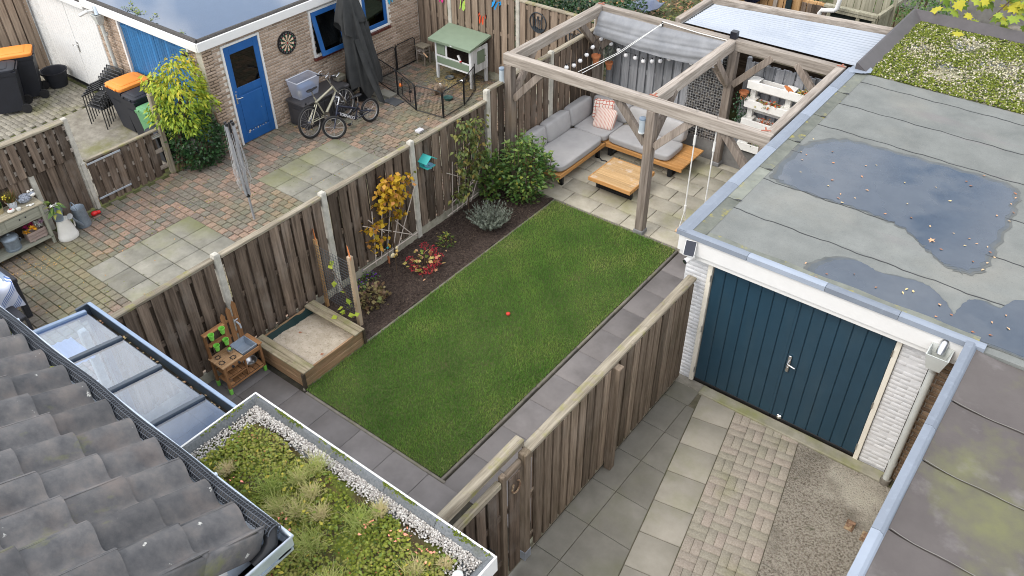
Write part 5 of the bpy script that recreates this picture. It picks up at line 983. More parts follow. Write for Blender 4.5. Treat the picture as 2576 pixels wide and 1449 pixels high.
for x, y_ in ((-7.5, 11.15), (-7.5, 12.40), (-7.35, 12.62), (-6.02, 12.62)):
    mb = MB(); w = (1, 0) if y_ > 12.5 else (0, 1)
    mb.box(x-.04, x+.04, y_-.03, y_+.03, .0, .21, c=.004); mb.box(x-.04, x+.04, y_+.031 if w[0] else y_-.03, y_+.6 if w[0] else y_+.03, 0, .035, c=.003)
    mb.build('leg', BLK, SF)
def cu(nm, x0, x1, y0, y1, z0, z1, rx=0, ry=0, puff=.12, ax='z'):
    M_ = T((x0+x1)/2, (y0+y1)/2, (z0+z1)/2, 0, rx, ry); l = [x1-x0, y1-y0, z1-z0]
    if ax == 'x': M_ = M_ @ Matrix.Rotation(pi/2, 4, 'Y'); l = [l[2], l[1], l[0]]
    if ax == 'y': M_ = M_ @ Matrix.Rotation(pi/2, 4, 'X'); l = [l[0], l[2], l[1]]
    mb = MB(); cushion(mb, M_, *l, puff=puff, n=8, t=rnd()); return mb.build(nm, FAB, SF, smooth=60)
cu('seat_cushion', -8.2, -7.43, 11.03, 12.5, .29, .44, puff=.08); cu('seat_cushion', -8.2, -7.43, 12.5, 13.3, .292, .435, puff=.1); cu('seat_cushion', -7.42, -6.07, 12.55, 13.25, .293, .443, puff=.08)
for a, b in ((11.02, 11.62), (11.63, 12.42), (12.43, 13.2)): cu('back_cushion', -8.38, -8.16, a, b, .40, .80, ry=-.16, puff=.22, ax='x')
cu('back_cushion', -8.2, -7.36, 13.2, 13.42, .40, .80, rx=-.14, puff=.22, ax='y'); cu('back_cushion', -7.35, -6.1, 13.17, 13.42, .40, .82, rx=-.14, puff=.2, ax='y')
def patmat(name, kind):
    m = bpy.data.materials.new(name); m.use_nodes = True; t = m.node_tree; N = t.nodes.new; K = t.links.new; b = t.nodes['Principled BSDF']; tcx = N('ShaderNodeTexCoord'); b.inputs['Roughness'].default_value = .9
    r = N('ShaderNodeValToRGB'); r.color_ramp.elements[0].color = (.74, .68, .60, 1); r.color_ramp.elements[1].color = (.52, .11, .07, 1); r.color_ramp.interpolation = 'CONSTANT'
    if kind == 'rings':
        v = N('ShaderNodeTexVoronoi'); v.feature = 'DISTANCE_TO_EDGE'; v.inputs['Scale'].default_value = 15; v.inputs['Randomness'].default_value = .35; K(tcx.outputs['Object'], v.inputs[0]); mth = N('ShaderNodeMath'); mth.operation = 'LESS_THAN'; mth.inputs[1].default_value = .09; K(v.outputs['Distance'], mth.inputs[0])
    else:
        sp = N('ShaderNodeSeparateXYZ'); K(tcx.outputs['Object'], sp.inputs[0]); fs = []
        for ax_, s_ in (('X', 210.), ('Y', 330.)):
            a = N('ShaderNodeMath'); a.operation = 'MULTIPLY'; a.inputs[1].default_value = s_; K(sp.outputs[ax_], a.inputs[0]); c = N('ShaderNodeMath'); c.operation = 'SINE'; K(a.outputs[0], c.inputs[0]); g = N('ShaderNodeMath'); g.operation = 'GREATER_THAN'; g.inputs[1].default_value = -.2; K(c.outputs[0], g.inputs[0]); fs.append(g)
        mth = N('ShaderNodeMath'); mth.operation = 'MULTIPLY'; K(fs[0].outputs[0], mth.inputs[0]); K(fs[1].outputs[0], mth.inputs[1])
    K(mth.outputs[0], r.inputs[0]); K(r.outputs[0], b.inputs['Base Color']); return m
for n_, (p, rz_, rx_, k, lb) in enumerate((((-7.86, 13.12, .62), .35, R(66), 'rings', 'square cushion with red ring pattern leaning on the sofa corner'), ((-7.68, 12.90, .57), .15, R(48), 'check', 'pink checked cushion in front of the ring patterned one'))):
    mb = MB(); cushion(mb, Matrix.Identity(4), .42, .42, .13, puff=.5, n=8); o = mb.build('throw_pillow', patmat('pillow_'+k, k), smooth=60, org=(0, 0, 0), label=lb, cat='cushion'); o.matrix_basis = T(*p, rz_, rx_, 0)
CT = thing('coffee_table', 'low square teak coffee table on black frame legs', 'table', (-6.53, 11.68, 0))
for k in range(8): MB().box(-6.95, -6.1, 11.26+.105*k, 11.26+.105*k+.102, .275, .32, c=.004, t=rnd()).build('plank', TABLEW, CT)
mb = MB(); mb.box(-6.955, -6.095, 11.24, 11.2595, .25, .321, c=.003); mb.box(-6.955, -6.095, 12.1, 12.12, .25, .321, c=.003); mb.box(-6.97, -6.9515, 11.24, 12.12, .25, .3205); mb.box(-6.0985, -6.08, 11.24, 12.12, .25, .3205); mb.build('apron', TEAK['x'], CT)
for y_ in (11.5, 11.95):
    mb = MB(); mb.box(-6.93, -6.88, y_-.03, y_+.03, 0, .275, c=.003); mb.box(-6.22, -6.17, y_-.03, y_+.03, 0, .275, c=.003); mb.box(-6.88, -6.22, y_-.03, y_+.03, 0, .045, c=.003); mb.build('leg', BLK, CT)
t = thing('strap', 'black strap lying on the terrace beside the sofa leg', 'strap', (-7.3, 12.3, 0)); MB().tube([(-7.45, 12.4, .012), (-7.36, 12.33, .012), (-7.28, 12.36, .012), (-7.16, 12.29, .01)], .012, 5).build('band', BLK, t)
SW = thing('swing', 'childs swing with wooden seat on white ropes from the pergola beam', 'swing', (-4.68, 10.9, 0))
SEATW = plain('pale_seat_wood', (.62, .40, .24), .7, sc=20)
for x in (-4.83, -4.50):
    MB().tube([(x, 10.86, 2.18), (x, 10.88, .62)], .011, 6).build('rope', CORD, SW); MB().tube([(x, 10.88, .62), (x-.02, 10.78, .26)], .008, 5).build('rope_tail', CORD, SW); MB().tube([(x, 10.88, .62), (x+.02, 10.98, .26)], .008, 5).build('rope_tail', CORD, SW)
    MB().cyl((x, 10.865, 2.0), (x, 10.862, 1.84), .02, n=8).build('splice', CORD, SW); MB().cyl((x, 10.88, .72), (x, 10.88, .6), .02, n=8).build('splice', CORD, SW); MB().cyl((x, 10.86, 2.185), (x, 10.86, 2.0), .007, n=6).build('hook', STEEL, SW)
MB().box(-4.9, -4.43, 10.76, 11.0, .23, .262, c=.006).build('seat', SEATW, SW)
MARK = set(bpy.data.objects)
# white pallet planter
PL = thing('pallet_planter', 'white painted pallet planter on the grey fence', 'planter', (-4.55, 14.0, 0))
PW = plain('white_planter_paint', (.78, .77, .73), .6, var=.05, sc=8)
for x in (-5.24, -4.58, -3.93): MB().box(x, x+.10, 13.96, 14.07, .3, 1.72, c=.004).build('stringer', PW, PL)
for z in (.38, .55, .85, 1.05, 1.22, 1.45, 1.6): MB().box(-5.14, -3.93, 14.035, 14.055, z, z+.1, c=.003).build('back_slat', PW, PL)
for z in (.50, .98, 1.36, 1.72):
    MB().box(-5.27, -3.80, 13.82, 13.845, z-.15, z, c=.004).build('front_board', PW, PL); MB().box(-5.27, -3.80, 13.846, 13.96, z-.15, z-.13).build('pocket_floor', PW, PL)
    for a, b in ((-5.27, -5.08), (-4.62, -4.42), (-3.92, -3.80)): MB().box(a, b, 13.846, 14.06, z-.02, z-.001, c=.003).build('ledge', PW, PL)
    MB().box(-5.08, -3.92, 13.85, 13.955, z-.13, z-.06).build('potting_soil', SOIL, PL)
MB().box(-5.27, -3.8, 13.825, 13.845, .70, .80, c=.004).build('front_board', PW, PL)
MIX = mat('planter_leaf', [(.85, .85, .85), (1.1, 1.1, 1.1)], sc=20, tr=[(.04, .10, .02), (.16, .24, .04), (.35, .30, .05), (.50, .16, .05), (.50, .03, .03)], rough=.6, bump=0, trans=.15)
def clump(name, c, rad, n, size, mats, tint, lb, cat='plant', group=None, flat=.6, limit=300):
    t = thing(name, lb, cat, (c[0], c[1], c[2]), group); P_ = NR.normal(0, 1, (n, 3)); P_ /= np.linalg.norm(P_, axis=1)[:, None]; P_ *= (NR.uniform(.2, 1, n)**.5)[:, None]; P_[:, 2] = abs(P_[:, 2]); P_ = P_*np.array(rad)+np.array(c)
    yw = np.arctan2(P_[:, 1]-c[1], P_[:, 0]-c[0])+NR.normal(0, .7, n)
    leaves(t, P_, eul(yw, NR.normal(.1, flat, n), NR.normal(0, .5, n)), NR.uniform(.7, 1.25, n)*size, np.clip(NR.uniform(tint[0], tint[1], n), -1, 1), mats, limit=limit)
    mb = MB()
    for k in range(5): a = rnd(0, 6.3); mb.tube([(c[0], c[1], c[2]-.02), (c[0]+.6*rad[0]*math.cos(a), c[1]+.6*rad[1]*math.sin(a), c[2]+rad[2]*.6)], .004, 4)
    mb.build('stem', STEMM, t); return t
STEMM = plain('brown_stem', (.10, .065, .04), .9, var=.3)
clump('strawberry_plant', (-4.85, 13.88, 1.30), (.26, .07, .12), 110, .07, MIX, (-.6, 1), 'red and green strawberry plants in the second row of the planter', limit=60)
clump('strawberry_plant', (-4.18, 13.88, 1.66), (.22, .07, .13), 110, .07, MIX, (-.8, .6), 'green and orange strawberry plants in the top row of the planter', limit=60)
clump('heather', (-4.85, 13.89, .93), (.16, .06, .16), 90, .04, MIX, (.45, .75), 'rust coloured heather in the third row of the planter', limit=40)
clump('herb', (-4.62, 13.89, .93), (.10, .06, .16), 50, .035, MIX, (-1, -.5), 'dark green herb beside the rust coloured heather', limit=30)
clump('herb', (-4.32, 13.89, 1.30), (.10, .06, .12), 60, .035, MIX, (-1, -.4), 'green herb right of the strawberries in the second row', limit=30)
clump('heather', (-4.12, 13.89, 1.30), (.12, .06, .18), 90, .035, mat('pale_heather', [(.25, .17, .15), (.36, .27, .24)], sc=30, bump=0), (-1, 1), 'pale mauve heather in the second row of the planter', limit=30)
clump('herb', (-5.0, 13.89, .45), (.16, .06, .15), 60, .035, MIX, (-1, .4), 'green and brown herbs in the lowest row of the planter', limit=30)
IVY = mat('ivy_leaf', [(.8, .8, .8), (1.1, 1.1, 1.1)], sc=20, tr=[(.008, .035, .014), (.016, .065, .026), (.03, .10, .04), (.07, .13, .04)], rough=.4, bump=0, spec=.5)
t = thing('hanging_ivy', 'dark ivy trailing from a terracotta pot beside the planter', 'plant', (-5.36, 13.9, 1.3)); pot(t, -5.36, 13.92, 1.30, .08, .15)
n = 240; Z = NR.uniform(.86, 1.44, n); P_ = np.stack([-5.36+NR.normal(0, .06, n)*(1.2-(1.44-Z)*.9), 13.88+NR.normal(0, .04, n), Z], 1); leaves(t, P_, eul(NR.uniform(0, 6.3, n), NR.uniform(.3, 1.3, n), NR.normal(0, .4, n)), NR.uniform(.035, .06, n), NR.uniform(-1, .7, n), IVY, limit=120)
RUSTB = plain('orange_rust', (.52, .17, .05), .8, sc=15, var=.2)
BIRD = [(-.09, .045), (-.06, .055), (-.035, .05), (0, .035), (.04, .012), (.09, -.035), (.10, -.055), (.05, -.03), (.02, -.035), (.0, -.06), (-.012, -.032), (-.05, -.01), (-.068, .02), (-.085, .034)]
def bird(M, lb, k=1): o = MB().prism([(x*k, y*k) for x, y in BIRD], .004).build('bird_ornament', RUSTB, org=(0, 0, 0), label=lb, cat='ornament', group='rusty metal birds'); o.matrix_basis = M
bird(T(-4.52, 13.83, 1.76, .3, R(80)), 'rusty metal bird on the top edge of the white planter'); bird(T(-4.47, 13.83, .99, .2, R(80)), 'rusty metal bird on the third row of the white planter'); bird(T(-3.86, 13.83, 1.40, .2, R(80)), 'rusty metal bird at the right end of the planter beside the roof trim')
BACK += [o for o in bpy.data.objects if o not in MARK and o.parent is None]
for o in BACK:
    cx_ = o.location.x if o.location.length > .1 else -6.0
    o.location += Vector((-.025*cx_, -.39 if o.name == 'shade_cloth' else -.33, .16))
SW.location += Vector((.07, -.16, .13))
# ---------------------------------------------------------------- own garden: sandbox, play kitchen, plants
SB = thing('sandbox', 'wooden sandbox with two mossy seat planks and beige sand', 'sandbox', (-7.8, 5.2, 0))
x0, x1, y0, y1 = -8.33, -7.28, 4.66, 5.8
for a, ax in (((x0, x1, y0, y0+.03), 'x'), ((x0, x1, y1-.03, y1), 'x'), ((x0, x0+.03, y0+.031, y1-.031), 'y'), ((x1-.03, x1, y0+.031, y1-.031), 'y')):
    for z in (.0, .145): MB().box(*a, z+.004, z+.14, c=.005, t=rnd()).build('side_board', BOXW[ax], SB)
for x in (x0+.035, x1+.012):
    for y_ in (y0-.005, y1+.005): MB().box(x-.035, x+.01, y_-.022, y_+.022, 0, .285, c=.004).build('corner_post', plain('dark_end_grain', (.06, .045, .03), .9, sc=20, var=.4) if 'dark_end_grain' not in MATS else MATS['dark_end_grain'], SB)
for yb, sg in ((4.65, 1), (5.81, -1)):
    for k in range(2): a = yb+sg*.098*k; b = a+sg*.094; MB().box(x0-.01, x1+.03, min(a, b), max(a, b), .288, .315, c=.005, t=rnd()).build('seat_plank', MOSSW, SB)
SAND = mat('sand', [(.40, .34, .255), (.58, .51, .41)], sc=9, rough=1, bump=.9, bs=70, bd=.02, layers=[((.20, .16, .11), 34, .55, .68, .6), ((.50, .43, .32), 1.8, .58, .7, .7)])
MB().grid(lambda u, v: (x0+.03+(x1-x0-.06)*u, y0+.03+(y1-y0-.06)*v, .16+.03*math.sin(3*u+1)*math.sin(4*v)+rnd(-.006, .006)+.02*math.exp(-((u-.75)**2+(v-.3)**2)*12)), 44, 48).build('sand', SAND, SB, smooth=80)
MB().grid(lambda u, v: (x0+.032+.05*v+.012*math.sin(14*u), y0+.04+(y1-y0-.08)*u, .285-.12*v+.01*math.sin(23*u)), 30, 3).build('liner', plain('dark_green_liner', (.012, .035, .035), .4), SB, smooth=60)
for x, y_, lb in ((-8.05, 5.27, 'brown curled leaf lying on the sand near the liner'), (-7.45, 5.15, 'brown leaf lying on the sand near the lawn side')): link('fallen_leaf', lm[0], M=T(x, y_, .19, 1, .4, 0) @ Matrix.Scale(.06, 4), label=lb, cat='leaf')

MK = thing('mud_kitchen', 'stained wooden toy mud kitchen with steel basin by the sandbox', 'toy kitchen', (-8.15, 4.25, 0))
LIME = plain('lime_paint', (.22, .62, .09), .45, var=.05); DKM = plain('dark_knob', (.02, .024, .028), .5)
bx = lambda nm, a, ax='y', m=None: MB().box(*a, c=.003, t=rnd()).build(nm, m or KITW[ax], MK)
for x, y_, z1 in ((-8.02, 3.965, .50), (-8.02, 4.555, .50), (-8.30, 3.965, .94), (-8.30, 4.555, .50)):
    l = bx('leg', (x-.018, x+.018, y_-.018, y_+.018, .09, z1), 'z'); MB().box(x-.02, x+.02, y_-.02, y_+.02, 0, .10, c=.003).build('painted_foot', LIME, l)
for k in range(2): bx('top_plank', (-8.32+.165*k, -8.157+.165*k, 3.93, 4.27, .50, .52), m=KITTOP)
bx('top_plank', (-8.32, -8.0, 4.535, 4.6, .501, .522), 'x'); bx('front_rail', (-8.008, -7.992, 3.98, 4.535, .43, .499)); bx('side_rail', (-8.29, -8.04, 3.953, 3.97, .43, .499), 'x'); bx('side_rail', (-8.29, -8.04, 4.55, 4.567, .43, .499), 'x')
for k in range(4): bx('shelf_slat', (-8.30, -8.01, 3.985+.075*k, 4.055+.075*k, .29, .304), 'x')
for k in range(7): bx('shelf_slat', (-8.30, -8.01, 3.985+.082*k, 4.06+.082*k, .14, .154), 'x')
bx('divider', (-8.025, -7.995, 4.27, 4.295, .155, .43), 'z'); bx('shelf_rail', (-8.008, -7.992, 3.985, 4.27, .265, .289)); bx('shelf_rail', (-8.008, -7.992, 3.985, 4.54, .112, .139))
bx('back_post', (-8.32, -8.28, 4.255, 4.275, .52, .94), 'z'); bx('pot_shelf', (-8.325, -8.245, 3.94, 4.27, .93, .948)); bx('pot_shelf', (-8.325, -8.245, 3.985, 4.254, .72, .738))
for k, y_ in enumerate((4.30, 4.40, 4.50)):
    h = (1.06, 1.11, 1.16)[k]; MB().prism([(-.034, 0), (.034, 0), (.034, h-.56), (0, h-.50), (-.034, h-.56)], .014, facing((-8.315, y_, .52), (1, 0, 0)), t=rnd()).build('picket', KITW['z'], MK)
bx('picket_rail', (-8.33, -8.316, 4.265, 4.54, .62, .66)); bx('picket_rail', (-8.33, -8.316, 4.265, 4.54, .88, .92))
mb = MB(); mb.tube([(-8.30, 4.46, .84), (-8.25, 4.46, .85), (-8.20, 4.46, .84), (-8.19, 4.46, .78)], .013, 8); mb.tube([(-8.27, 4.43, .88), (-8.27, 4.49, .89)], .009, 6); mb.build('tap', plain('grey_plastic', (.35, .38, .42), .4), MK, smooth=40)
BAS = plain('zinc_basin', (.33, .39, .46), .4, metal=.3, var=.15)
mb = MB(); frus(mb, 0, 0, 0, .11, .10, .125); 
BS = MB().add([(v[0]*1.15-8.16, v[1]*1.02+4.402, v[2]+.422) for v in mb.v], mb.f).build('basin', BAS, MK)
for x, y_ in ((-8.23, 4.03), (-8.10, 4.0), (-8.07, 4.16)):
    mb = MB().tube([(x+.036*math.cos(a), y_+.036*math.sin(a), .524) for a in np.linspace(0, 2*pi, 17)[:-1]], .0035, 4, closed=True)
    for a in np.linspace(0, 2*pi, 9)[:-1]: mb.tube([(x+.022*math.cos(a), y_+.022*math.sin(a), .525), (x+.05*math.cos(a), y_+.05*math.sin(a), .525)], .003, 4)
    mb.build('burner_ring', DKM, MK)
for y_ in (4.08, 4.18): MB().cyl((-7.992, y_, .465), (-7.97, y_, .465), .018, n=12).build('knob', DKM, MK, smooth=40)
POTS = ((-8.25, 4.02, .92, 'upper left of the four lime green pots on the toy kitchen shelves'), (-8.25, 4.19, .92, 'upper right of the four lime green pots on the toy kitchen shelves'), (-8.25, 4.05, .71, 'lower left of the four lime green pots on the toy kitchen shelves'), (-8.25, 4.2, .71, 'lower right lime green pot on the toy kitchen, above the steel bucket'))
for x, y_, z, lb in POTS:
    mb = MB().lathe([(.026, z-.05), (.036, z+.03), (.043, z+.03), (.043, z+.045), (.037, z+.045), (.030, z-.03), (.001, z-.035)], 16, T(x+.045, y_, 0)); mb.build('toy_pot', LIME, smooth=40, label=lb, cat='pot', group='lime green toy pots')
t = thing('toy_bucket', 'shiny steel toy bucket standing on the mud kitchen top', 'bucket', (-8.16, 4.2, .52)); MB().lathe([(.03, .522), (.042, .58), (.045, .582), (.04, .58), (.03, .53), (.001, .53)], 16, T(-8.17, 4.2, 0)).build('body', STEEL, t, smooth=40); MB().tube([(-8.17, 4.2+.044*math.cos(a), .58+.02*math.sin(a)) for a in np.linspace(0, pi, 9)], .003, 4).build('handle', STEEL, t); MB().ball((-8.17, 4.195, .60), (.025, .025, .02)).build('green_lid', LIME, t)
t = thing('mixing_bowl', 'steel mixing bowl on the lower shelf of the mud kitchen', 'bowl', (-8.12, 4.42, .155)); MB().lathe([(.05, .156), (.09, .24), (.098, .242), (.086, .236), (.048, .165), (.001, .164)], 20, T(-8.12, 4.42, 0)).build('bowl', STEEL, t, smooth=40)
t = thing('toy_cup', 'small steel cup on the bottom shelf of the mud kitchen', 'cup', (-8.1, 4.05, .155)); MB().lathe([(.028, .156), (.032, .21), (.029, .21), (.026, .162), (.001, .162)], 14, T(-8.08, 4.04, 0)).build('cup', STEEL, t, smooth=40)
MB().lathe([(.001, 0), (.03, .004), (.036, .022), (.026, .034), (.001, .036)], 12, T(-5.98, 7.57, .03)).build('ball', plain('red_plastic', (.62, .05, .03), .4), smooth=60, label='small red toy lying in the middle of the lawn', cat='toy')
# mesh screen on two posts with rusty birds
MS = thing('mesh_screen', 'wire mesh screen between two slim posts behind the sandbox', 'screen', (-8.05, 6.05, 0))
NEWP = {a: wood('post_wood_'+a, (.34, .25, .16), (.55, .44, .32), a, .1) for a in 'z'}
MB().box(-8.37, -8.32, 6.02, 6.07, 0, 1.3, c=.004).build('post', ORANGEW['z'], MS); MB().box(-7.67, -7.60, 6.02, 6.09, 0, 1.3, c=.005).build('post', NEWP['z'], MS)
mb = MB()
for i in range(13): x = -8.345+.056*i; mb.tube([(x, 6.01, .25), (x, 6.01, 1.22)], .0034, 3)
for i in range(19): z = .25+.054*i; mb.tube([(-8.345, 6.008, z), (-7.63, 6.008, z)], .0034, 3)
mb.build('wire_mesh', plain('dark_wire', (.06, .07, .08), .5), MS, kind='stuff')
bird(T(-8.345, 6.05, 1.36, -.5, R(85)), 'rusty metal bird on the dark brown screen post at the fence', 1.3); bird(T(-7.63, 6.05, 1.37, -.5, R(85)), 'rusty metal bird on the pale screen post above the sandbox', 1.2)
# leaf materials
YEL = mat('yellow_leaf', [(.85, .85, .85), (1.1, 1.1, 1.1)], sc=20, tr=[(.16, .19, .02), (.50, .33, .02), (.60, .37, .025), (.55, .27, .06), (.38, .16, .07)], rough=.6, bump=0, trans=.3)
GRN = mat('green_leaf', [(.85, .85, .85), (1.1, 1.1, 1.1)], sc=20, tr=[(.035, .085, .018), (.06, .14, .03), (.10, .19, .045), (.20, .27, .06), (.42, .32, .04)], rough=.45, bump=0, spec=.4, trans=.15)
OLV = mat('olive_leaf', [(.85, .85, .85), (1.1, 1.1, 1.1)], sc=20, tr=[(.05, .085, .03), (.09, .135, .04), (.15, .18, .05), (.26, .22, .05), (.28, .15, .06)], rough=.55, bump=0, trans=.2)
BAMB = plain('pale_bamboo', (.55, .48, .42), .7)
def fan(parent, x, y_, z0, h, half, n, cross):
    for i in range(n):
        a = (i/(n-1)-.5)*2; MB().tube([(x+.03, y_+a*half*.55, z0-.05), (x+.02, y_+a*half*1.1+.25*h, z0+h*(1-.25*abs(a)))], .009, 5).build('cane', BAMB, parent)
    for za, a0, a1, dz in cross: MB().tube([(x+.045, y_+a0, za), (x+.045, y_+a1, za+dz)], .009, 5).build('cane', BAMB, parent)
t = thing('trellis', 'pale bamboo trellis fan behind the yellow leaved tree', 'trellis', (-8.38, 7.5, 0)); fan(t, -8.40, 7.4, .2, 1.25, .45, 5, [(.22, -.55, .75, .02), (1.0, -.42, .72, -.82), (1.05, -.3, .0, -.4), (.75, .25, .62, -.5)])
t = thing('trellis', 'pale bamboo trellis fan behind the young green tree', 'trellis', (-8.38, 9.3, 0)); fan(t, -8.40, 9.3, .15, 1.3, .45, 5, [(.15, -.4, .5, .06), (.35, -.25, .55, .2), (1.0, -.35, .5, -.6)])
def tree(name, lb, base, top, br, mats, tint, size, n, limit=300, shape=None, stemr=.016, lf=LEAFV):
    t = thing(name, lb, 'tree', base); mb = MB(); b, tp = Vector(base), Vector(top); pts = [b.lerp(tp, k/8)+Vector((rnd(-.015, .015), rnd(-.015, .015), 0)) for k in range(9)]
    mb.tube(pts, [stemr*(1-.75*k/8) for k in range(9)], 6, cap=False); mb.build('trunk', STEMM, t, smooth=60); P_ = []; mb = MB()
    for (f, dy, dz, dx) in br:
        s = b.lerp(tp, f); e = s+Vector((dx, dy, dz)); mb.tube([s, s.lerp(e, .5)+Vector((0, 0, .03)), e], [stemr*.5, stemr*.35, stemr*.15], 5, cap=False)
        k = int(n/len(br))
        for q in range(k): u = .25+.8*random.random(); P_.append(s.lerp(e, u)+Vector((random.gauss(0, .05), random.gauss(0, .06), random.gauss(-.01, .05))))
    mb.build('branch', STEMM, t, smooth=60); P_ = np.array([tuple(p) for p in P_]); n = len(P_)
    leaves(t, P_, eul(NR.uniform(0, 6.3, n), NR.uniform(.2, 1.3, n), NR.normal(0, .5, n)), NR.uniform(.75, 1.2, n)*size, np.clip(NR.normal(tint[0], tint[1], n), -1, 1), mats, limit=limit, tv=lf); return t
ROUND = [(0, 0, 0), (.4, .42, .06), (.4, -.42, .06), (.5, 0, -.03), (1, 0, -.05)]
tree('espalier_tree', 'young tree with yellow and orange autumn leaves against the fence', (-8.36, 7.58, 0), (-8.28, 7.52, 1.66), [(.35, -.55, .05, .03), (.42, .2, .25, .05), (.55, -.62, .08, .03), (.6, .25, .22, .05), (.62, -.3, .25, .06), (.7, .62, .30, .02), (.72, -.2, .2, .08), (.8, .25, .2, .05), (.85, -.22, .18, .05), (.9, .1, .15, .05), (.8, .05, .3, .1), (.66, .08, .28, .1)], YEL, (.0, .42), .09, 440, lf=ROUND)
tree('apple_tree', 'young green apple tree on a stake beside the laurel', (-8.24, 9.35, 0), (-8.2, 9.33, 1.9), [(.2, -.35, .2, .05), (.28, -.3, .25, .08), (.35, .35, .3, .03), (.45, -.3, .3, .08), (.5, .4, .2, .04), (.55, -.25, .25, .1), (.6, .3, .3, .06), (.68, -.3, .15, .05), (.75, .35, .2, .04), (.82, -.25, .2, .03), (.88, .3, .15, .02), (.93, -.15, .12, .04), (.7, .1, .3, .15), (.4, .1, .25, .15)], OLV, (-.1, .4), .095, 640)
def bush(name, lb, c, rad, n, size, mats, tint, stems=9, limit=300, up=.3, cat='shrub', shoots=0, lf=LEAFV):
    t = thing(name, lb, cat, (c[0], c[1], 0)); P_ = NR.normal(0, 1, (n, 3)); P_ /= np.linalg.norm(P_, axis=1)[:, None]; q = NR.uniform(.25, 1, n)**.45
    lump = 1+.16*np.sin(P_[:, 0]*5+1)*np.sin(P_[:, 1]*4+2)+.12*np.sin(P_[:, 2]*7+P_[:, 0]*3); P_ = P_*(q*lump)[:, None]; D_ = P_.copy(); P_ = P_*np.array(rad)+np.array(c); P_[:, 2] = np.maximum(P_[:, 2], .02)
    yw = np.arctan2(D_[:, 1], D_[:, 0])+NR.normal(0, .6, n); T_ = np.clip(NR.normal(tint[0], tint[1], n)+.25*D_[:, 2]*0, -1, 1)
    mb = MB(); E = []
    for k in range(stems):
        a = rnd(0, 6.3); r_ = rnd(.3, .8); e = Vector((c[0]+r_*rad[0]*math.cos(a), c[1]+r_*rad[1]*math.sin(a), c[2]+rad[2]*rnd(.3, .9))); mb.tube([(c[0]+.1*math.cos(a), c[1]+.1*math.sin(a), 0), Vector((c[0], c[1], 0)).lerp(e, .5)+Vector((.05*math.cos(a), .05*math.sin(a), 0)), e], [.012, .009, .004], 5, cap=False)
    for k in range(shoots):
        a = rnd(0, 6.3); r_ = rnd(.2, .95); s = Vector((c[0]+r_*rad[0]*math.cos(a), c[1]+r_*rad[1]*math.sin(a), c[2]+rad[2]*math.sqrt(1-r_*r_)*.9)); e = s+Vector((rnd(-.05, .05), rnd(-.05, .05), rnd(.10, .24))); mb.tube([s-Vector((0, 0, .15)), e], .005, 4, cap=False)
        for w in range(9): E.append((s.lerp(e, w/8), rnd(0, 6.3)))
    mb.build('stem', STEMM, t)
    if E: P_ = np.concatenate([P_, np.array([tuple(e[0]) for e in E])]); yw = np.concatenate([yw, [e[1] for e in E]]); T_ = np.concatenate([T_, NR.uniform(.0, .5, len(E))]); n = len(P_)
    leaves(t, P_, eul(yw, NR.normal(up, .45, n)*-1, NR.normal(0, .5, n)), NR.uniform(.7, 1.25, n)*size, T_, mats, limit=limit, tv=lf); return t
bush('laurel', 'glossy green laurel bush between lawn and sofa', (-7.75, 10.38, .55), (.47, .50, .62), 1700, .09, GRN, (-.05, .4), shoots=18)
bush('currant_bush', 'light green currant bush between apple tree and laurel', (-8.22, 9.92, .5), (.2, .24, .5), 420, .085, GRN, (.05, .25), shoots=4, lf=ROUND, limit=200)
t = thing('lavender', 'grey green lavender bush in the flower bed near the lawn', 'shrub', (-7.66, 9.22, 0)); sprigs('foliage', t, (-7.66, 9.22, .02), 150, .42, .46, LAV, tint=(-.7, .5), lean=1.0, stem=11, kind=None)
bush('rose', 'small low rose bush with yellowing leaves on bare soil', (-7.95, 8.38, .08), (.14, .15, .16), 130, .045, MIX, (-.6, .35), stems=4, limit=130)
bush('heuchera', 'bronze and olive coral bells plant behind the screen post', (-7.88, 6.55, .06), (.24, .28, .20), 240, .075, mat('bronze_leaf', [(.85, .85, .85), (1.1, 1.1, 1.1)], sc=20, tr=[(.06, .03, .025), (.12, .06, .04), (.16, .13, .05), (.24, .20, .09), (.14, .16, .05)], rough=.5, bump=0), (0, .5), limit=240, lf=ROUND)
VIO = plain('violet_petal', (.12, .03, .30), .6)
for c, lb in (((-8.3, 6.92), 'low green cushion with violet flowers beside the fence'), ((-8.25, 6.62), 'second violet flowered cushion, nearer the screen post')):
    t = bush('aubrieta', lb, (*c, .05), (.12, .12, .10), 160, .035, GRN, (-.1, .3), stems=3, limit=60, cat='flower'); n = 26
    scatter('petals', oct_, ocf, np.stack([NR.normal(c[0]+.02, .07, n), NR.normal(c[1], .07, n), NR.uniform(.08, .16, n)], 1), eul(NR.uniform(0, 6, n), NR.uniform(0, 6, n), NR.uniform(0, 6, n)), NR.uniform(.008, .016, n), NR.uniform(-1, 1, n), VIO, t)
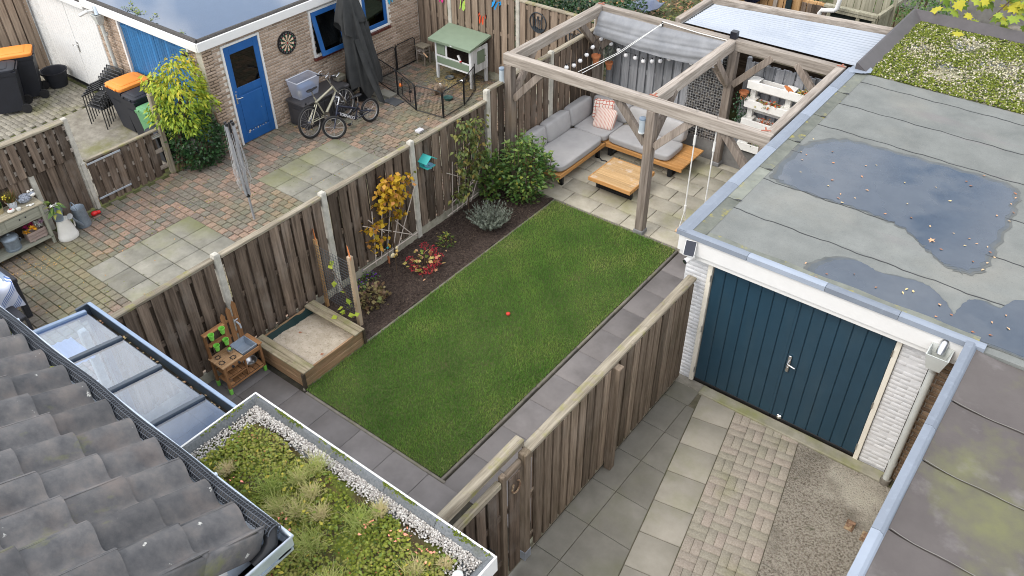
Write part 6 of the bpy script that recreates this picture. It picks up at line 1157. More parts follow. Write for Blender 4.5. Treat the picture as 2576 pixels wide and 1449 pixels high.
# hydrangea with red heads
RED = mat('red_petal', [(.85, .85, .85), (1.1, 1.1, 1.1)], sc=20, tr=[(.22, .005, .015), (.38, .012, .03), (.45, .05, .05)], rough=.6, bump=0)
HY = bush('hydrangea', 'hydrangea with crimson flower heads and peach leaves in the bed', (-7.8, 7.68, .12), (.24, .26, .18), 64, .08, mat('peach_leaf', [(.85, .85, .85), (1.1, 1.1, 1.1)], sc=20, tr=[(.22, .28, .05), (.48, .40, .12), (.60, .35, .18), (.60, .22, .14)], rough=.6, bump=0, trans=.2), (.1, .6), limit=64, stems=8, lf=ROUND)
for dx, dy, dz in ((-.12, -.22, .26), (.02, -.28, .16), (.16, -.22, .08), (.22, -.04, .12), (.2, .14, .1), (.14, .26, .16), (-.02, .28, .24), (-.14, .18, .34), (.24, -.14, .10), (.04, .2, .2)):
    n = 60; P_ = NR.normal(0, 1, (n, 3)); P_ /= np.linalg.norm(P_, axis=1)[:, None]; P_ = P_*np.array([.065, .065, .05])+np.array([-7.8+dx*.9, 7.68+dy*.9, .06+dz*.75]); scatter('flower_head', LEAFV, LEAFF, P_, eul(NR.uniform(0, 6, n), NR.uniform(-1, 1, n), NR.uniform(-1, 1, n)), NR.uniform(.02, .035, n), NR.uniform(-1, 1, n), RED, HY, kind=None)
for k in range(12): link('fallen_leaf', random.choice(lm), M=T(rnd(-8.3, -7.4), rnd(6.2, 10), .05, rnd(0, 6), rnd(-.3, .3), rnd(-.3, .3)) @ Matrix.Scale(rnd(.04, .06), 4), cat='leaf', label='dry leaf lying on the dark soil of the flower bed', group='leaves on the flower bed')
# stakes
t = thing('bee_ornament', 'yellow striped bee ornament on a thin stake in the bed', 'ornament', (-8.06, 7.3, 0)); MB().tube([(-8.06, 7.3, 0), (-8.06, 7.3, .34)], .006, 5).build('stake', STEMM, t); mb = MB(); BEE = plain('bee_yellow', (.62, .42, .12), .6); mb.ball((-8.06, 7.30, .38), (.03, .055, .035)); mb.ball((-8.06, 7.35, .44), (.025, .025, .028)); mb.build('body', BEE, t, smooth=60); MB().ball((-8.05, 7.24, .42), (.012, .045, .04)).build('wing', plain('wing_cream', (.7, .6, .38), .6), t, smooth=60); MB().ball((-8.06, 7.36, .50), (.012, .03, .03)).build('wing', MATS['wing_cream'], t, smooth=60)
mb = MB(); [mb.tube([(-8.06+.031*math.cos(a), 7.28+.025*k, .38+.036*math.sin(a)) for a in np.linspace(0, 6.28, 11)[:-1]], .006, 4, closed=True) for k in range(2)]; mb.build('stripe', BLK, t)
t = thing('plant_stake', 'thin stake with blue tip beside the bee ornament', 'stake', (-8.26, 7.33, 0)); MB().tube([(-8.26, 7.33, 0), (-8.25, 7.33, .42)], .007, 5).build('rod', STEMM, t); MB().ball((-8.25, 7.33, .43), .02, 8, 6).build('tip', plain('turquoise', (.03, .32, .36), .5), t); MB().box(-8.27, -8.235, 7.32, 7.335, .12, .26).build('label_card', TERRA, t)
VINE = mat('lime_leaf', [(.85, .85, .85), (1.1, 1.1, 1.1)], sc=20, tr=[(.15, .26, .03), (.28, .38, .04), (.42, .48, .06)], rough=.6, bump=0, trans=.3)
t = thing('climbing_vine', 'lime green vine leaves climbing on the wire mesh screen', 'plant', (-7.75, 5.95, 0)); P_ = np.array([(-7.70, 5.86, .33), (-7.62, 5.84, .34), (-7.66, 5.84, .42), (-7.72, 5.86, .45), (-7.68, 5.9, .5), (-7.7, 5.95, .55), (-7.52, 5.88, .36), (-7.50, 5.86, .40), (-7.75, 5.75, .33), (-7.9, 5.97, .72), (-7.97, 5.97, .75), (-8.05, 5.98, 1.0), (-8.02, 5.98, 1.03), (-7.85, 5.97, .95), (-7.8, 5.97, .6), (-7.64, 5.87, .55), (-7.66, 5.9, .62), (-7.74, 5.92, .4)]); n = len(P_)
leaves(t, P_, eul(NR.uniform(0, 6.3, n), NR.uniform(-.2, .9, n), NR.normal(0, .4, n)), NR.uniform(.08, .12, n), NR.uniform(-.3, 1, n), VINE, tv=ROUND); MB().tube([(-7.68, 5.95, 0), (-7.7, 5.97, .5), (-7.9, 5.99, .8), (-8.06, 5.99, 1.05)], .005, 4).build('stem', STEMM, t)
t = thing('bird_feeder', 'turquoise bird feeder with pitched roof on the board fence', 'bird feeder', (-8.4, 8.49, 1.4)); TQ = plain('teal_paint', (.04, .34, .32), .45, var=.06)
def feeder(t):
    MB().prism([(-.10, 0), (.10, 0), (.10, .12), (0, .20), (-.10, .12)], .012, facing((-8.43, 8.49, 1.36), (1, 0, 0))).build('back_plate', TQ, t); MB().box(-8.42, -8.25, 8.39, 8.59, 1.36, 1.374, c=.003).build('floor', TQ, t)
    MB().beam((-8.335, 8.36, 1.47), (-8.335, 8.493, 1.565), .19, .012, up=(0, 0, 1), c=.002).build('roof_panel', TQ, t); MB().beam((-8.335, 8.62, 1.47), (-8.335, 8.487, 1.565), .19, .012, c=.002).build('roof_panel', TQ, t)
    MB().lathe([(.05, 1.33), (.072, 1.385), (.078, 1.387), (.066, 1.38), (.001, 1.372)], 18, T(-8.32, 8.50, 0)).build('seed_dish', plain('blue_dish', (.22, .40, .55), .3), t, smooth=40)
feeder(t)
# ---------------------------------------------------------------- neighbour's things
DB = thing('dartboard', 'round dartboard hung on the brick wall beside the blue door', 'dartboard', (-13.48, 10.0, 1.62)); F_ = facing((-13.50, 10.0, 1.66), (1, 0, 0))
MB().cyl((-13.50, 10.0, 1.66), (-13.465, 10.0, 1.66), .228, n=40).build('body', BLK, DB, smooth=40)
mb = MB(); C4 = [plain('dart_cream', (.62, .52, .36), .8), plain('dart_black', (.02, .02, .02), .8), plain('dart_red', (.45, .03, .03), .8), plain('dart_green', (.02, .20, .08), .8)]
def arc(r0, r1, a0, a1, m, h):
    p = [(r0*math.cos(a), r0*math.sin(a)) for a in np.linspace(a0, a1, 4)]+[(r1*math.cos(a), r1*math.sin(a)) for a in np.linspace(a1, a0, 4)]; mb.add([(x, y, h) for x, y in p], [tuple(range(8))[::1]], F_, 0, m)
for k in range(20):
    a0 = 2*pi*(k-.5)/20; a1 = a0+2*pi/20; e = k % 2
    arc(.02, .095, a0, a1, 1-e if e else 1, .0362); arc(.095, .106, a0, a1, 3-e, .0362); arc(.106, .160, a0, a1, 1-e, .0362); arc(.160, .171, a0, a1, 3-e, .0362)
mb.build('segments', C4, DB); MB().cyl((-13.4645, 10.0, 1.66), (-13.4625, 10.0, 1.66), .016, n=14).build('bull', C4[2], DB)
def text(s, size, M, m, parent, name='lettering', ext=.0006, bold=0.):
    cu_ = bpy.data.curves.new('t', 'FONT'); cu_.body = s; cu_.size = size; cu_.extrude = ext; cu_.offset = bold; cu_.align_x = 'CENTER'; cu_.align_y = 'CENTER'
    o = bpy.data.objects.new('t', cu_); COL.objects.link(o); me = bpy.data.meshes.new_from_object(o.evaluated_get(bpy.context.evaluated_depsgraph_get())); bpy.data.objects.remove(o); bpy.data.curves.remove(cu_)
    me.name = name; me.materials.clear(); me.materials.append(m); return link(name, me, parent=parent, M=M)
for k, s in enumerate('20 1 18 4 13 6 10 15 2 17 3 19 7 16 8 11 14 9 12 5'.split()):
    a = pi/2-2*pi*k/20; text(s, .036, F_ @ T(.198*math.cos(a), .198*math.sin(a), .0358), WIRE, DB, 'number')
t = thing('storage_box', 'dark grey plastic storage box against the brick wall', 'storage box', (-13.15, 10.3, 0)); GP = plain('dark_grey_plastic', (.045, .045, .05), .5, var=.12, bump=.1); GP2 = plain('lid_plastic', (.055, .053, .055), .45, var=.1)
MB().box(-13.44, -12.92, 9.70, 10.95, 0, .50, c=.012).build('body', GP, t); MB().box(-13.46, -12.89, 9.67, 10.98, .50, .57, c=.02).build('lid', GP2, t)
MB().box(-13.30, -13.05, 9.685, 9.70, .10, .40, c=.01).build('end_panel', GP2, t)
for k in range(7): MB().box(-12.921, -12.905, 9.75+.165*k, 9.90+.165*k, .05, .46, c=.006).build('side_plank', GP, t)
MB().cyl((-12.9, 9.75, .57), (-12.9, 9.75, .60), .015, n=8).build('catch', BLK, t)
CLEAR = glassy('clear_plastic', (.80, .82, .88), .10, .2); t_ = CLEAR.node_tree; ds_ = t_.nodes.new('ShaderNodeBsdfDiffuse'); ds_.inputs[0].default_value = (.62, .66, .76, 1); m_s = t_.nodes.new('ShaderNodeMixShader'); m_s.inputs[0].default_value = .36; t_.links.new(t_.nodes['Mix Shader'].outputs[0], m_s.inputs[1]); t_.links.new(ds_.outputs[0], m_s.inputs[2]); t_.links.new(m_s.outputs[0], t_.nodes['Material Output'].inputs[0])
t = thing('clear_bin', 'clear plastic tub with a blue cloth inside on the storage box', 'tub', (-13.25, 10.05, .57)); mb = MB()
v = [(-13.25+sx*a, 10.05+sy*b, z) for z, a, b in ((.575, .13, .24), (.96, .17, .30)) for sx, sy in ((-1, -1), (1, -1), (1, 1), (-1, 1))]; mb.add(v, [(3, 2, 1, 0)]+[(i, (i+1) % 4, 4+(i+1) % 4, 4+i) for i in range(4)]); mb.build('tub', CLEAR, t)
v = v[4:]; MB().tube([v[0], v[1], v[2], v[3]], .012, 5, closed=True).build('rim', plain('frosted_plastic', (.55, .58, .64), .3), t)
o = MB(); cushion(o, T(-13.24, 10.08, .70), .22, .36, .24, puff=.2, n=6); o.build('blue_cloth', plain('pale_blue_cloth', (.16, .27, .46), .8), label='pale blue cloth bundle inside the clear tub', cat='cloth', smooth=60); o = MB(); o.ball((-13.22, 9.90, .66), (.06, .07, .08)); o.build('cream_jar', plain('cream_jar', (.50, .47, .36), .6), label='cream jar inside the clear tub on the storage box', cat='jar', smooth=60)
# parasol
t = thing('parasol', 'closed dark grey parasol hanging in folds against the brick wall', 'parasol', (-13.05, 11.45, 0)); PCL = mat('parasol_cloth', [(.028, .030, .030), (.048, .05, .05)], sc=4, rough=.9, bump=.3, bs=200, tint=.1)
MB().cyl((-13.08, 11.45, 0.05), (-13.02, 11.32, 2.75), .024, n=12).build('pole', BLK, t, smooth=40); MB().lathe([(.001, 0), (.19, .0), (.19, .05), (.12, .09), (.05, .10), (.05, .3), (.001, .3)], 24, T(-13.08, 11.45, 0)).build('base', BLK, t, smooth=40)
MB().box(-13.3, -13.1, 10.85, 11.1, .57, .70, c=.03).build('stone_weight', KERB, None, label='grey block lying on the storage box beside the parasol', cat='block')
fr_ = lambda a, z: 1+.20*math.sin(a*5+1.2+z*.9)+.14*math.sin(a*9+2*z)+.06*math.sin(a*14)
def cloth(prof, n, nm, ph, ln): 
    mb = MB(); vs = []
    for i, (r_, z) in enumerate(prof):
        for j in range(n):
            a = 2*pi*j/n; q = r_*fr_(a+ph, z); hem = 0
            if i == 0: hem = .14*math.sin(a*3+ph)+.10*math.sin(a*5)
            vs.append((-13.02+ln[0]*(2.6-z)+q*math.cos(a)*.75, 11.33+ln[1]*(2.6-z)+q*math.sin(a)*1.05, z+hem))
    mb.add(vs, [(i*n+j, i*n+(j+1) % n, (i+1)*n+(j+1) % n, (i+1)*n+j) for i in range(len(prof)-1) for j in range(n)]); return mb.build(nm, PCL, t, smooth=70)
cloth([(.36, .36), (.36, .6), (.33, .9), (.30, 1.2), (.27, 1.5), (.24, 1.75), (.20, 1.95), (.12, 2.2), (.04, 2.4)], 72, 'canopy', 0, (.03, .06)); cloth([(.31, 1.66), (.29, 1.8), (.24, 2.05), (.17, 2.3), (.10, 2.5), (.03, 2.68)], 60, 'top_flap', .7, (.0, .03))
mb = MB().grid(lambda u, v: (-12.80+.36*v**1.5+.05*math.sin(u*5), 11.35+.10*v+.34*(u-.5)*(1-.35*v), 1.5-1.35*v-.16*v*u), 8, 14); mb.build('loose_panel', PCL, t, smooth=80)
MB().box(-12.95, -12.55, 11.75, 12.0, .0, .05, c=.006).build('paving_slab', SLABN, label='loose grey slab beside the parasol foot', cat='slab'); MB().box(-12.6, -12.2, 11.58, 11.86, .002, .014).build('rubber_mat', plain('slate_mat', (.06, .065, .07), .7), label='dark rectangular mat below the parasol hem', cat='mat')
MB().box(-11.08, -10.95, 10.98, 11.14, 0, .05, c=.006).build('paving_block', plain('pale_block', (.55, .55, .56), .8), label='pale grey block on the pavers near the fence rail', cat='block')
# bicycles: local x runs forward, z up
TYRE = plain('tyre', (.018, .018, .019), .8, var=.2); RIM = plain('alloy_rim', (.48, .48, .48), .35, metal=.7); CHAMP = plain('champagne_frame', (.46, .44, .33), .35, metal=.3); DBLUE = plain('dark_blue_frame', (.012, .016, .035), .3, spec=.6); CHR = plain('chrome', (.60, .60, .60), .2, metal=1)
def wheel(parent, c, r, ax, hub=.03):
    c = Vector(c); a = Vector(ax).normalized(); u = Vector((0, 0, 1)); w = u.cross(a).normalized(); u = a.cross(w)
    ring = lambda q, o=0: [c+a*o+(u*math.cos(t_)+w*math.sin(t_))*q for t_ in np.linspace(0, 2*pi, 33)[:-1]]
    tw = MB().tube(ring(r-.024), .024, 8, closed=True).build('wheel', TYRE, parent, smooth=60)
    MB().tube(ring(r-.055), .011, 6, closed=True).build('rim', RIM, tw, smooth=60); mb = MB()
    for k in range(20): mb.tube([c+a*(.03 if k % 2 else -.03), ring(r-.055)[(k*32//20+1) % 32]], .0018, 3)
    mb.build('spokes', RIM, tw, kind='stuff'); MB().cyl(c-a*.05, c+a*.05, .02, n=10).build('hub', CHR, tw)
def bike(name, lb, r, wb, fcol, saddle, bars, M, steer=0, small=False):
    t = thing(name, lb, 'bicycle'); rw, fw = Vector((0, 0, r)), Vector((wb, 0, r)); st = Vector((wb-.16, 0, r+(.34 if not small else .30))); bb = Vector((.42*wb, 0, r*.88)); sc = Vector((.27*wb, 0, saddle-.16))
    hd = (st-fw).normalized(); ht = st+hd*.12; sx = Vector((math.sin(steer), math.cos(steer), 0)); fx = Vector((math.cos(steer), -math.sin(steer), 0))
    wheel(t, rw, r, (0, 1, 0)); wheel(t, fw, r, sx); mb = MB(); B = lambda a, b, q: mb.tube([a, b], q, 8)
    B(bb, st-hd*.05, .028 if not small else .034); B(sc-Vector((0, 0, .12)), ht-hd*.03, .024); B(bb, sc, .017)
    for s_ in (-.055, .055): o = Vector((0, s_, 0)); B(rw+o, bb+o*.6, .011); B(rw+o, sc-Vector((0, 0, .16))+o*.4, .011)
    B(st-hd*.06, ht, .023); mb.build('frame', fcol, t, smooth=60); mb = MB()
    for s_ in (-.065, .065): o = sx*s_; mb.tube([fw+o, st-hd*.10+o, st-hd*.07+o*.3], .015, 7)
    mb.tube([st-hd*.07-sx*.07, st-hd*.07+sx*.07], .016, 7); mb.build('fork', CHR if not small else fcol, t, smooth=60)
    hb = ht+hd*(bars-ht.z)/hd.z; MB().tube([ht, hb-hd*.02, hb+fx*.07], .018, 8).build('stem', CHR, t, smooth=60); c = hb+fx*.07
    MB().tube([c-sx*.27+Vector((-.03, 0, 0)), c-sx*.1, c+sx*.1, c+sx*.27+Vector((-.03, 0, 0))], .012, 8).build('handlebar', CHR if not small else fcol, t, smooth=60)
    for s_ in (-1, 1):
        e = c+sx*.27*s_+Vector((-.03, 0, 0)); MB().tube([e-sx*.13*s_, e], .017, 8).build('grip', BLK, t)
        if not small: MB().tube([e, e+fx*.10+Vector((0, 0, .03)), e+fx*.13-sx*.03*s_+Vector((0, 0, .04))], .012, 7).build('bar_end', CHR, t, smooth=60)
        MB().tube([c+sx*.12*s_, c+sx*.16*s_+fx*.05, c+sx*.24*s_+fx*.05], .006, 5).build('brake_lever', CHR, t)
    mb = MB().ball((sc.x-.05, 0, saddle), (.09, .07, .025), 12, 8); mb.ball((sc.x+.07, 0, saddle), (.10, .03, .022), 12, 8); mb.build('saddle', BLK, t, smooth=60); B2 = MB().tube([sc, (sc.x-.02, 0, saddle-.015)], .013, 7); B2.build('seat_post', CHR, t)
    MB().cyl(bb+Vector((0, -.05, 0)), bb+Vector((0, -.045, 0)), .085 if not small else .07, n=24).build('chainring', CHR, t); mb = MB()
    mb.tube([bb+Vector((0, -.07, 0)), bb+Vector((.09, -.075, -.12))], .011, 6); mb.tube([bb+Vector((0, .07, 0)), bb+Vector((-.09, .075, .12))], .011, 6); mb.build('crank', CHR, t)
    for q, s_ in ((Vector((.09, -.12, -.12)), 1), (Vector((-.09, .12, .12)), 1)): p = bb+q; MB().box(p.x-.045, p.x+.045, p.y-.04, p.y+.04, p.z-.012, p.z+.012, c=.004).build('pedal', BLK, t)
    MB().tube([rw+Vector((0, -.045, .04)), bb+Vector((0, -.047, .07))], .004, 4).build('chain', BLK, t); MB().tube([rw+Vector((0, -.045, -.04)), bb+Vector((0, -.047, -.07))], .004, 4).build('chain', BLK, t)
    MB().cyl(rw+Vector((0, -.06, 0)), rw+Vector((0, -.035, 0)), .045, n=14).build('cassette', CHR, t); MB().tube([hb, hb+fx*.12+Vector((0, 0, .04)), hb+fx*.10-Vector((0, 0, .15)), ht-Vector((0, 0, .05))], .005, 5).build('brake_cable', WIRE, t)
    if small:
        d = (st-hd*.05-bb); mid = bb+d*.5; x_ = -d.normalized(); Mm = Matrix(((1, 0, 0, 0), (0, 1, 0, 0), (0, 0, 1, 0), (0, 0, 0, 1)))
        for s_ in (1, -1):
            X = d.normalized()*(-1 if s_ > 0 else 1); Y_ = Vector((0, s_, 0)); Zv = X.cross(Vector((0, 0, 1))); n_ = Vector((0, s_, 0)); up = n_.cross(X)
            Mm = Matrix(((X.x, up.x, n_.x, mid.x), (X.y, up.y, n_.y, mid.y+s_*.0345), (X.z, up.z, n_.z, mid.z), (0, 0, 0, 1))); text('TORNADO', .082, Mm, plain('white_decal', (.72, .72, .72), .5) if 'white_decal' not in MATS else MATS['white_decal'], t, 'decal', ext=.001, bold=.0015)
        MB().tube([sc-Vector((-.03, 0, .06)), bb+Vector((.03, 0, .16))], .03, 10).build('shock_spring', BLK, t, smooth=60); MB().cyl(rw+Vector((0, .05, 0)), rw+Vector((0, .16, 0)), .02, n=10).build('axle_peg', CHR, t); MB().cyl(rw+Vector((0, -.05, 0)), rw+Vector((0, -.16, 0)), .02, n=10).build('axle_peg', CHR, t)
    t.matrix_basis = M; return t
bike('bicycle', 'champagne mountain bike with bar ends leaning on the dark storage box', .33, 1.05, CHAMP, .92, 1.02, T(-12.58, 9.58, 0, R(96), R(-9), 0))
bike('bicycle', 'small dark blue bicycle with white lettering standing before the champagne one', .25, .98, DBLUE, .66, .80, T(-12.13, 10.80, 0, R(-92), R(8), 0), steer=R(38), small=True)
# pet run
t = thing('pet_run', 'black wire pet run of hinged panels around the rabbit yard', 'pen', (-12.2, 12.6, 0)); PP = [(-13.46, 13.62), (-13.45, 12.95), (-13.44, 12.25), (-12.53, 12.01), (-11.71, 11.71), (-11.0, 11.80), (-11.03, 12.52), (-11.30, 13.22)]
for k in range(7):
    a, b = Vector((*PP[k], 0)), Vector((*PP[k+1], 0)); d = (b-a).normalized(); h = .60; a2, b2 = a+d*.02, b-d*.02; Zv = Vector((0, 0, 1)); 
    pn = MB().tube([a2+Zv*.02, a2+Zv*(h-.05), a2+d*.05+Zv*h, b2-d*.05+Zv*h, b2+Zv*(h-.05), b2+Zv*.02], .011, 6, closed=True).build('panel', BLK, t); mb = MB(); L_ = (b2-a2).length
    for q in range(1, int(L_/.035)): p = a2+d*.035*q; mb.tube([p+Zv*.02, p+Zv*h], .0035, 3)
    mb.tube([a2+Zv*.3, b2+Zv*.3], .003, 3); mb.build('wires', BLK, pn, kind='stuff')
    MB().cyl(b, b+Zv*.64, .010, n=7).build('corner_rod', BLK, t)
    if k == 3: p, q = a2+d*.22, a2+d*.60; MB().tube([p+Zv*.1, p+Zv*.47, p+d*.05+Zv*.52, q-d*.05+Zv*.52, q+Zv*.47, q+Zv*.1], .009, 6, closed=True).build('door', BLK, pn); MB().box(q.x, q.x+.05, q.y-.03, q.y+.01, .33, .38).build('latch', BLK, pn)
MB().lathe([(.001, .27), (.03, .28), (.045, .31), (.03, .35), (.001, .36)], 12, T(-12.36, 11.95, 0)).build('treat_ball', plain('orange_plastic', (.62, .15, .02), .4), smooth=60, label='orange treat ball hanging on the pet run door', cat='pet toy')
# hutch
HU = thing('rabbit_hutch', 'white and sage green rabbit hutch with pitched green lid', 'hutch', (-11.9, 13.55, 0)); SAGE = plain('sage_green', (.19, .25, .175), .55, var=.06); WHP = plain('hutch_white', (.68, .70, .70), .6, var=.04)
x0, x1, y0, y1 = -12.46, -11.40, 13.22, 13.80
for x in (x0, x1-.06):
    for y_ in (y0, y1-.06): MB().box(x, x+.06, y_, y_+.06, 0, .34, c=.003).build('leg', WHP, HU)
MB().box(x0, x1, y0+.02, y1, .34, .86 if 0 else .88).build('inner_box', plain('brown_inside', (.10, .07, .04), .9), HU)
for a in ((x0, x0+.05), (x0+.31, x0+.36), (x1-.06, x1)): MB().box(a[0], a[1], y0, y0+.022, .34, .90, c=.003).build('front_post', WHP, HU)
for a in ((.34, .38), (.545, .58), (.87, .90)): MB().box(x0+.05, x1-.06, y0+.001, y0+.021, *a, c=.002).build('front_rail', WHP, HU)
MB().box(x0+.06, x0+.30, y0-.006, y0+.012, .60, .86, c=.006).build('door', SAGE, HU); MB().box(x0+.055, x1-.065, y0-.006, y0+.012, .385, .54, c=.006).build('drawer', SAGE, HU)
MB().box(x0+.37, x1-.07, y0+.004, y0+.008, .585, .868).build('mesh_window', glassy('fine_mesh', (.42, .38, .33), .02, .5), HU)
for k in range(8): MB().box(x1-.002, x1+.012, y0+.073*k, y0+.073*(k+1)-.003, .34, .90, c=.003, t=rnd()).build('side_board', WHP, HU)
MB().box(x1+.012, x1+.026, y0+.20, y0+.46, .52, .82, c=.005).build('side_door', SAGE, HU); MB().cyl((x1+.03, y0+.45, .66), (x1+.05, y0+.47, .66), .012, n=8).build('latch', SAGE, HU)
mb = MB(); xa, xb, ya, yb = x0-.10, x1+.07, y0-.10, y1+.06
vs = [(xa, ya, .90), (xb, ya, .90), (xb, yb, 1.03), (xa, yb, 1.03), (xa, ya, .955), (xb, ya, .955), (xb, yb, 1.075), (xa, yb, 1.075)]; mb.add(vs, [(3, 2, 1, 0), (4, 5, 6, 7), (0, 1, 5, 4), (1, 2, 6, 5), (2, 3, 7, 6), (3, 0, 4, 7)]); mb.build('roof', SAGE, HU); MB().box(x0+.55, x0+.6, y0-.104, y0-.098, .915, .94).build('maker_plate', WHP, HU)
mb = MB().cyl((x1-.30, y0-.01, .60), (x1-.36, y0-.01, .72), .028, n=12); o = mb.build('water_bottle', WHITE, label='white water bottle with red cap on the hutch mesh', cat='bottle', smooth=40); MB().cyl((x1-.285, y0-.01, .575), (x1-.30, y0-.01, .602), .03, n=12).build('red_cap', C4[2], o)
STRAW = mat('straw', [(.36, .26, .09), (.55, .42, .18)], sc=20, rough=.9, bump=0, tint=.3); n = 900
scatter('straw_litter', [(0, 0, 0), (1, 0, 0), (1, .06, 0), (0, .06, 0)], [(0, 1, 2, 3)], np.stack([NR.normal(-11.85, .35, n), NR.normal(13.35, .28, n), NR.uniform(.006, .03, n)], 1), eul(NR.uniform(0, 6, n), NR.normal(0, .15, n), NR.normal(0, .3, n)), NR.uniform(.05, .12, n), NR.uniform(-1, 1, n), STRAW)
DISH = plain('grey_dish', (.12, .14, .15), .5)
for n_, (x, y_, r_, m, lb) in enumerate(((-12.15, 13.32, .10, DISH, 'dark bowl under the hutch near its left leg'), (-11.8, 13.3, .09, STEEL, 'grey steel bowl under the hutch in the straw'), (-11.62, 13.45, .08, STEEL, 'small steel bowl under the right side of the hutch'), (-11.50, 12.52, .10, plain('green_dish', (.03, .10, .09), .5), 'dark green bowl beside the rabbit'))):
    MB().lathe([(r_*.8, 0), (r_, .05), (r_*1.05, .052), (r_*.9, .045), (r_*.75, .015), (.001, .014)], 18, T(x, y_, .006)).build('bowl', m, smooth=40, label=lb, cat='bowl')
# rabbit: one body from a skin
def skin(name, joints, edges, m, parent, sub=2, root=0):
    me = bpy.data.meshes.new(name); me.from_pydata([j[0] for j in joints], edges, []); o = bpy.data.objects.new(name, me); COL.objects.link(o); md = o.modifiers.new('s', 'SKIN'); md.use_smooth_shade = True
    for i, j in enumerate(joints): me.skin_vertices[0].data[i].radius = (j[1], j[1]) if not hasattr(j[1], '__len__') else j[1]
    me.skin_vertices[0].data[root].use_root = True; o.modifiers.new('u', 'SUBSURF').levels = sub; dg = bpy.context.evaluated_depsgraph_get(); m2 = bpy.data.meshes.new_from_object(o.evaluated_get(dg)); bpy.data.objects.remove(o); m2.name = name
    m2.materials.clear(); m2.materials.append(m); m2.polygons.foreach_set('use_smooth', [True]*len(m2.polygons)); return link(name, m2, parent=parent)
RT = thing('rabbit', 'grey brown rabbit with white chest sitting inside the pet run', 'rabbit'); FUR = mat('rabbit_fur', [(.15, .105, .07), (.30, .235, .17)], sc=22, rough=1, bump=.6, bs=200, layers=[((.50, .45, .38), 9, .56, .68, .8)])
J = [((-.10, 0, .10), (.085, .095)), ((-.02, 0, .11), (.09, .09)), ((.07, 0, .105), (.07, .075)), ((.13, 0, .15), (.045, .05)), ((.19, 0, .175), (.045, .042)), ((.235, 0, .155), (.024, .022)), ((-.18, 0, .07), (.035, .035)), ((.08, .045, .04), .022), ((.11, .05, .012), .018), ((.08, -.045, .04), .022), ((.11, -.05, .012), .018), ((-.07, .075, .06), .045), ((-.01, .085, .016), .02), ((-.07, -.075, .06), .045), ((-.01, -.085, .016), .02)]
skin('body', J, [(0, 1), (1, 2), (2, 3), (3, 4), (4, 5), (0, 6), (2, 7), (7, 8), (2, 9), (9, 10), (0, 11), (11, 12), (0, 13), (13, 14)], FUR, RT)
for s_ in (-1, 1): MB().ball((.13, .03*s_, .235), (.05, .009, .018), 10, 8, M=Matrix.Rotation(.5, 4, 'Y')).build('ear', FUR, RT, smooth=60); MB().ball((.205, .037*s_, .19), .008, 8, 6).build('eye', BLK, RT)
MB().ball((-.205, 0, .09), .03, 10, 8).build('tail', plain('white_fur', (.6, .56, .5), 1), RT, smooth=60); RT.matrix_basis = T(-11.88, 12.62, 0, R(-60)) @ Matrix.Scale(1.15, 4)
# small wooden stool and insect house by the wall corner
t = thing('insect_house', 'small weathered wooden insect house on legs in the yard corner', 'insect house', (-13.2, 13.65, 0)); MB().box(-13.38, -13.08, 13.5, 13.75, .42, .45, c=.004).build('roof', CAPW['x'], t)
for x in (-13.36, -13.12):
    for y_ in (13.52, 13.70): MB().box(x, x+.03, y_, y_+.03, 0, .42, c=.003).build('leg', GREYW['z'], t)
MB().box(-13.34, -13.12, 13.54, 13.72, .24, .26).build('shelf', GREYW['x'], t)
for k in range(8): MB().cyl((-13.33+.027*k, 13.53, .33+rnd(-.04, .04)), (-13.33+.027*k, 13.7, .33), .012, n=7, t=rnd()).build('cane', BAMB, t)
MB().beam((-13.1, 13.5, .33), (-12.9, 13.42, .30), .04, .012).build('perch', SEATW, t)
# butterflies and wire art
def butterfly(M, c1, c2, tip, lb, k=1.):
    t = thing('butterfly', lb, 'ornament', group='metal butterflies on the fence')
    up_ = [(.012, .0), (.03, .07), (.09, .13), (.125, .12), (.115, .06), (.07, .005), (.02, -.01)]; lo_ = [(.012, -.01), (.07, .0), (.085, -.05), (.06, -.12), (.03, -.11), (.015, -.05)]
    for s_ in (1, -1):
        Q = Matrix.Rotation(.28*s_, 4, 'Y') @ Matrix.Diagonal((s_*k, k, 1, 1)); MB().prism(up_, .004, Q).build('wing', c1, t); MB().prism(lo_, .004, Q @ Matrix.Translation((0, 0, .001))).build('wing', c2, t)
        if tip: MB().prism([(.085, .128), (.125, .122), (.116, .06), (.10, .09)], .002, Q @ Matrix.Translation((0, 0, .0045))).build('wing_tip', tip, t)
        MB().prism([(.05, .05), (.07, .08), (.085, .06), (.065, .035)], .0015, Q @ Matrix.Translation((0, 0, .0045))).build('wing_spot', BLK if tip else YELP, t)
    MB().tube([(0, .06*k, .01), (0, 0, .014), (0, -.07*k, .01)], [.006, .011, .004], 7).build('body', BLK, t)
    for s_ in (1, -1): MB().tube([(0, .06*k, .01), (.02*s_, .10*k, .01)], .002, 4).build('antenna', BLK, t)
    t.matrix_basis = M
YELP = plain('yellow_paint', (.62, .55, .10), .5); fy = lambda x, z, a: facing((x, 13.862, z), (0, -1, 0)) @ Matrix.Rotation(a, 4, 'Z')
PINK = plain('pink_paint', (.70, .04, .25), .5); LGRN = plain('lime_yellow_paint', (.42, .62, .12), .5); SKY = plain('azure_paint', (.02, .27, .62), .5); ORR = plain('orange_red_paint', (.72, .09, .03), .5); TURQ = plain('cyan_paint', (.03, .38, .62), .5)
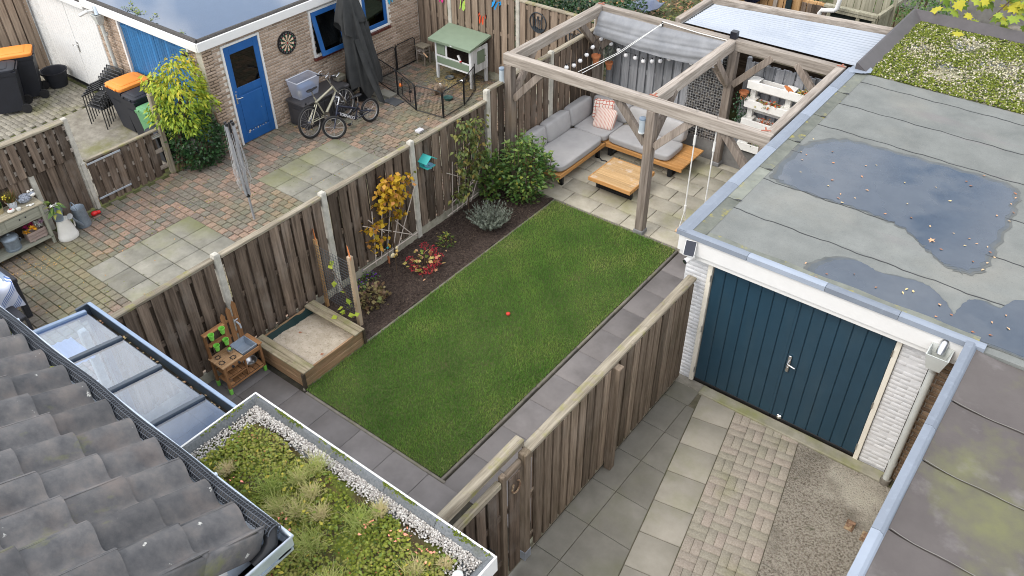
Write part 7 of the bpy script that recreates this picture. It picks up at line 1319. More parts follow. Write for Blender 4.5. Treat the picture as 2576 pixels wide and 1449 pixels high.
butterfly(fy(-12.80, 1.60, .1), PINK, PINK, None, 'pink metal butterfly on the back fence'); butterfly(fy(-12.16, 1.58, -.15), LGRN, LGRN, None, 'lime green metal butterfly on the back fence', 1.15); butterfly(fy(-11.2, 1.80, -.5), SKY, SKY, BLK, 'bright blue metal butterfly on the back fence', 1.15); butterfly(fy(-11.60, 1.37, -.1), ORR, ORR, BLK, 'orange red metal butterfly below the blue one', 1.0)
butterfly(facing((-13.49, 12.98, 1.68), (1, 0, 0)) @ Matrix.Rotation(.2, 4, 'Z'), TURQ, TURQ, None, 'turquoise metal butterfly on the brick wall beside the window')
ARTM = plain('dark_metal', (.04, .05, .06), .5, metal=.3)
for n_, (x, z, lb) in enumerate(((-10.05, 1.66, 'larger dark metal ring with plant silhouettes on the fence'), (-9.12, 1.56, 'smaller dark metal ring with plant silhouettes partly behind the rail'))):
    t = thing('wall_ring', lb, 'ornament', (x, 13.86, z), 'round metal silhouettes'); Fm = facing((x, 13.855, z), (0, -1, 0)); MB().tube([Fm @ Vector((.21*math.cos(a), .21*math.sin(a), 0)) for a in np.linspace(0, 2*pi, 33)[:-1]], .011, 6, closed=True).build('ring', ARTM, t)
    MB().prism([(-.17, -.12), (-.10, -.18), (0, -.205), (.10, -.18), (.17, -.12), (.1, -.10), (.04, -.13), (-.05, -.09)], .004, Fm).build('ground_shape', ARTM, t)
    for q in (-.12, -.06, .0, .05, .10): h = rnd(.05, .16); MB().prism([(q-.006, -.14), (q+.006, -.14), (q+.012, h*.4), (q+.026, h), (q, h*.8), (q-.03, h*.9), (q-.012, h*.4)], .004, Fm).build('plant_shape', ARTM, t)
# rotary dryer
t = thing('rotary_dryer', 'folded grey rotary clothes dryer with hanging white lines', 'clothes dryer'); ALU = plain('dull_aluminium', (.36, .38, .41), .4, metal=.5)
MB().cyl((0, 0, 0), (0, 0, .52), .022, n=10).build('pole', ALU, t, smooth=40); MB().cyl((0, 0, .44), (0, 0, .50), .035, n=10).build('collar', BLK, t)
for k in range(4): a = pi/2*k+.4; MB().beam((.03*math.cos(a), .03*math.sin(a), .48), (.075*math.cos(a), .075*math.sin(a), 1.78), .025, .05, up=(math.cos(a+.3), math.sin(a+.3), 0), c=.003).build('arm', ALU, t); MB().cyl((.075*math.cos(a), .075*math.sin(a), 1.77), (.075*math.cos(a), .075*math.sin(a), 1.82), .026, n=8).build('arm_cap', BLK, t)
MB().cyl((0, 0, 1.5), (0, 0, 1.82), .018, n=8).build('mast', BLK, t); mb = MB()
for k in range(34):
    a = rnd(0, 6.3); b = a+rnd(.4, 1.6); z1 = rnd(.9, 1.75); z0 = rnd(.62, .95); r_ = .08+.05*random.random(); mb.tube([(r_*.8*math.cos(a), r_*.8*math.sin(a), z1), (r_*1.1*math.cos(a), r_*1.1*math.sin(a), z0+.15), (r_*1.15*math.cos((a+b)/2), r_*1.15*math.sin((a+b)/2), z0-.03), (r_*1.1*math.cos(b), r_*1.1*math.sin(b), z0+.15), (r_*.8*math.cos(b), r_*.8*math.sin(b), z1)], .0024, 3)
mb.build('lines', plain('line_cord', (.42, .42, .42), .8), t, kind='stuff'); t.matrix_basis = T(-11.20, 6.92, 0, 0, R(-3), R(-7))
# wheelie bins
BINB = plain('bin_black', (.018, .020, .027), .5, var=.15); BINO = plain('bin_orange', (.80, .27, .045), .5, var=.05); BING = plain('bin_green', (.12, .30, .14), .5, var=.08)
def wheelie(lb, body, lid, M, w=.29, d=.36, h=.98):
    t = thing('wheelie_bin', lb, 'wheelie bin', group='wheelie bins'); k = .78; v = [(sx*w*a, sy*d*b+.0*(1-a), z) for z, a, b in ((.06, k, k*.9), (h*.86, .96, .96), (h*.87, 1.0, 1.0), (h*.94, 1.03, 1.03)) for sx, sy in ((-1, -1), (1, -1), (1, 1), (-1, 1))]
    MB().add(v, [(3, 2, 1, 0)]+[(r*4+i, r*4+(i+1) % 4, (r+1)*4+(i+1) % 4, (r+1)*4+i) for r in range(3) for i in range(4)]+[(12, 13, 14, 15)]).build('body', body, t); mb = MB(); cushion(mb, T(0, 0, h*.965), w*2.02, d*2.0, h*.085, puff=.45, n=6); mb.build('lid', lid, t, smooth=50); mb = MB(); cushion(mb, T(0, -.02, h*1.0), w*1.5, d*1.35, h*.06, puff=.2, n=6); mb.build('lid_panel', lid, t, smooth=50)
    for s_ in (-1, 1): MB().box(s_*w*.5-.03, s_*w*.5+.03, -d*1.08, -d*.9, h*.955, h*.99, c=.006).build('lid_grip', lid, t); MB().cyl((s_*w*.72, d*.85, .1), (s_*w*.92, d*.85, .1), .1, n=16).build('wheel', TYRE, t)
    MB().cyl((-w*.8, d*1.08, h*.97), (w*.8, d*1.08, h*.97), .016, n=8).build('handle', body, t); MB().box(-w*.5, w*.5, -d*.965, -d*.95, h*.70, h*.72).build('front_rib', body, t); t.matrix_basis = M
wheelie('black wheelie bin with orange lid beside the stacked chairs', BINB, BINO, T(-15.82, 7.68, .004, 0), .29, .36, 1.06); wheelie('black wheelie bin with black lid between orange and green ones', BINB, BINB, T(-15.26, 7.62, .004, 0), .24, .33, 1.0); wheelie('smaller green wheelie bin half under the yellow climber', BING, BING, T(-14.74, 7.52, .004, 0), .25, .27, .88); wheelie('black wheelie bin with black lid half hidden by the gate post', BINB, BINB, T(-14.2, 7.25, .004, 0), .2, .24, .7)
wheelie('black wheelie bin with orange lid at the larch fence', BINB, BINO, T(-19.12, 7.05, .0, R(-30)), .29, .36, 1.06); wheelie('dark wheelie bin at the left edge in front of the fence', BINB, BINB, T(-18.75, 6.45, .0, R(-30)), .29, .36, 1.0)
t = thing('mortar_tub', 'large round black tub beside the white garage doors', 'tub', (-19.15, 7.72, 0)); MB().lathe([(.20, 0), (.27, .34), (.295, .35), (.295, .37), (.265, .36), (.19, .03), (.001, .02)], 28, T(-19.15, 7.72, 0)).build('bowl', BINB, t, smooth=40); MB().tube([(-19.15+.29*math.cos(a), 7.72+.29*math.sin(a), .33) for a in np.linspace(4.2, 5, 6)], .012, 5).build('handle', BINB, t)
# stacked chairs
CHM = plain('chair_black', (.022, .023, .025), .4, spec=.5)
def chair():
    t = thing('stacking_chair', 'x', 'chair', group='chairs in the stack')
    for x in (-.25, .25):
        MB().tube([(x, -.24, 0), (x, -.23, .44), (x, -.22, .64)], .011, 6).build('leg', CHM, t); MB().tube([(x, .22, 0), (x, .20, .42), (x, .24, .64), (x, .27, .88)], .011, 6).build('leg', CHM, t); MB().box(x-.022, x+.022, -.25, .25, .635, .655, c=.004).build('armrest', CHM, t)
    MB().box(-.24, .24, -.22, .22, .42, .44, c=.006).build('seat', CHM, t); MB().grid(lambda u, v: (-.24+.48*u, .24+.04*v-.02*math.sin(pi*u), .5+.38*v), 6, 3, thick=0).build('backrest', glassy('mesh_fabric', (.25, .25, .25), .05, .5) if 'mesh_fabric' not in bpy.data.materials else bpy.data.materials['mesh_fabric'], t); MB().tube([(-.25, .27, .88), (0, .255, .9), (.25, .27, .88)], .011, 6).build('top_tube', CHM, t); return t
c0 = chair(); names = ('lowest', 'second from the bottom', 'third from the bottom', 'second from the top', 'topmost')
for k in range(5):
    M_ = T(-16.58+.03*k, 7.40+.045*k, .055*k, R(8)); c = c0 if k == 4 else dup(c0, M_)
    if k == 4: c.matrix_basis = M_
    c['label'] = 'black stacking chair, %s in the stack of five beside the bins' % names[k]
# climbers at the gate post
WIS = mat('wisteria_leaf', [(.85, .85, .85), (1.1, 1.1, 1.1)], sc=20, tr=[(.08, .17, .025), (.19, .30, .03), (.34, .43, .04), (.48, .46, .04), (.56, .38, .03)], rough=.5, bump=0, trans=.25)
LONG = [(0, 0, 0), (.4, .20, .05), (.4, -.20, .05), (.5, 0, 0), (1, 0, -.12)]
t = thing('wisteria', 'yellow green climber billowing over the gate post of the shed', 'climber', (-13.7, 7.5, 0)); n = 3600
P_ = NR.normal(0, 1, (n, 3)); P_ /= np.linalg.norm(P_, axis=1)[:, None]; q = NR.uniform(.3, 1, n)**.4; lump = 1+.28*np.sin(P_[:, 0]*5)*np.sin(P_[:, 1]*5+1)+.2*np.sin(P_[:, 2]*8+P_[:, 1]*4); D_ = P_.copy(); P_ = P_*(q*lump)[:, None]*np.array([.50, .60, .74])+np.array([-13.68, 7.55, 1.32]); k = (P_[:, 0] > -13.45) | (P_[:, 1] < 8.05); P_, D_ = P_[k], D_[k]; n = len(P_)
leaves(t, P_, eul(np.arctan2(D_[:, 1], D_[:, 0])+NR.normal(0, .6, n), NR.normal(.55, .4, n), NR.normal(0, .5, n)), NR.uniform(.07, .13, n), np.clip((P_[:, 2]-1.3)*.65+NR.normal(-.15, .33, n), -1, 1), WIS, tv=LONG); mb = MB()
for k in range(5): a = rnd(-.1, .1); mb.tube([(-13.72+a, 7.2+rnd(-.1, .1), 0), (-13.7+a, 7.3, .7), (-13.7+rnd(-.3, .3), 7.5+rnd(-.3, .3), 1.5)], .014, 6)
mb.build('stem', STEMM, t)
EVG = mat('evergreen_leaf', [(.85, .85, .85), (1.1, 1.1, 1.1)], sc=20, tr=[(.010, .035, .012), (.022, .065, .02), (.04, .10, .03), (.07, .14, .045)], rough=.35, bump=0, spec=.5)
bush('evergreen_shrub', 'dark glossy evergreen shrub at the foot of the climber', (-13.52, 7.60, .48), (.42, .54, .60), 2700, .07, EVG, (-.1, .4), limit=200)
MB().beam((-13.44, 8.16, 0), (-13.47, 8.02, .95), .02, .03).build('stick', plain('brown_stick', (.17, .11, .07), .8), label='brown stick leaning on the brick wall left of the blue door', cat='stick')
mb = MB(); n = 26
for k in range(n): mb.cyl((-13.42+rnd(-.06, .06), 8.30+rnd(-.06, .06), .02), (-13.42+rnd(-.06, .06), 8.30+rnd(-.06, .06), .22), .008, n=5)
mb.build('twig_bundle', STEMM, label='small bundle of dark twigs at the wall beside the blue door', cat='bundle')
# console table with its decorations
GT_ = {a: wood('grey_green_wood_'+a, (.24, .24, .19), (.36, .36, .29), a, .1, rough=.7, bump=.12) for a in AX}; TOPW = wood('worn_table_top', (.28, .24, .16), (.50, .46, .36), 'y', .1, rough=.7)
t = thing('console_table', 'grey green console table with drawers and lower shelf', 'console table', (-13.5, 3.8, 0)); ya, yb, xa, xb = 2.5, 4.42, -13.70, -13.36
for k in range(2): MB().box(xa-.02+.19*k, xa+.165+.19*k, ya, yb+.03, .775, .80, c=.004, t=rnd()).build('top_plank', TOPW, t)
for x in (xa+.02, xb-.03):
    for y_ in (yb-.03, ya+.03): MB().box(x-.025, x+.025, y_-.025, y_+.025, 0, .775, c=.004).build('leg', GT_['z'], t)
MB().box(xa, xb-.02, ya, yb, .55, .775).build('case', GT_['y'], t); MB().box(xa, xb-.005, ya, yb, .12, .145, c=.004).build('shelf', GT_['y'], t)
for a, b in ((3.78, 4.34), (3.10, 3.70)):
    d = MB().box(xb-.021, xb-.006, a, b, .59, .75, c=.006).build('drawer', GT_['y'], t)
    for y_ in ((a+b)/2-.05, (a+b)/2+.05): MB().ball((xb+.004, y_, .68), .013, 10, 6).build('knob', DKM, d)
WPOT = plain('white_metal_pot', (.60, .64, .70), .5)
t = thing('pot_plant', 'pale bucket of browning grass with yellow flowers on the console', 'plant', (-13.60, 4.08, .8)); MB().lathe([(.06, .80), (.085, .92), (.09, .92), (.078, .9), (.001, .9)], 18, T(-13.60, 4.08, 0)).build('pot', WPOT, t, smooth=40)
blades('grass', 420, lambda n: (NR.normal(-13.60, .035, n), NR.normal(4.08, .035, n), np.full(n, .89)), .16, mat('console_grass', [(.85, .85, .85), (1.1, 1.1, 1.1)], sc=20, tr=[(.05, .10, .02), (.14, .17, .04), (.24, .14, .05), (.26, .09, .03)], bump=0), lambda X, Y, n: NR.uniform(-1, 1, n), lean=.6, w=.006, parent=t, kind=None); n = 12
scatter('flower', oct_, ocf, np.stack([NR.normal(-13.56, .03, n), NR.normal(4.02, .03, n), NR.uniform(1.0, 1.06, n)], 1), eul(NR.uniform(0, 6, n), NR.uniform(0, 6, n), NR.uniform(0, 6, n)), np.full(n, .014), NR.uniform(-1, 1, n), plain('primrose', (.62, .52, .05), .6), t, kind=None)
SHC = plain('grey_ceramic', (.30, .33, .38), .6, sc=60, var=.5); WCER = plain('white_ceramic', (.70, .69, .64), .5)
t = thing('sheep_figure', 'grey curly ceramic sheep with big white eyes on the console', 'figure', (-13.56, 4.31, .8)); mb = MB()
mb.ball((-13.57, 4.28, .87), (.075, .10, .07), 14, 10)
for k in range(40): a, e = rnd(0, 6.3), rnd(-.2, 1.5); p = Vector((math.cos(a)*math.cos(e)*.075, math.sin(a)*math.cos(e)*.10, math.sin(e)*.07))+Vector((-13.57, 4.28, .87)); mb.ball(p, .018, 7, 5)
mb.build('body', SHC, t, smooth=60); MB().ball((-13.53, 4.39, .93), (.05, .06, .045), 12, 8).build('head', SHC, t, smooth=60); MB().ball((-13.50, 4.40, .92), (.03, .05, .03), 12, 8).build('muzzle', WCER, t, smooth=60)
for y_ in (4.36, 4.42): e = MB().ball((-13.52, y_, .985), .026, 10, 8).build('eye', WCER, t, smooth=60); MB().ball((-13.497, y_, .985), .010, 8, 6).build('pupil', DKM, e)
o = MB().ball((-13.46, 3.98, .835), (.045, .06, .035), 14, 8).build('painted_stone', WCER, smooth=60, label='white painted pebble with a red mark on the console front', cat='stone'); MB().ball((-13.455, 3.98, .865), (.02, .03, .008), 10, 5).build('red_mark', C4[2], o)
MB().lathe([(.03, .80), (.04, .84), (.034, .84), (.025, .808), (.001, .808)], 16, T(-13.43, 4.09, 0)).build('tealight_cup', WCER, smooth=40, label='small cream tealight cup beside the painted pebble', cat='cup')
mb = MB(); [mb.ball((-13.42+dx, 4.27+dy, .815), (.018, .026, .014), 8, 5) for dx, dy in ((0, 0), (.02, .04), (-.01, -.04), (.03, 0))]; mb.build('shell_ornament', WCER, smooth=60, label='cream shell ornament in front of the sheep figure', cat='ornament')
t = thing('basket_plant', 'succulent in a woven basket at the left edge of the console', 'plant', (-13.60, 3.86, .8)); MB().lathe([(.055, .80), (.07, .90), (.074, .905), (.06, .9), (.001, .89)], 16, T(-13.60, 3.86, 0)).build('basket', plain('woven_basket', (.40, .33, .18), .9, sc=60, var=.4), t, smooth=40); n = 50; a = NR.uniform(0, 6.3, n); leaves(t, np.stack([-13.60+.02*np.cos(a), 3.86+.02*np.sin(a), np.full(n, .90)], 1), eul(a, NR.uniform(-1.2, -.2, n), np.zeros(n)), NR.uniform(.06, .10, n), NR.uniform(-1, 0, n), GRN, limit=50)
GALV = plain('galvanised_steel', (.24, .29, .34), .45, metal=.4, var=.25, sc=10)
t = thing('lidded_bin', 'small galvanised bin with domed lid on the console shelf', 'bin', (-13.55, 3.80, .145)); MB().lathe([(.11, .146), (.125, .15), (.125, .18), (.12, .185), (.13, .34), (.135, .345), (.135, .36), (.001, .36)], 24, T(-13.53, 3.80, 0)).build('body', GALV, t, smooth=40); MB().lathe([(.14, .355), (.14, .37), (.11, .41), (.03, .43), (.02, .45), (.001, .452)], 24, T(-13.53, 3.80, 0)).build('lid', GALV, t, smooth=40); MB().tube([(-13.53, 3.93, .30), (-13.53, 3.96, .28), (-13.53, 3.96, .24), (-13.53, 3.93, .22)], .006, 5).build('handle', GALV, t)
t = thing('flower_crate', 'pinkish slatted crate of bright flowers on the console shelf', 'crate', (-13.5, 4.2, .145)); CRW = wood('crate_wood', (.28, .21, .18), (.46, .37, .33), 'y', .15)
for k in range(3): MB().box(-13.44, -13.428, 4.04, 4.36, .165+.055*k, .215+.055*k, c=.003, t=rnd()).build('slat', CRW, t); MB().box(-13.60, -13.588, 4.04, 4.36, .165+.055*k, .215+.055*k, c=.003).build('slat', CRW, t)
for y_ in (4.045, 4.34): MB().box(-13.588, -13.44, y_, y_+.012, .165, .32).build('end_board', CRW, t)
for y_ in (4.1, 4.3): MB().box(-13.59, -13.43, y_, y_+.03, .146, .165).build('foot', CRW, t)
def head(t, c, r_, m, nm, n=26, core=None):
    a = NR.uniform(0, 6.3, n); scatter(nm, LONG, LEAFF, np.repeat([c], n, 0), eul(a, NR.uniform(-1.1, .15, n), np.zeros(n)), NR.uniform(.8, 1.1, n)*r_, NR.uniform(-1, 1, n), m, t, kind=None)
ORF = mat('orange_petal', [(.75, .33, .02), (.80, .48, .04)], sc=40, rough=.6, bump=0); MAG = mat('magenta_petal', [(.42, .02, .10), (.55, .05, .2)], sc=40, bump=0); PNK = mat('pink_petal', [(.62, .38, .52), (.70, .52, .62)], sc=40, bump=0); WPE = mat('white_petal', [(.62, .64, .58), (.75, .75, .7)], sc=40, bump=0)
for c, r_, m in (((-13.46, 4.06, .35), .075, ORF), ((-13.44, 4.16, .39), .08, ORF), ((-13.55, 4.20, .40), .07, MAG), ((-13.52, 4.27, .40), .06, WPE), ((-13.48, 4.30, .36), .05, WPE), ((-13.50, 4.34, .40), .06, PNK), ((-13.56, 4.10, .38), .06, MAG)): head(t, c, r_, m, 'flower_head')
t = thing('milk_churn', 'white enamel jug shape churn standing on the pavers by the console', 'churn', (-13.33, 4.62, 0)); MB().lathe([(.16, 0), (.165, .06), (.155, .075), (.13, .2), (.10, .36), (.105, .375), (.09, .37), (.001, .36)], 26, T(-13.33, 4.62, 0) @ Matrix.Diagonal((.85, 1.05, 1, 1))).build('body', plain('enamel_white', (.72, .71, .66), .3, sc=4, var=.1, layers=[((.35, .28, .18), 6, .64, .74, .7)]), t, smooth=40); MB().tube([(-13.33, 4.72, .36), (-13.33, 4.80, .30), (-13.33, 4.78, .14)], .012, 6).build('handle', MATS['enamel_white'], t)
t = thing('hellebore_pot', 'zinc bucket with large green leaves and white flowers on the churn', 'plant', (-13.33, 4.60, .37)); MB().lathe([(.07, .375), (.105, .56), (.112, .565), (.1, .55), (.001, .54)], 20, T(-13.34, 4.58, 0)).build('bucket', GALV, t, smooth=40); n = 26; a = NR.uniform(0, 6.3, n); leaves(t, np.stack([-13.34+.05*np.cos(a), 4.58+.05*np.sin(a), NR.uniform(.56, .72, n)], 1), eul(a, NR.uniform(-.4, .9, n), NR.normal(0, .4, n)), NR.uniform(.12, .19, n), NR.uniform(-.4, .75, n), GRN, tv=LONG, limit=26)
for c in ((-13.30, 4.60, .68), (-13.27, 4.64, .64), (-13.32, 4.54, .66)): head(t, c, .055, WPE, 'flower', 14)
t = thing('watering_can', 'galvanised watering can on the pavers beside the churn', 'watering can', (-13.47, 4.98, 0)); MB().lathe([(.125, 0), (.13, .03), (.11, .36), (.112, .37), (.1, .36), (.001, .3)], 24, T(-13.47, 4.98, 0)).build('body', GALV, t, smooth=40); MB().tube([(-13.38, 4.92, .07), (-13.32, 4.84, .2), (-13.28, 4.76, .36)], [.03, .02, .014], 10).build('spout', GALV, t, smooth=40); MB().cyl((-13.285, 4.77, .35), (-13.26, 4.73, .40), .02, .055, 14).build('rose', plain('rose_steel', (.42, .43, .42), .5, metal=.3), t); MB().tube([(-13.47+.1*math.cos(a), 4.98-.06, .37+.12*math.sin(a)) for a in np.linspace(0, pi, 9)], .01, 6).build('top_handle', GALV, t); MB().tube([(-13.55, 5.05, .34), (-13.61, 5.10, .3), (-13.6, 5.09, .12), (-13.56, 5.05, .06)], .01, 6).build('side_handle', GALV, t)
mb = MB().ball((-13.58, 5.26, .045), (.05, .065, .045), 14, 8); mb.ball((-13.56, 5.33, .045), (.035, .04, .035), 12, 8); mb.build('red_toy', plain('red_toy_plastic', (.62, .02, .02), .35), smooth=60, label='small red plastic toy at the foot of the gate post', cat='toy')
# garden table, chair and towel at the lower left
WICK = mat('wicker_black', [(.018, .019, .024), (.05, .052, .06)], sc=3, st=(30, 30, 30), rough=.5, bump=.8, bs=3, bd=.006); t = thing('dining_table', 'dark wicker garden table at the left edge of the picture', 'table', (-12.2, 2.7, 0))
MB().box(-12.65, -11.80, 1.6, 3.17, .66, .74, c=.012).build('frame', WICK, t); MB().box(-12.58, -11.87, 1.68, 3.10, .741, .748).build('glass_top', plain('blue_grey_glass', (.16, .22, .30), .12, spec=.8), t)
for x in (-11.86, -12.60): MB().box(x-.045, x+.045, 3.07, 3.16, 0, .66, c=.008).build('leg', WICK, t); MB().box(x-.045, x+.045, 1.62, 1.71, 0, .66, c=.008).build('leg', WICK, t)
t = thing('wicker_chair', 'dark wicker armchair beside the garden table', 'chair', (-11.6, 2.6, 0)); MB().box(-11.80, -11.3, 2.42, 2.93, .36, .43, c=.012).build('seat', WICK, t); MB().box(-11.79, -11.74, 2.42, 2.93, .05, .36).build('apron', WICK, t)
for x in (-11.78, -11.32):
    for y_ in (2.44, 2.92): MB().box(x-.022, x+.022, y_-.022, y_+.022, 0, .36, c=.004).build('leg', WICK, t)
MB().box(-11.8, -11.3, 2.36, 2.42, .43, .85, c=.012).build('backrest', WICK, t)
tw = bpy.data.materials.new('striped_towel'); tw.use_nodes = True; N_ = tw.node_tree.nodes.new; K_ = tw.node_tree.links.new; b_ = tw.node_tree.nodes['Principled BSDF']; b_.inputs['Roughness'].default_value = .95; tcn = N_('ShaderNodeTexCoord'); sp_ = N_('ShaderNodeSeparateXYZ'); K_(tcn.outputs['Object'], sp_.inputs[0]); ad_ = N_('ShaderNodeMath'); ad_.operation = 'SUBTRACT'; K_(sp_.outputs['Y'], ad_.inputs[0]); K_(sp_.outputs['Z'], ad_.inputs[1])
mu_ = N_('ShaderNodeMath'); mu_.operation = 'MULTIPLY'; mu_.inputs[1].default_value = 190; K_(ad_.outputs[0], mu_.inputs[0]); si_ = N_('ShaderNodeMath'); si_.operation = 'SINE'; K_(mu_.outputs[0], si_.inputs[0]); m3 = N_('ShaderNodeMath'); m3.operation = 'MULTIPLY'; m3.inputs[1].default_value = 26; K_(ad_.outputs[0], m3.inputs[0]); s3 = N_('ShaderNodeMath'); s3.operation = 'SINE'; K_(m3.outputs[0], s3.inputs[0]); mn = N_('ShaderNodeMath'); mn.operation = 'MINIMUM'; K_(si_.outputs[0], mn.inputs[0]); K_(s3.outputs[0], mn.inputs[1])
rp = N_('ShaderNodeValToRGB'); rp.color_ramp.interpolation = 'CONSTANT'; rp.color_ramp.elements[0].color = (.52, .56, .66, 1); rp.color_ramp.elements[1].position = .1; rp.color_ramp.elements[1].color = (.06, .14, .36, 1); K_(mn.outputs[0], rp.inputs[0]); K_(rp.outputs[0], b_.inputs['Base Color'])
MB().grid(lambda u, v: (-11.98+.30*min(1, v*1.6)+.02*math.sin(u*9)*v, 2.62+.46*u+.02*math.sin(v*7), .76-.40*max(0, v-.55)/.45+.015*math.sin(u*12+v*5)), 16, 20, thick=.004).build('towel', tw, smooth=80, label='blue and white striped towel hanging over the garden table', cat='towel')
# leaf litter on the patio
n = 270; g_ = NR.uniform(0, 1, n); X = np.where(g_ < .5, NR.normal(-13.0, .28, n), NR.uniform(-13.6, -9.2, n)); Y = np.where(g_ < .5, NR.normal(3.75, .30, n), NR.uniform(3, 13, n)); k = g_ > .93; X = np.where(k, NR.normal(-13.05, .12, n), X); Y = np.where(k, NR.normal(9.68, .12, n), Y)
scatter('fallen_leaves', LEAFV, LEAFF, np.stack([X, Y, NR.uniform(.006, .02, n)], 1), eul(NR.uniform(0, 6, n), NR.normal(0, .25, n), NR.normal(0, .25, n)), NR.uniform(.022, .052, n), NR.uniform(-.8, 1, n), mat('patio_leaf', [(.85, .85, .85), (1.1, 1.1, 1.1)], sc=20, tr=[(.22, .12, .05), (.36, .20, .07), (.46, .30, .08), (.46, .28, .13)], bump=0))
n = 1900; X = NR.choice(np.arange(-13.6, -9, .154), n)+NR.normal(0, .012, n); Y = 1.1+.154*NR.integers(0, 84, n)+NR.normal(0, .01, n); s_ = NR.uniform(0, 1, n) < .5; X2 = np.where(s_, NR.uniform(-13.6, -9, n), X); Y2 = np.where(s_, Y, NR.uniform(2, 13.8, n)); k = (np.sin(X2*1.3)*np.sin(Y2*1.1+1)+.5*(Y2 > 9)+NR.normal(0, .3, n)) > .1
scatter('joint_moss', oct_, ocf, np.stack([X2, Y2, np.full(n, .0)], 1)[k], eul(NR.uniform(0, 6, n), np.zeros(n), np.zeros(n))[k], np.stack([NR.uniform(.012, .03, n), NR.uniform(.006, .01, n), NR.uniform(.004, .008, n)], 1)[k], NR.uniform(-1, .5, n)[k], MOSS)
# ---------------------------------------------------------------- beyond the back fence
def wall_leaves(name, lb, box, n, size, mats, tint, cat='hedge', limit=120, kind=None):
    t = thing(name, lb, cat, ((box[0]+box[1])/2, (box[2]+box[3])/2, 0)); P_ = np.stack([NR.uniform(box[0], box[1], n), NR.uniform(box[2], box[3], n), NR.uniform(0, 1, n)**.6*(box[5]-box[4])+box[4]], 1); P_[:, 2] += .18*np.sin(P_[:, 0]*3.1)*np.sin(P_[:, 1]*4)+NR.normal(0, .05, n)
    leaves(t, P_, eul(NR.uniform(0, 6.3, n), NR.normal(.1, .6, n), NR.normal(0, .6, n)), NR.uniform(.7, 1.3, n)*size, np.clip(NR.normal(tint[0], tint[1], n)+.25*np.sin(P_[:, 0]*4), -1, 1), mats, limit=limit); mb = MB()
    for k in range(6): x = rnd(box[0]+.2, box[1]-.2); y_ = rnd(box[2], box[3]); mb.tube([(x, y_, 0), (x+rnd(-.2, .2), y_, (box[4]+box[5])/2), (x+rnd(-.4, .4), y_, box[5]-.1)], .02, 5)
    mb.build('stem', STEMM, t); return t
wall_leaves('ivy_hedge', 'dark glossy ivy hedge behind the brown back fence', (-12.6, -8.4, 14.35, 15.7, .6, 2.25), 9500, .09, EVG, (-.1, .45))
wall_leaves('garden_shrub', 'pale green shrub beside the corrugated roof', (-8.6, -7.2, 19.0, 21.2, .0, .9), 1500, .08, OLV, (-.2, .5), 'shrub', 60)
wall_leaves('garden_shrub', 'dark green bush between the aviary and the mossy roof', (-5.4, -3.6, 20.2, 22.6, .0, 1.5), 2200, .085, GRN, (-.4, .35), 'shrub', 60)
LIT = mat('back_garden_soil', [(.04, .05, .02), (.10, .11, .04)], sc=3, rough=1, bump=.8, bs=30, bd=.02, layers=[((.12, .08, .05), 1.5, .45, .65, .8)])
sheet('back_garden', -16, 6, 14.2, 40, -.03, LIT); n = 2600
X = NR.uniform(-12.5, -7.2, n); Y = NR.uniform(16.5, 24, n); scatter('leaf_litter', LEAFV, LEAFF, np.stack([X, Y, NR.uniform(-.02, .06, n)], 1), eul(NR.uniform(0, 6, n), NR.normal(0, .35, n), NR.normal(0, .35, n)), NR.uniform(.08, .18, n), NR.uniform(-1, 1, n), mat('litter_leaf', [(.85, .85, .85), (1.1, 1.1, 1.1)], sc=20, tr=[(.14, .07, .04), (.26, .14, .08), (.36, .22, .13), (.45, .27, .05)], bump=0))
n = 2500; scatter('weeds', LEAFV, LEAFF, np.stack([NR.uniform(-10.5, -7, n), NR.uniform(18.5, 24, n), NR.uniform(0, .25, n)], 1), eul(NR.uniform(0, 6, n), NR.normal(0, .5, n), NR.normal(0, .5, n)), NR.uniform(.05, .11, n), NR.uniform(-1, .3, n), OLV)
o = MB().grid(lambda u, v: (-10.9+.75*u, 18.9+.8*v, .32+.12*math.sin(pi*u)*math.sin(pi*v)+.03*math.sin(u*14+v*6)), 14, 14, thick=.02).build('tarpaulin', plain('grey_blue_tarp', (.075, .095, .15), .4, spec=.5), smooth=80, label='grey blue tarpaulin lying among the leaves behind the hedge', cat='tarpaulin')
# lean-to with corrugated roof
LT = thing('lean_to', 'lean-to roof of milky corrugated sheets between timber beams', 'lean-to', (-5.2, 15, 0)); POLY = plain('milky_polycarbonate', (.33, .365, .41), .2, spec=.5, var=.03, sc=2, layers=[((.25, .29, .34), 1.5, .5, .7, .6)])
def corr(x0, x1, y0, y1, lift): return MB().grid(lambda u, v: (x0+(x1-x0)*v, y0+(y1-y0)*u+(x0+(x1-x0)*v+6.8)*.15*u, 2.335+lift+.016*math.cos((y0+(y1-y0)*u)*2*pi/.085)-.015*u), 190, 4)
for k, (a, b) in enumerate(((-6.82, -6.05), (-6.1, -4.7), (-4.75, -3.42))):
    cm = corr(a, b, 14.10, 15.35, .003*k); cm.t = [(-1. if math.cos((14.10+1.25*(i//4+.5)/190)*2*pi/.085) < -.35 else .25) for i in range(len(cm.f))]; cm.build('roof_sheet', POLY, LT, smooth=180)  # valley faces tinted darker: ridge shading put into the colour
MB().beam((-6.95, 15.42, 2.36), (-3.44, 15.94, 2.36), .13, .12, c=.01).build('rear_beam', GREYW['x'], LT); MB().beam((-6.95, 15.3, 2.2), (-3.44, 15.82, 2.2), .04, .16, c=.004).build('rear_board', BLUEGREY, LT)
MB().box(-7.02, -6.90, 14.1, 16.3, 2.30, 2.40, c=.01).build('side_beam', GREYW['y'], LT); MB().box(-6.90, -6.86, 14.1, 15.4, 2.12, 2.33).build('side_gutter', CW, LT); MB().box(-6.98, -6.92, 14.12, 16.3, 0, .1).build('sill', GREYW['y'], LT)
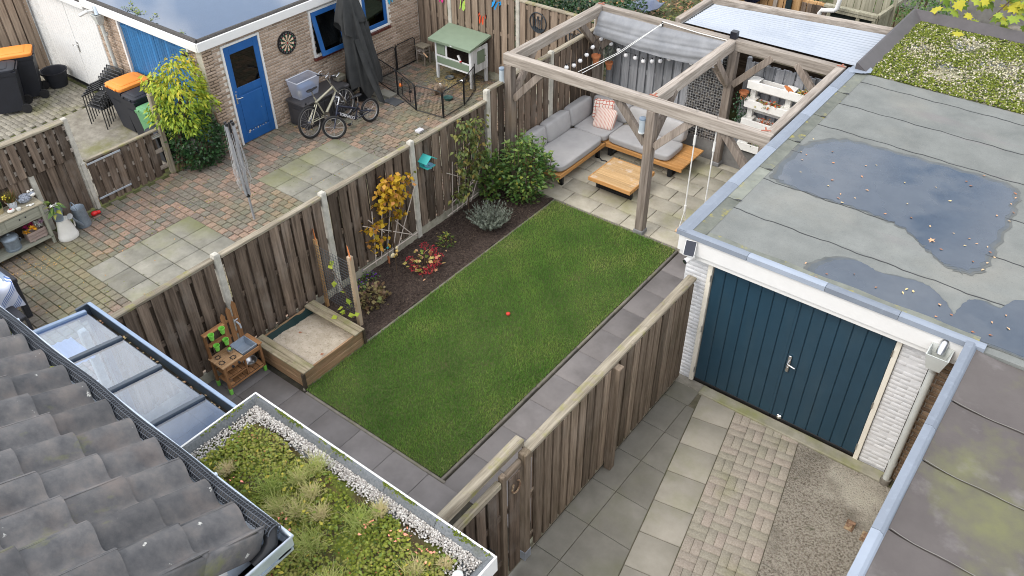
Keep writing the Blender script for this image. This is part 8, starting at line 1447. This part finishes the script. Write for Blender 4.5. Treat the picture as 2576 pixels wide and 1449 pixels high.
boardsx(LT, -6.96, 14.12, 17.1, .1, 2.31, .14, .15, 0, .03, ORANGEW['z']); MB().box(-7.02, -6.90, 16.31, 17.2, 2.30, 2.40, c=.01).build('side_beam', GREYW['y'], LT)
for x, y_ in ((-6.7, 15.4), (-5.1, 15.65), (-3.6, 15.85)): MB().box(x-.05, x+.05, y_-.05, y_+.05, 0, 2.15).build('post', DARKW['z'], LT)
MB().box(-6.85, -3.45, 15.9, 15.95, 0, 2.1).build('rear_wall', DARKW['x'], LT)
# far fence, cloth, doors, aviary
FF = thing('far_fence', 'orange brown board fence behind the corrugated lean-to', 'fence', (-5.6, 17.4, 0)); boardsy(FF, 17.40, -7.4, -5.2, .05, 2.05, .16, .175, 0, .02, ORANGEW['z']); boardsy(FF, 17.44, -7.4, -5.2, .05, 2.05, .16, .175, .09, .02, ORANGEW['z'])
for x in (-6.35, -6.9): MB().box(x-.04, x+.04, 17.33, 17.39, 0, 2.1).build('post', GREYW['z'], FF)
MB().box(-6.12, -6.0, 17.34, 17.38, .1, 2.0).build('dark_panel', plain('dark_teal_panel', (.015, .03, .035), .5), FF); MB().box(-5.92, -5.8, 17.30, 17.38, .0, 2.1).build('bright_post', ORANGEW['z'], FF); boardsy(FF, 17.37, -5.78, -5.25, .1, 2.0, .10, .108, 0, .02, DARKW['z'])
o = MB().grid(lambda u, v: (-7.15+.62*u, 17.28-.12*math.sin(pi*u), 2.3-.42*v*math.sin(pi*(.12+.76*u))-.1*v), 16, 8, thick=.01).build('hammock', plain('navy_cloth', (.010, .014, .045), .8), smooth=80, label='dark navy cloth slung in front of the far fence', cat='cloth')
AV = thing('aviary', 'greenish wooden aviary frame with dark wire front', 'aviary', (-4.7, 17.7, 0)); GW = wood('green_grey_wood', (.22, .21, .15), (.40, .38, .29), 'z', .2)
for x in (-5.22, -4.62, -4.30): MB().box(x, x+.07, 17.32, 17.39, 0, 2.02, c=.004).build('post', GW, AV)
for z in (1.1, 1.95): MB().box(-5.22, -4.23, 17.30, 17.32, z, z+.08, c=.003).build('rail', GW, AV)
MB().box(-5.3, -4.2, 17.28, 17.40, 2.02, 2.08, c=.005).build('top_beam', GW, AV); MB().box(-5.25, -4.25, 17.40, 17.42, 0, 2.0).build('dark_mesh', plain('dark_mesh', (.02, .028, .025), .8), AV); MB().beam((-4.60, 17.31, 1.2), (-4.28, 17.31, 1.9), .04, .03).build('diagonal', GW, AV)
boardsy(AV, 17.9, -5.3, -4.1, 1.2, 2.6, .13, .14, 0, .02, GW); MB().beam((-4.2, 17.34, 2.05), (-4.05, 18.3, 2.15), .07, .08).build('side_beam', GW, AV); boardsx(AV, -4.2, 17.4, 18.3, 0, 2.05, .13, .14, 0, .02, GW)
for x in (-5.3, -4.12): MB().box(x, x+.07, 17.85, 17.9, 0, 2.7).build('rear_post', GW, AV)
t = thing('drainpipe', 'white drainpipe with a swan neck bend beside the aviary', 'drainpipe', (-5.25, 17.1, 0)); MB().tube([(-5.3, 17.1, 0), (-5.3, 17.1, 1.95), (-5.27, 17.1, 2.02), (-5.02, 17.1, 2.06), (-4.97, 17.1, 2.12), (-4.95, 17.1, 2.4)], .045, 10).build('pipe', WHITE, t, smooth=50); MB().box(-5.42, -5.36, 17.05, 17.1, 0, 1.9).build('backing_strip', ORANGEW['z'], t)
MB().box(-5.9, -2, 24, 24.1, 0, 1.2).build('far_wall', CW, label='low grey wall far behind the mossy garage roof', cat='wall')
for k in range(7): x, y_ = rnd(-4.2, -1.0), rnd(18, 24); MB().ball((x, y_, .1), (rnd(.15, .35), rnd(.15, .3), rnd(.1, .25)), 7, 5).build('boulder', KERB, label='pale rubble stone on the ground behind the mossy roof', cat='stone', group='rubble behind the garage')
# maple branch over the back garage
MAP = mat('maple_leaf', [(.9, .9, .9), (1.1, 1.1, 1.1)], sc=20, tr=[(.10, .19, .03), (.20, .30, .04), (.36, .42, .05), (.55, .46, .04), (.62, .34, .04)], rough=.55, bump=0, trans=.3)
MV = [(0, 0)]+[(.18, -.10), (.02, -.32), (.25, -.30), (.35, -.55), (.50, -.36), (.72, -.45), (.66, -.20), (1.0, 0), (.66, .20), (.72, .45), (.50, .36), (.35, .55), (.25, .30), (.02, .32), (.18, .10)]
MVv = [(x, y, -.25*y*y-.10*x*x) for x, y in MV]+[(.4, 0, .03)]; MVf = [(i, (i+1) % 16, 16) for i in range(16)]
t = thing('maple_tree', 'maple branches with large yellow green leaves above the mossy roof', 'tree', (-1.2, 19.5, 0)); MB().tube([(-1.2, 19.8, 0), (-1.3, 19.6, 1.5), (-1.5, 19.2, 3), (-1.6, 19, 5)], [.16, .13, .11, .07], 10).build('trunk', STEMM, t, smooth=60); P_ = []; mb = MB()
for e in ((-2.2, 16.9, 2.6), (-1.6, 16.7, 2.5), (-1.0, 16.6, 2.35), (-3.2, 17.3, 2.9), (-4.2, 17.4, 3.05), (-.6, 16.7, 2.5), (-1.5, 17.3, 2.9), (-2.6, 17.5, 3.0), (-.3, 16.8, 2.9), (-3.8, 17.9, 3.3), (-2, 18, 3.4), (-1, 17.6, 3.3), (-2.9, 17.0, 2.75)):
    s = Vector((-1.5, 19.2, 3.1)); e = Vector(e); mb.tube([s, s.lerp(e, .5)+Vector((0, 0, .25)), e], [.04, .022, .008], 6, cap=False)
    for q in range(30): u = .55+.5*random.random(); P_.append(tuple(s.lerp(e, u)+Vector((random.gauss(0, .22), random.gauss(0, .22), random.gauss(.05, .14)))))
mb.build('branch', STEMM, t, smooth=60); P_ = np.array(P_); P_ = P_[(P_[:, 1] > 16.65)]; n = len(P_); leaves(t, P_, eul(NR.uniform(3.2, 6.3, n), NR.uniform(.0, .9, n), NR.normal(0, .35, n)), NR.uniform(.16, .27, n), NR.uniform(-.95, .4, n), MAP, tv=MVv, tf=MVf)
o = link('maple_leaf', npmesh('maple_leaf', np.array(MVv), np.array(MVf), np.full(16, .3), MAP), M=T(-2.55, 16.2, 2.53, -1.2, .1, .1) @ Matrix.Scale(.24, 4), label='single yellow maple leaf lying on the mossy gravel roof', cat='leaf')
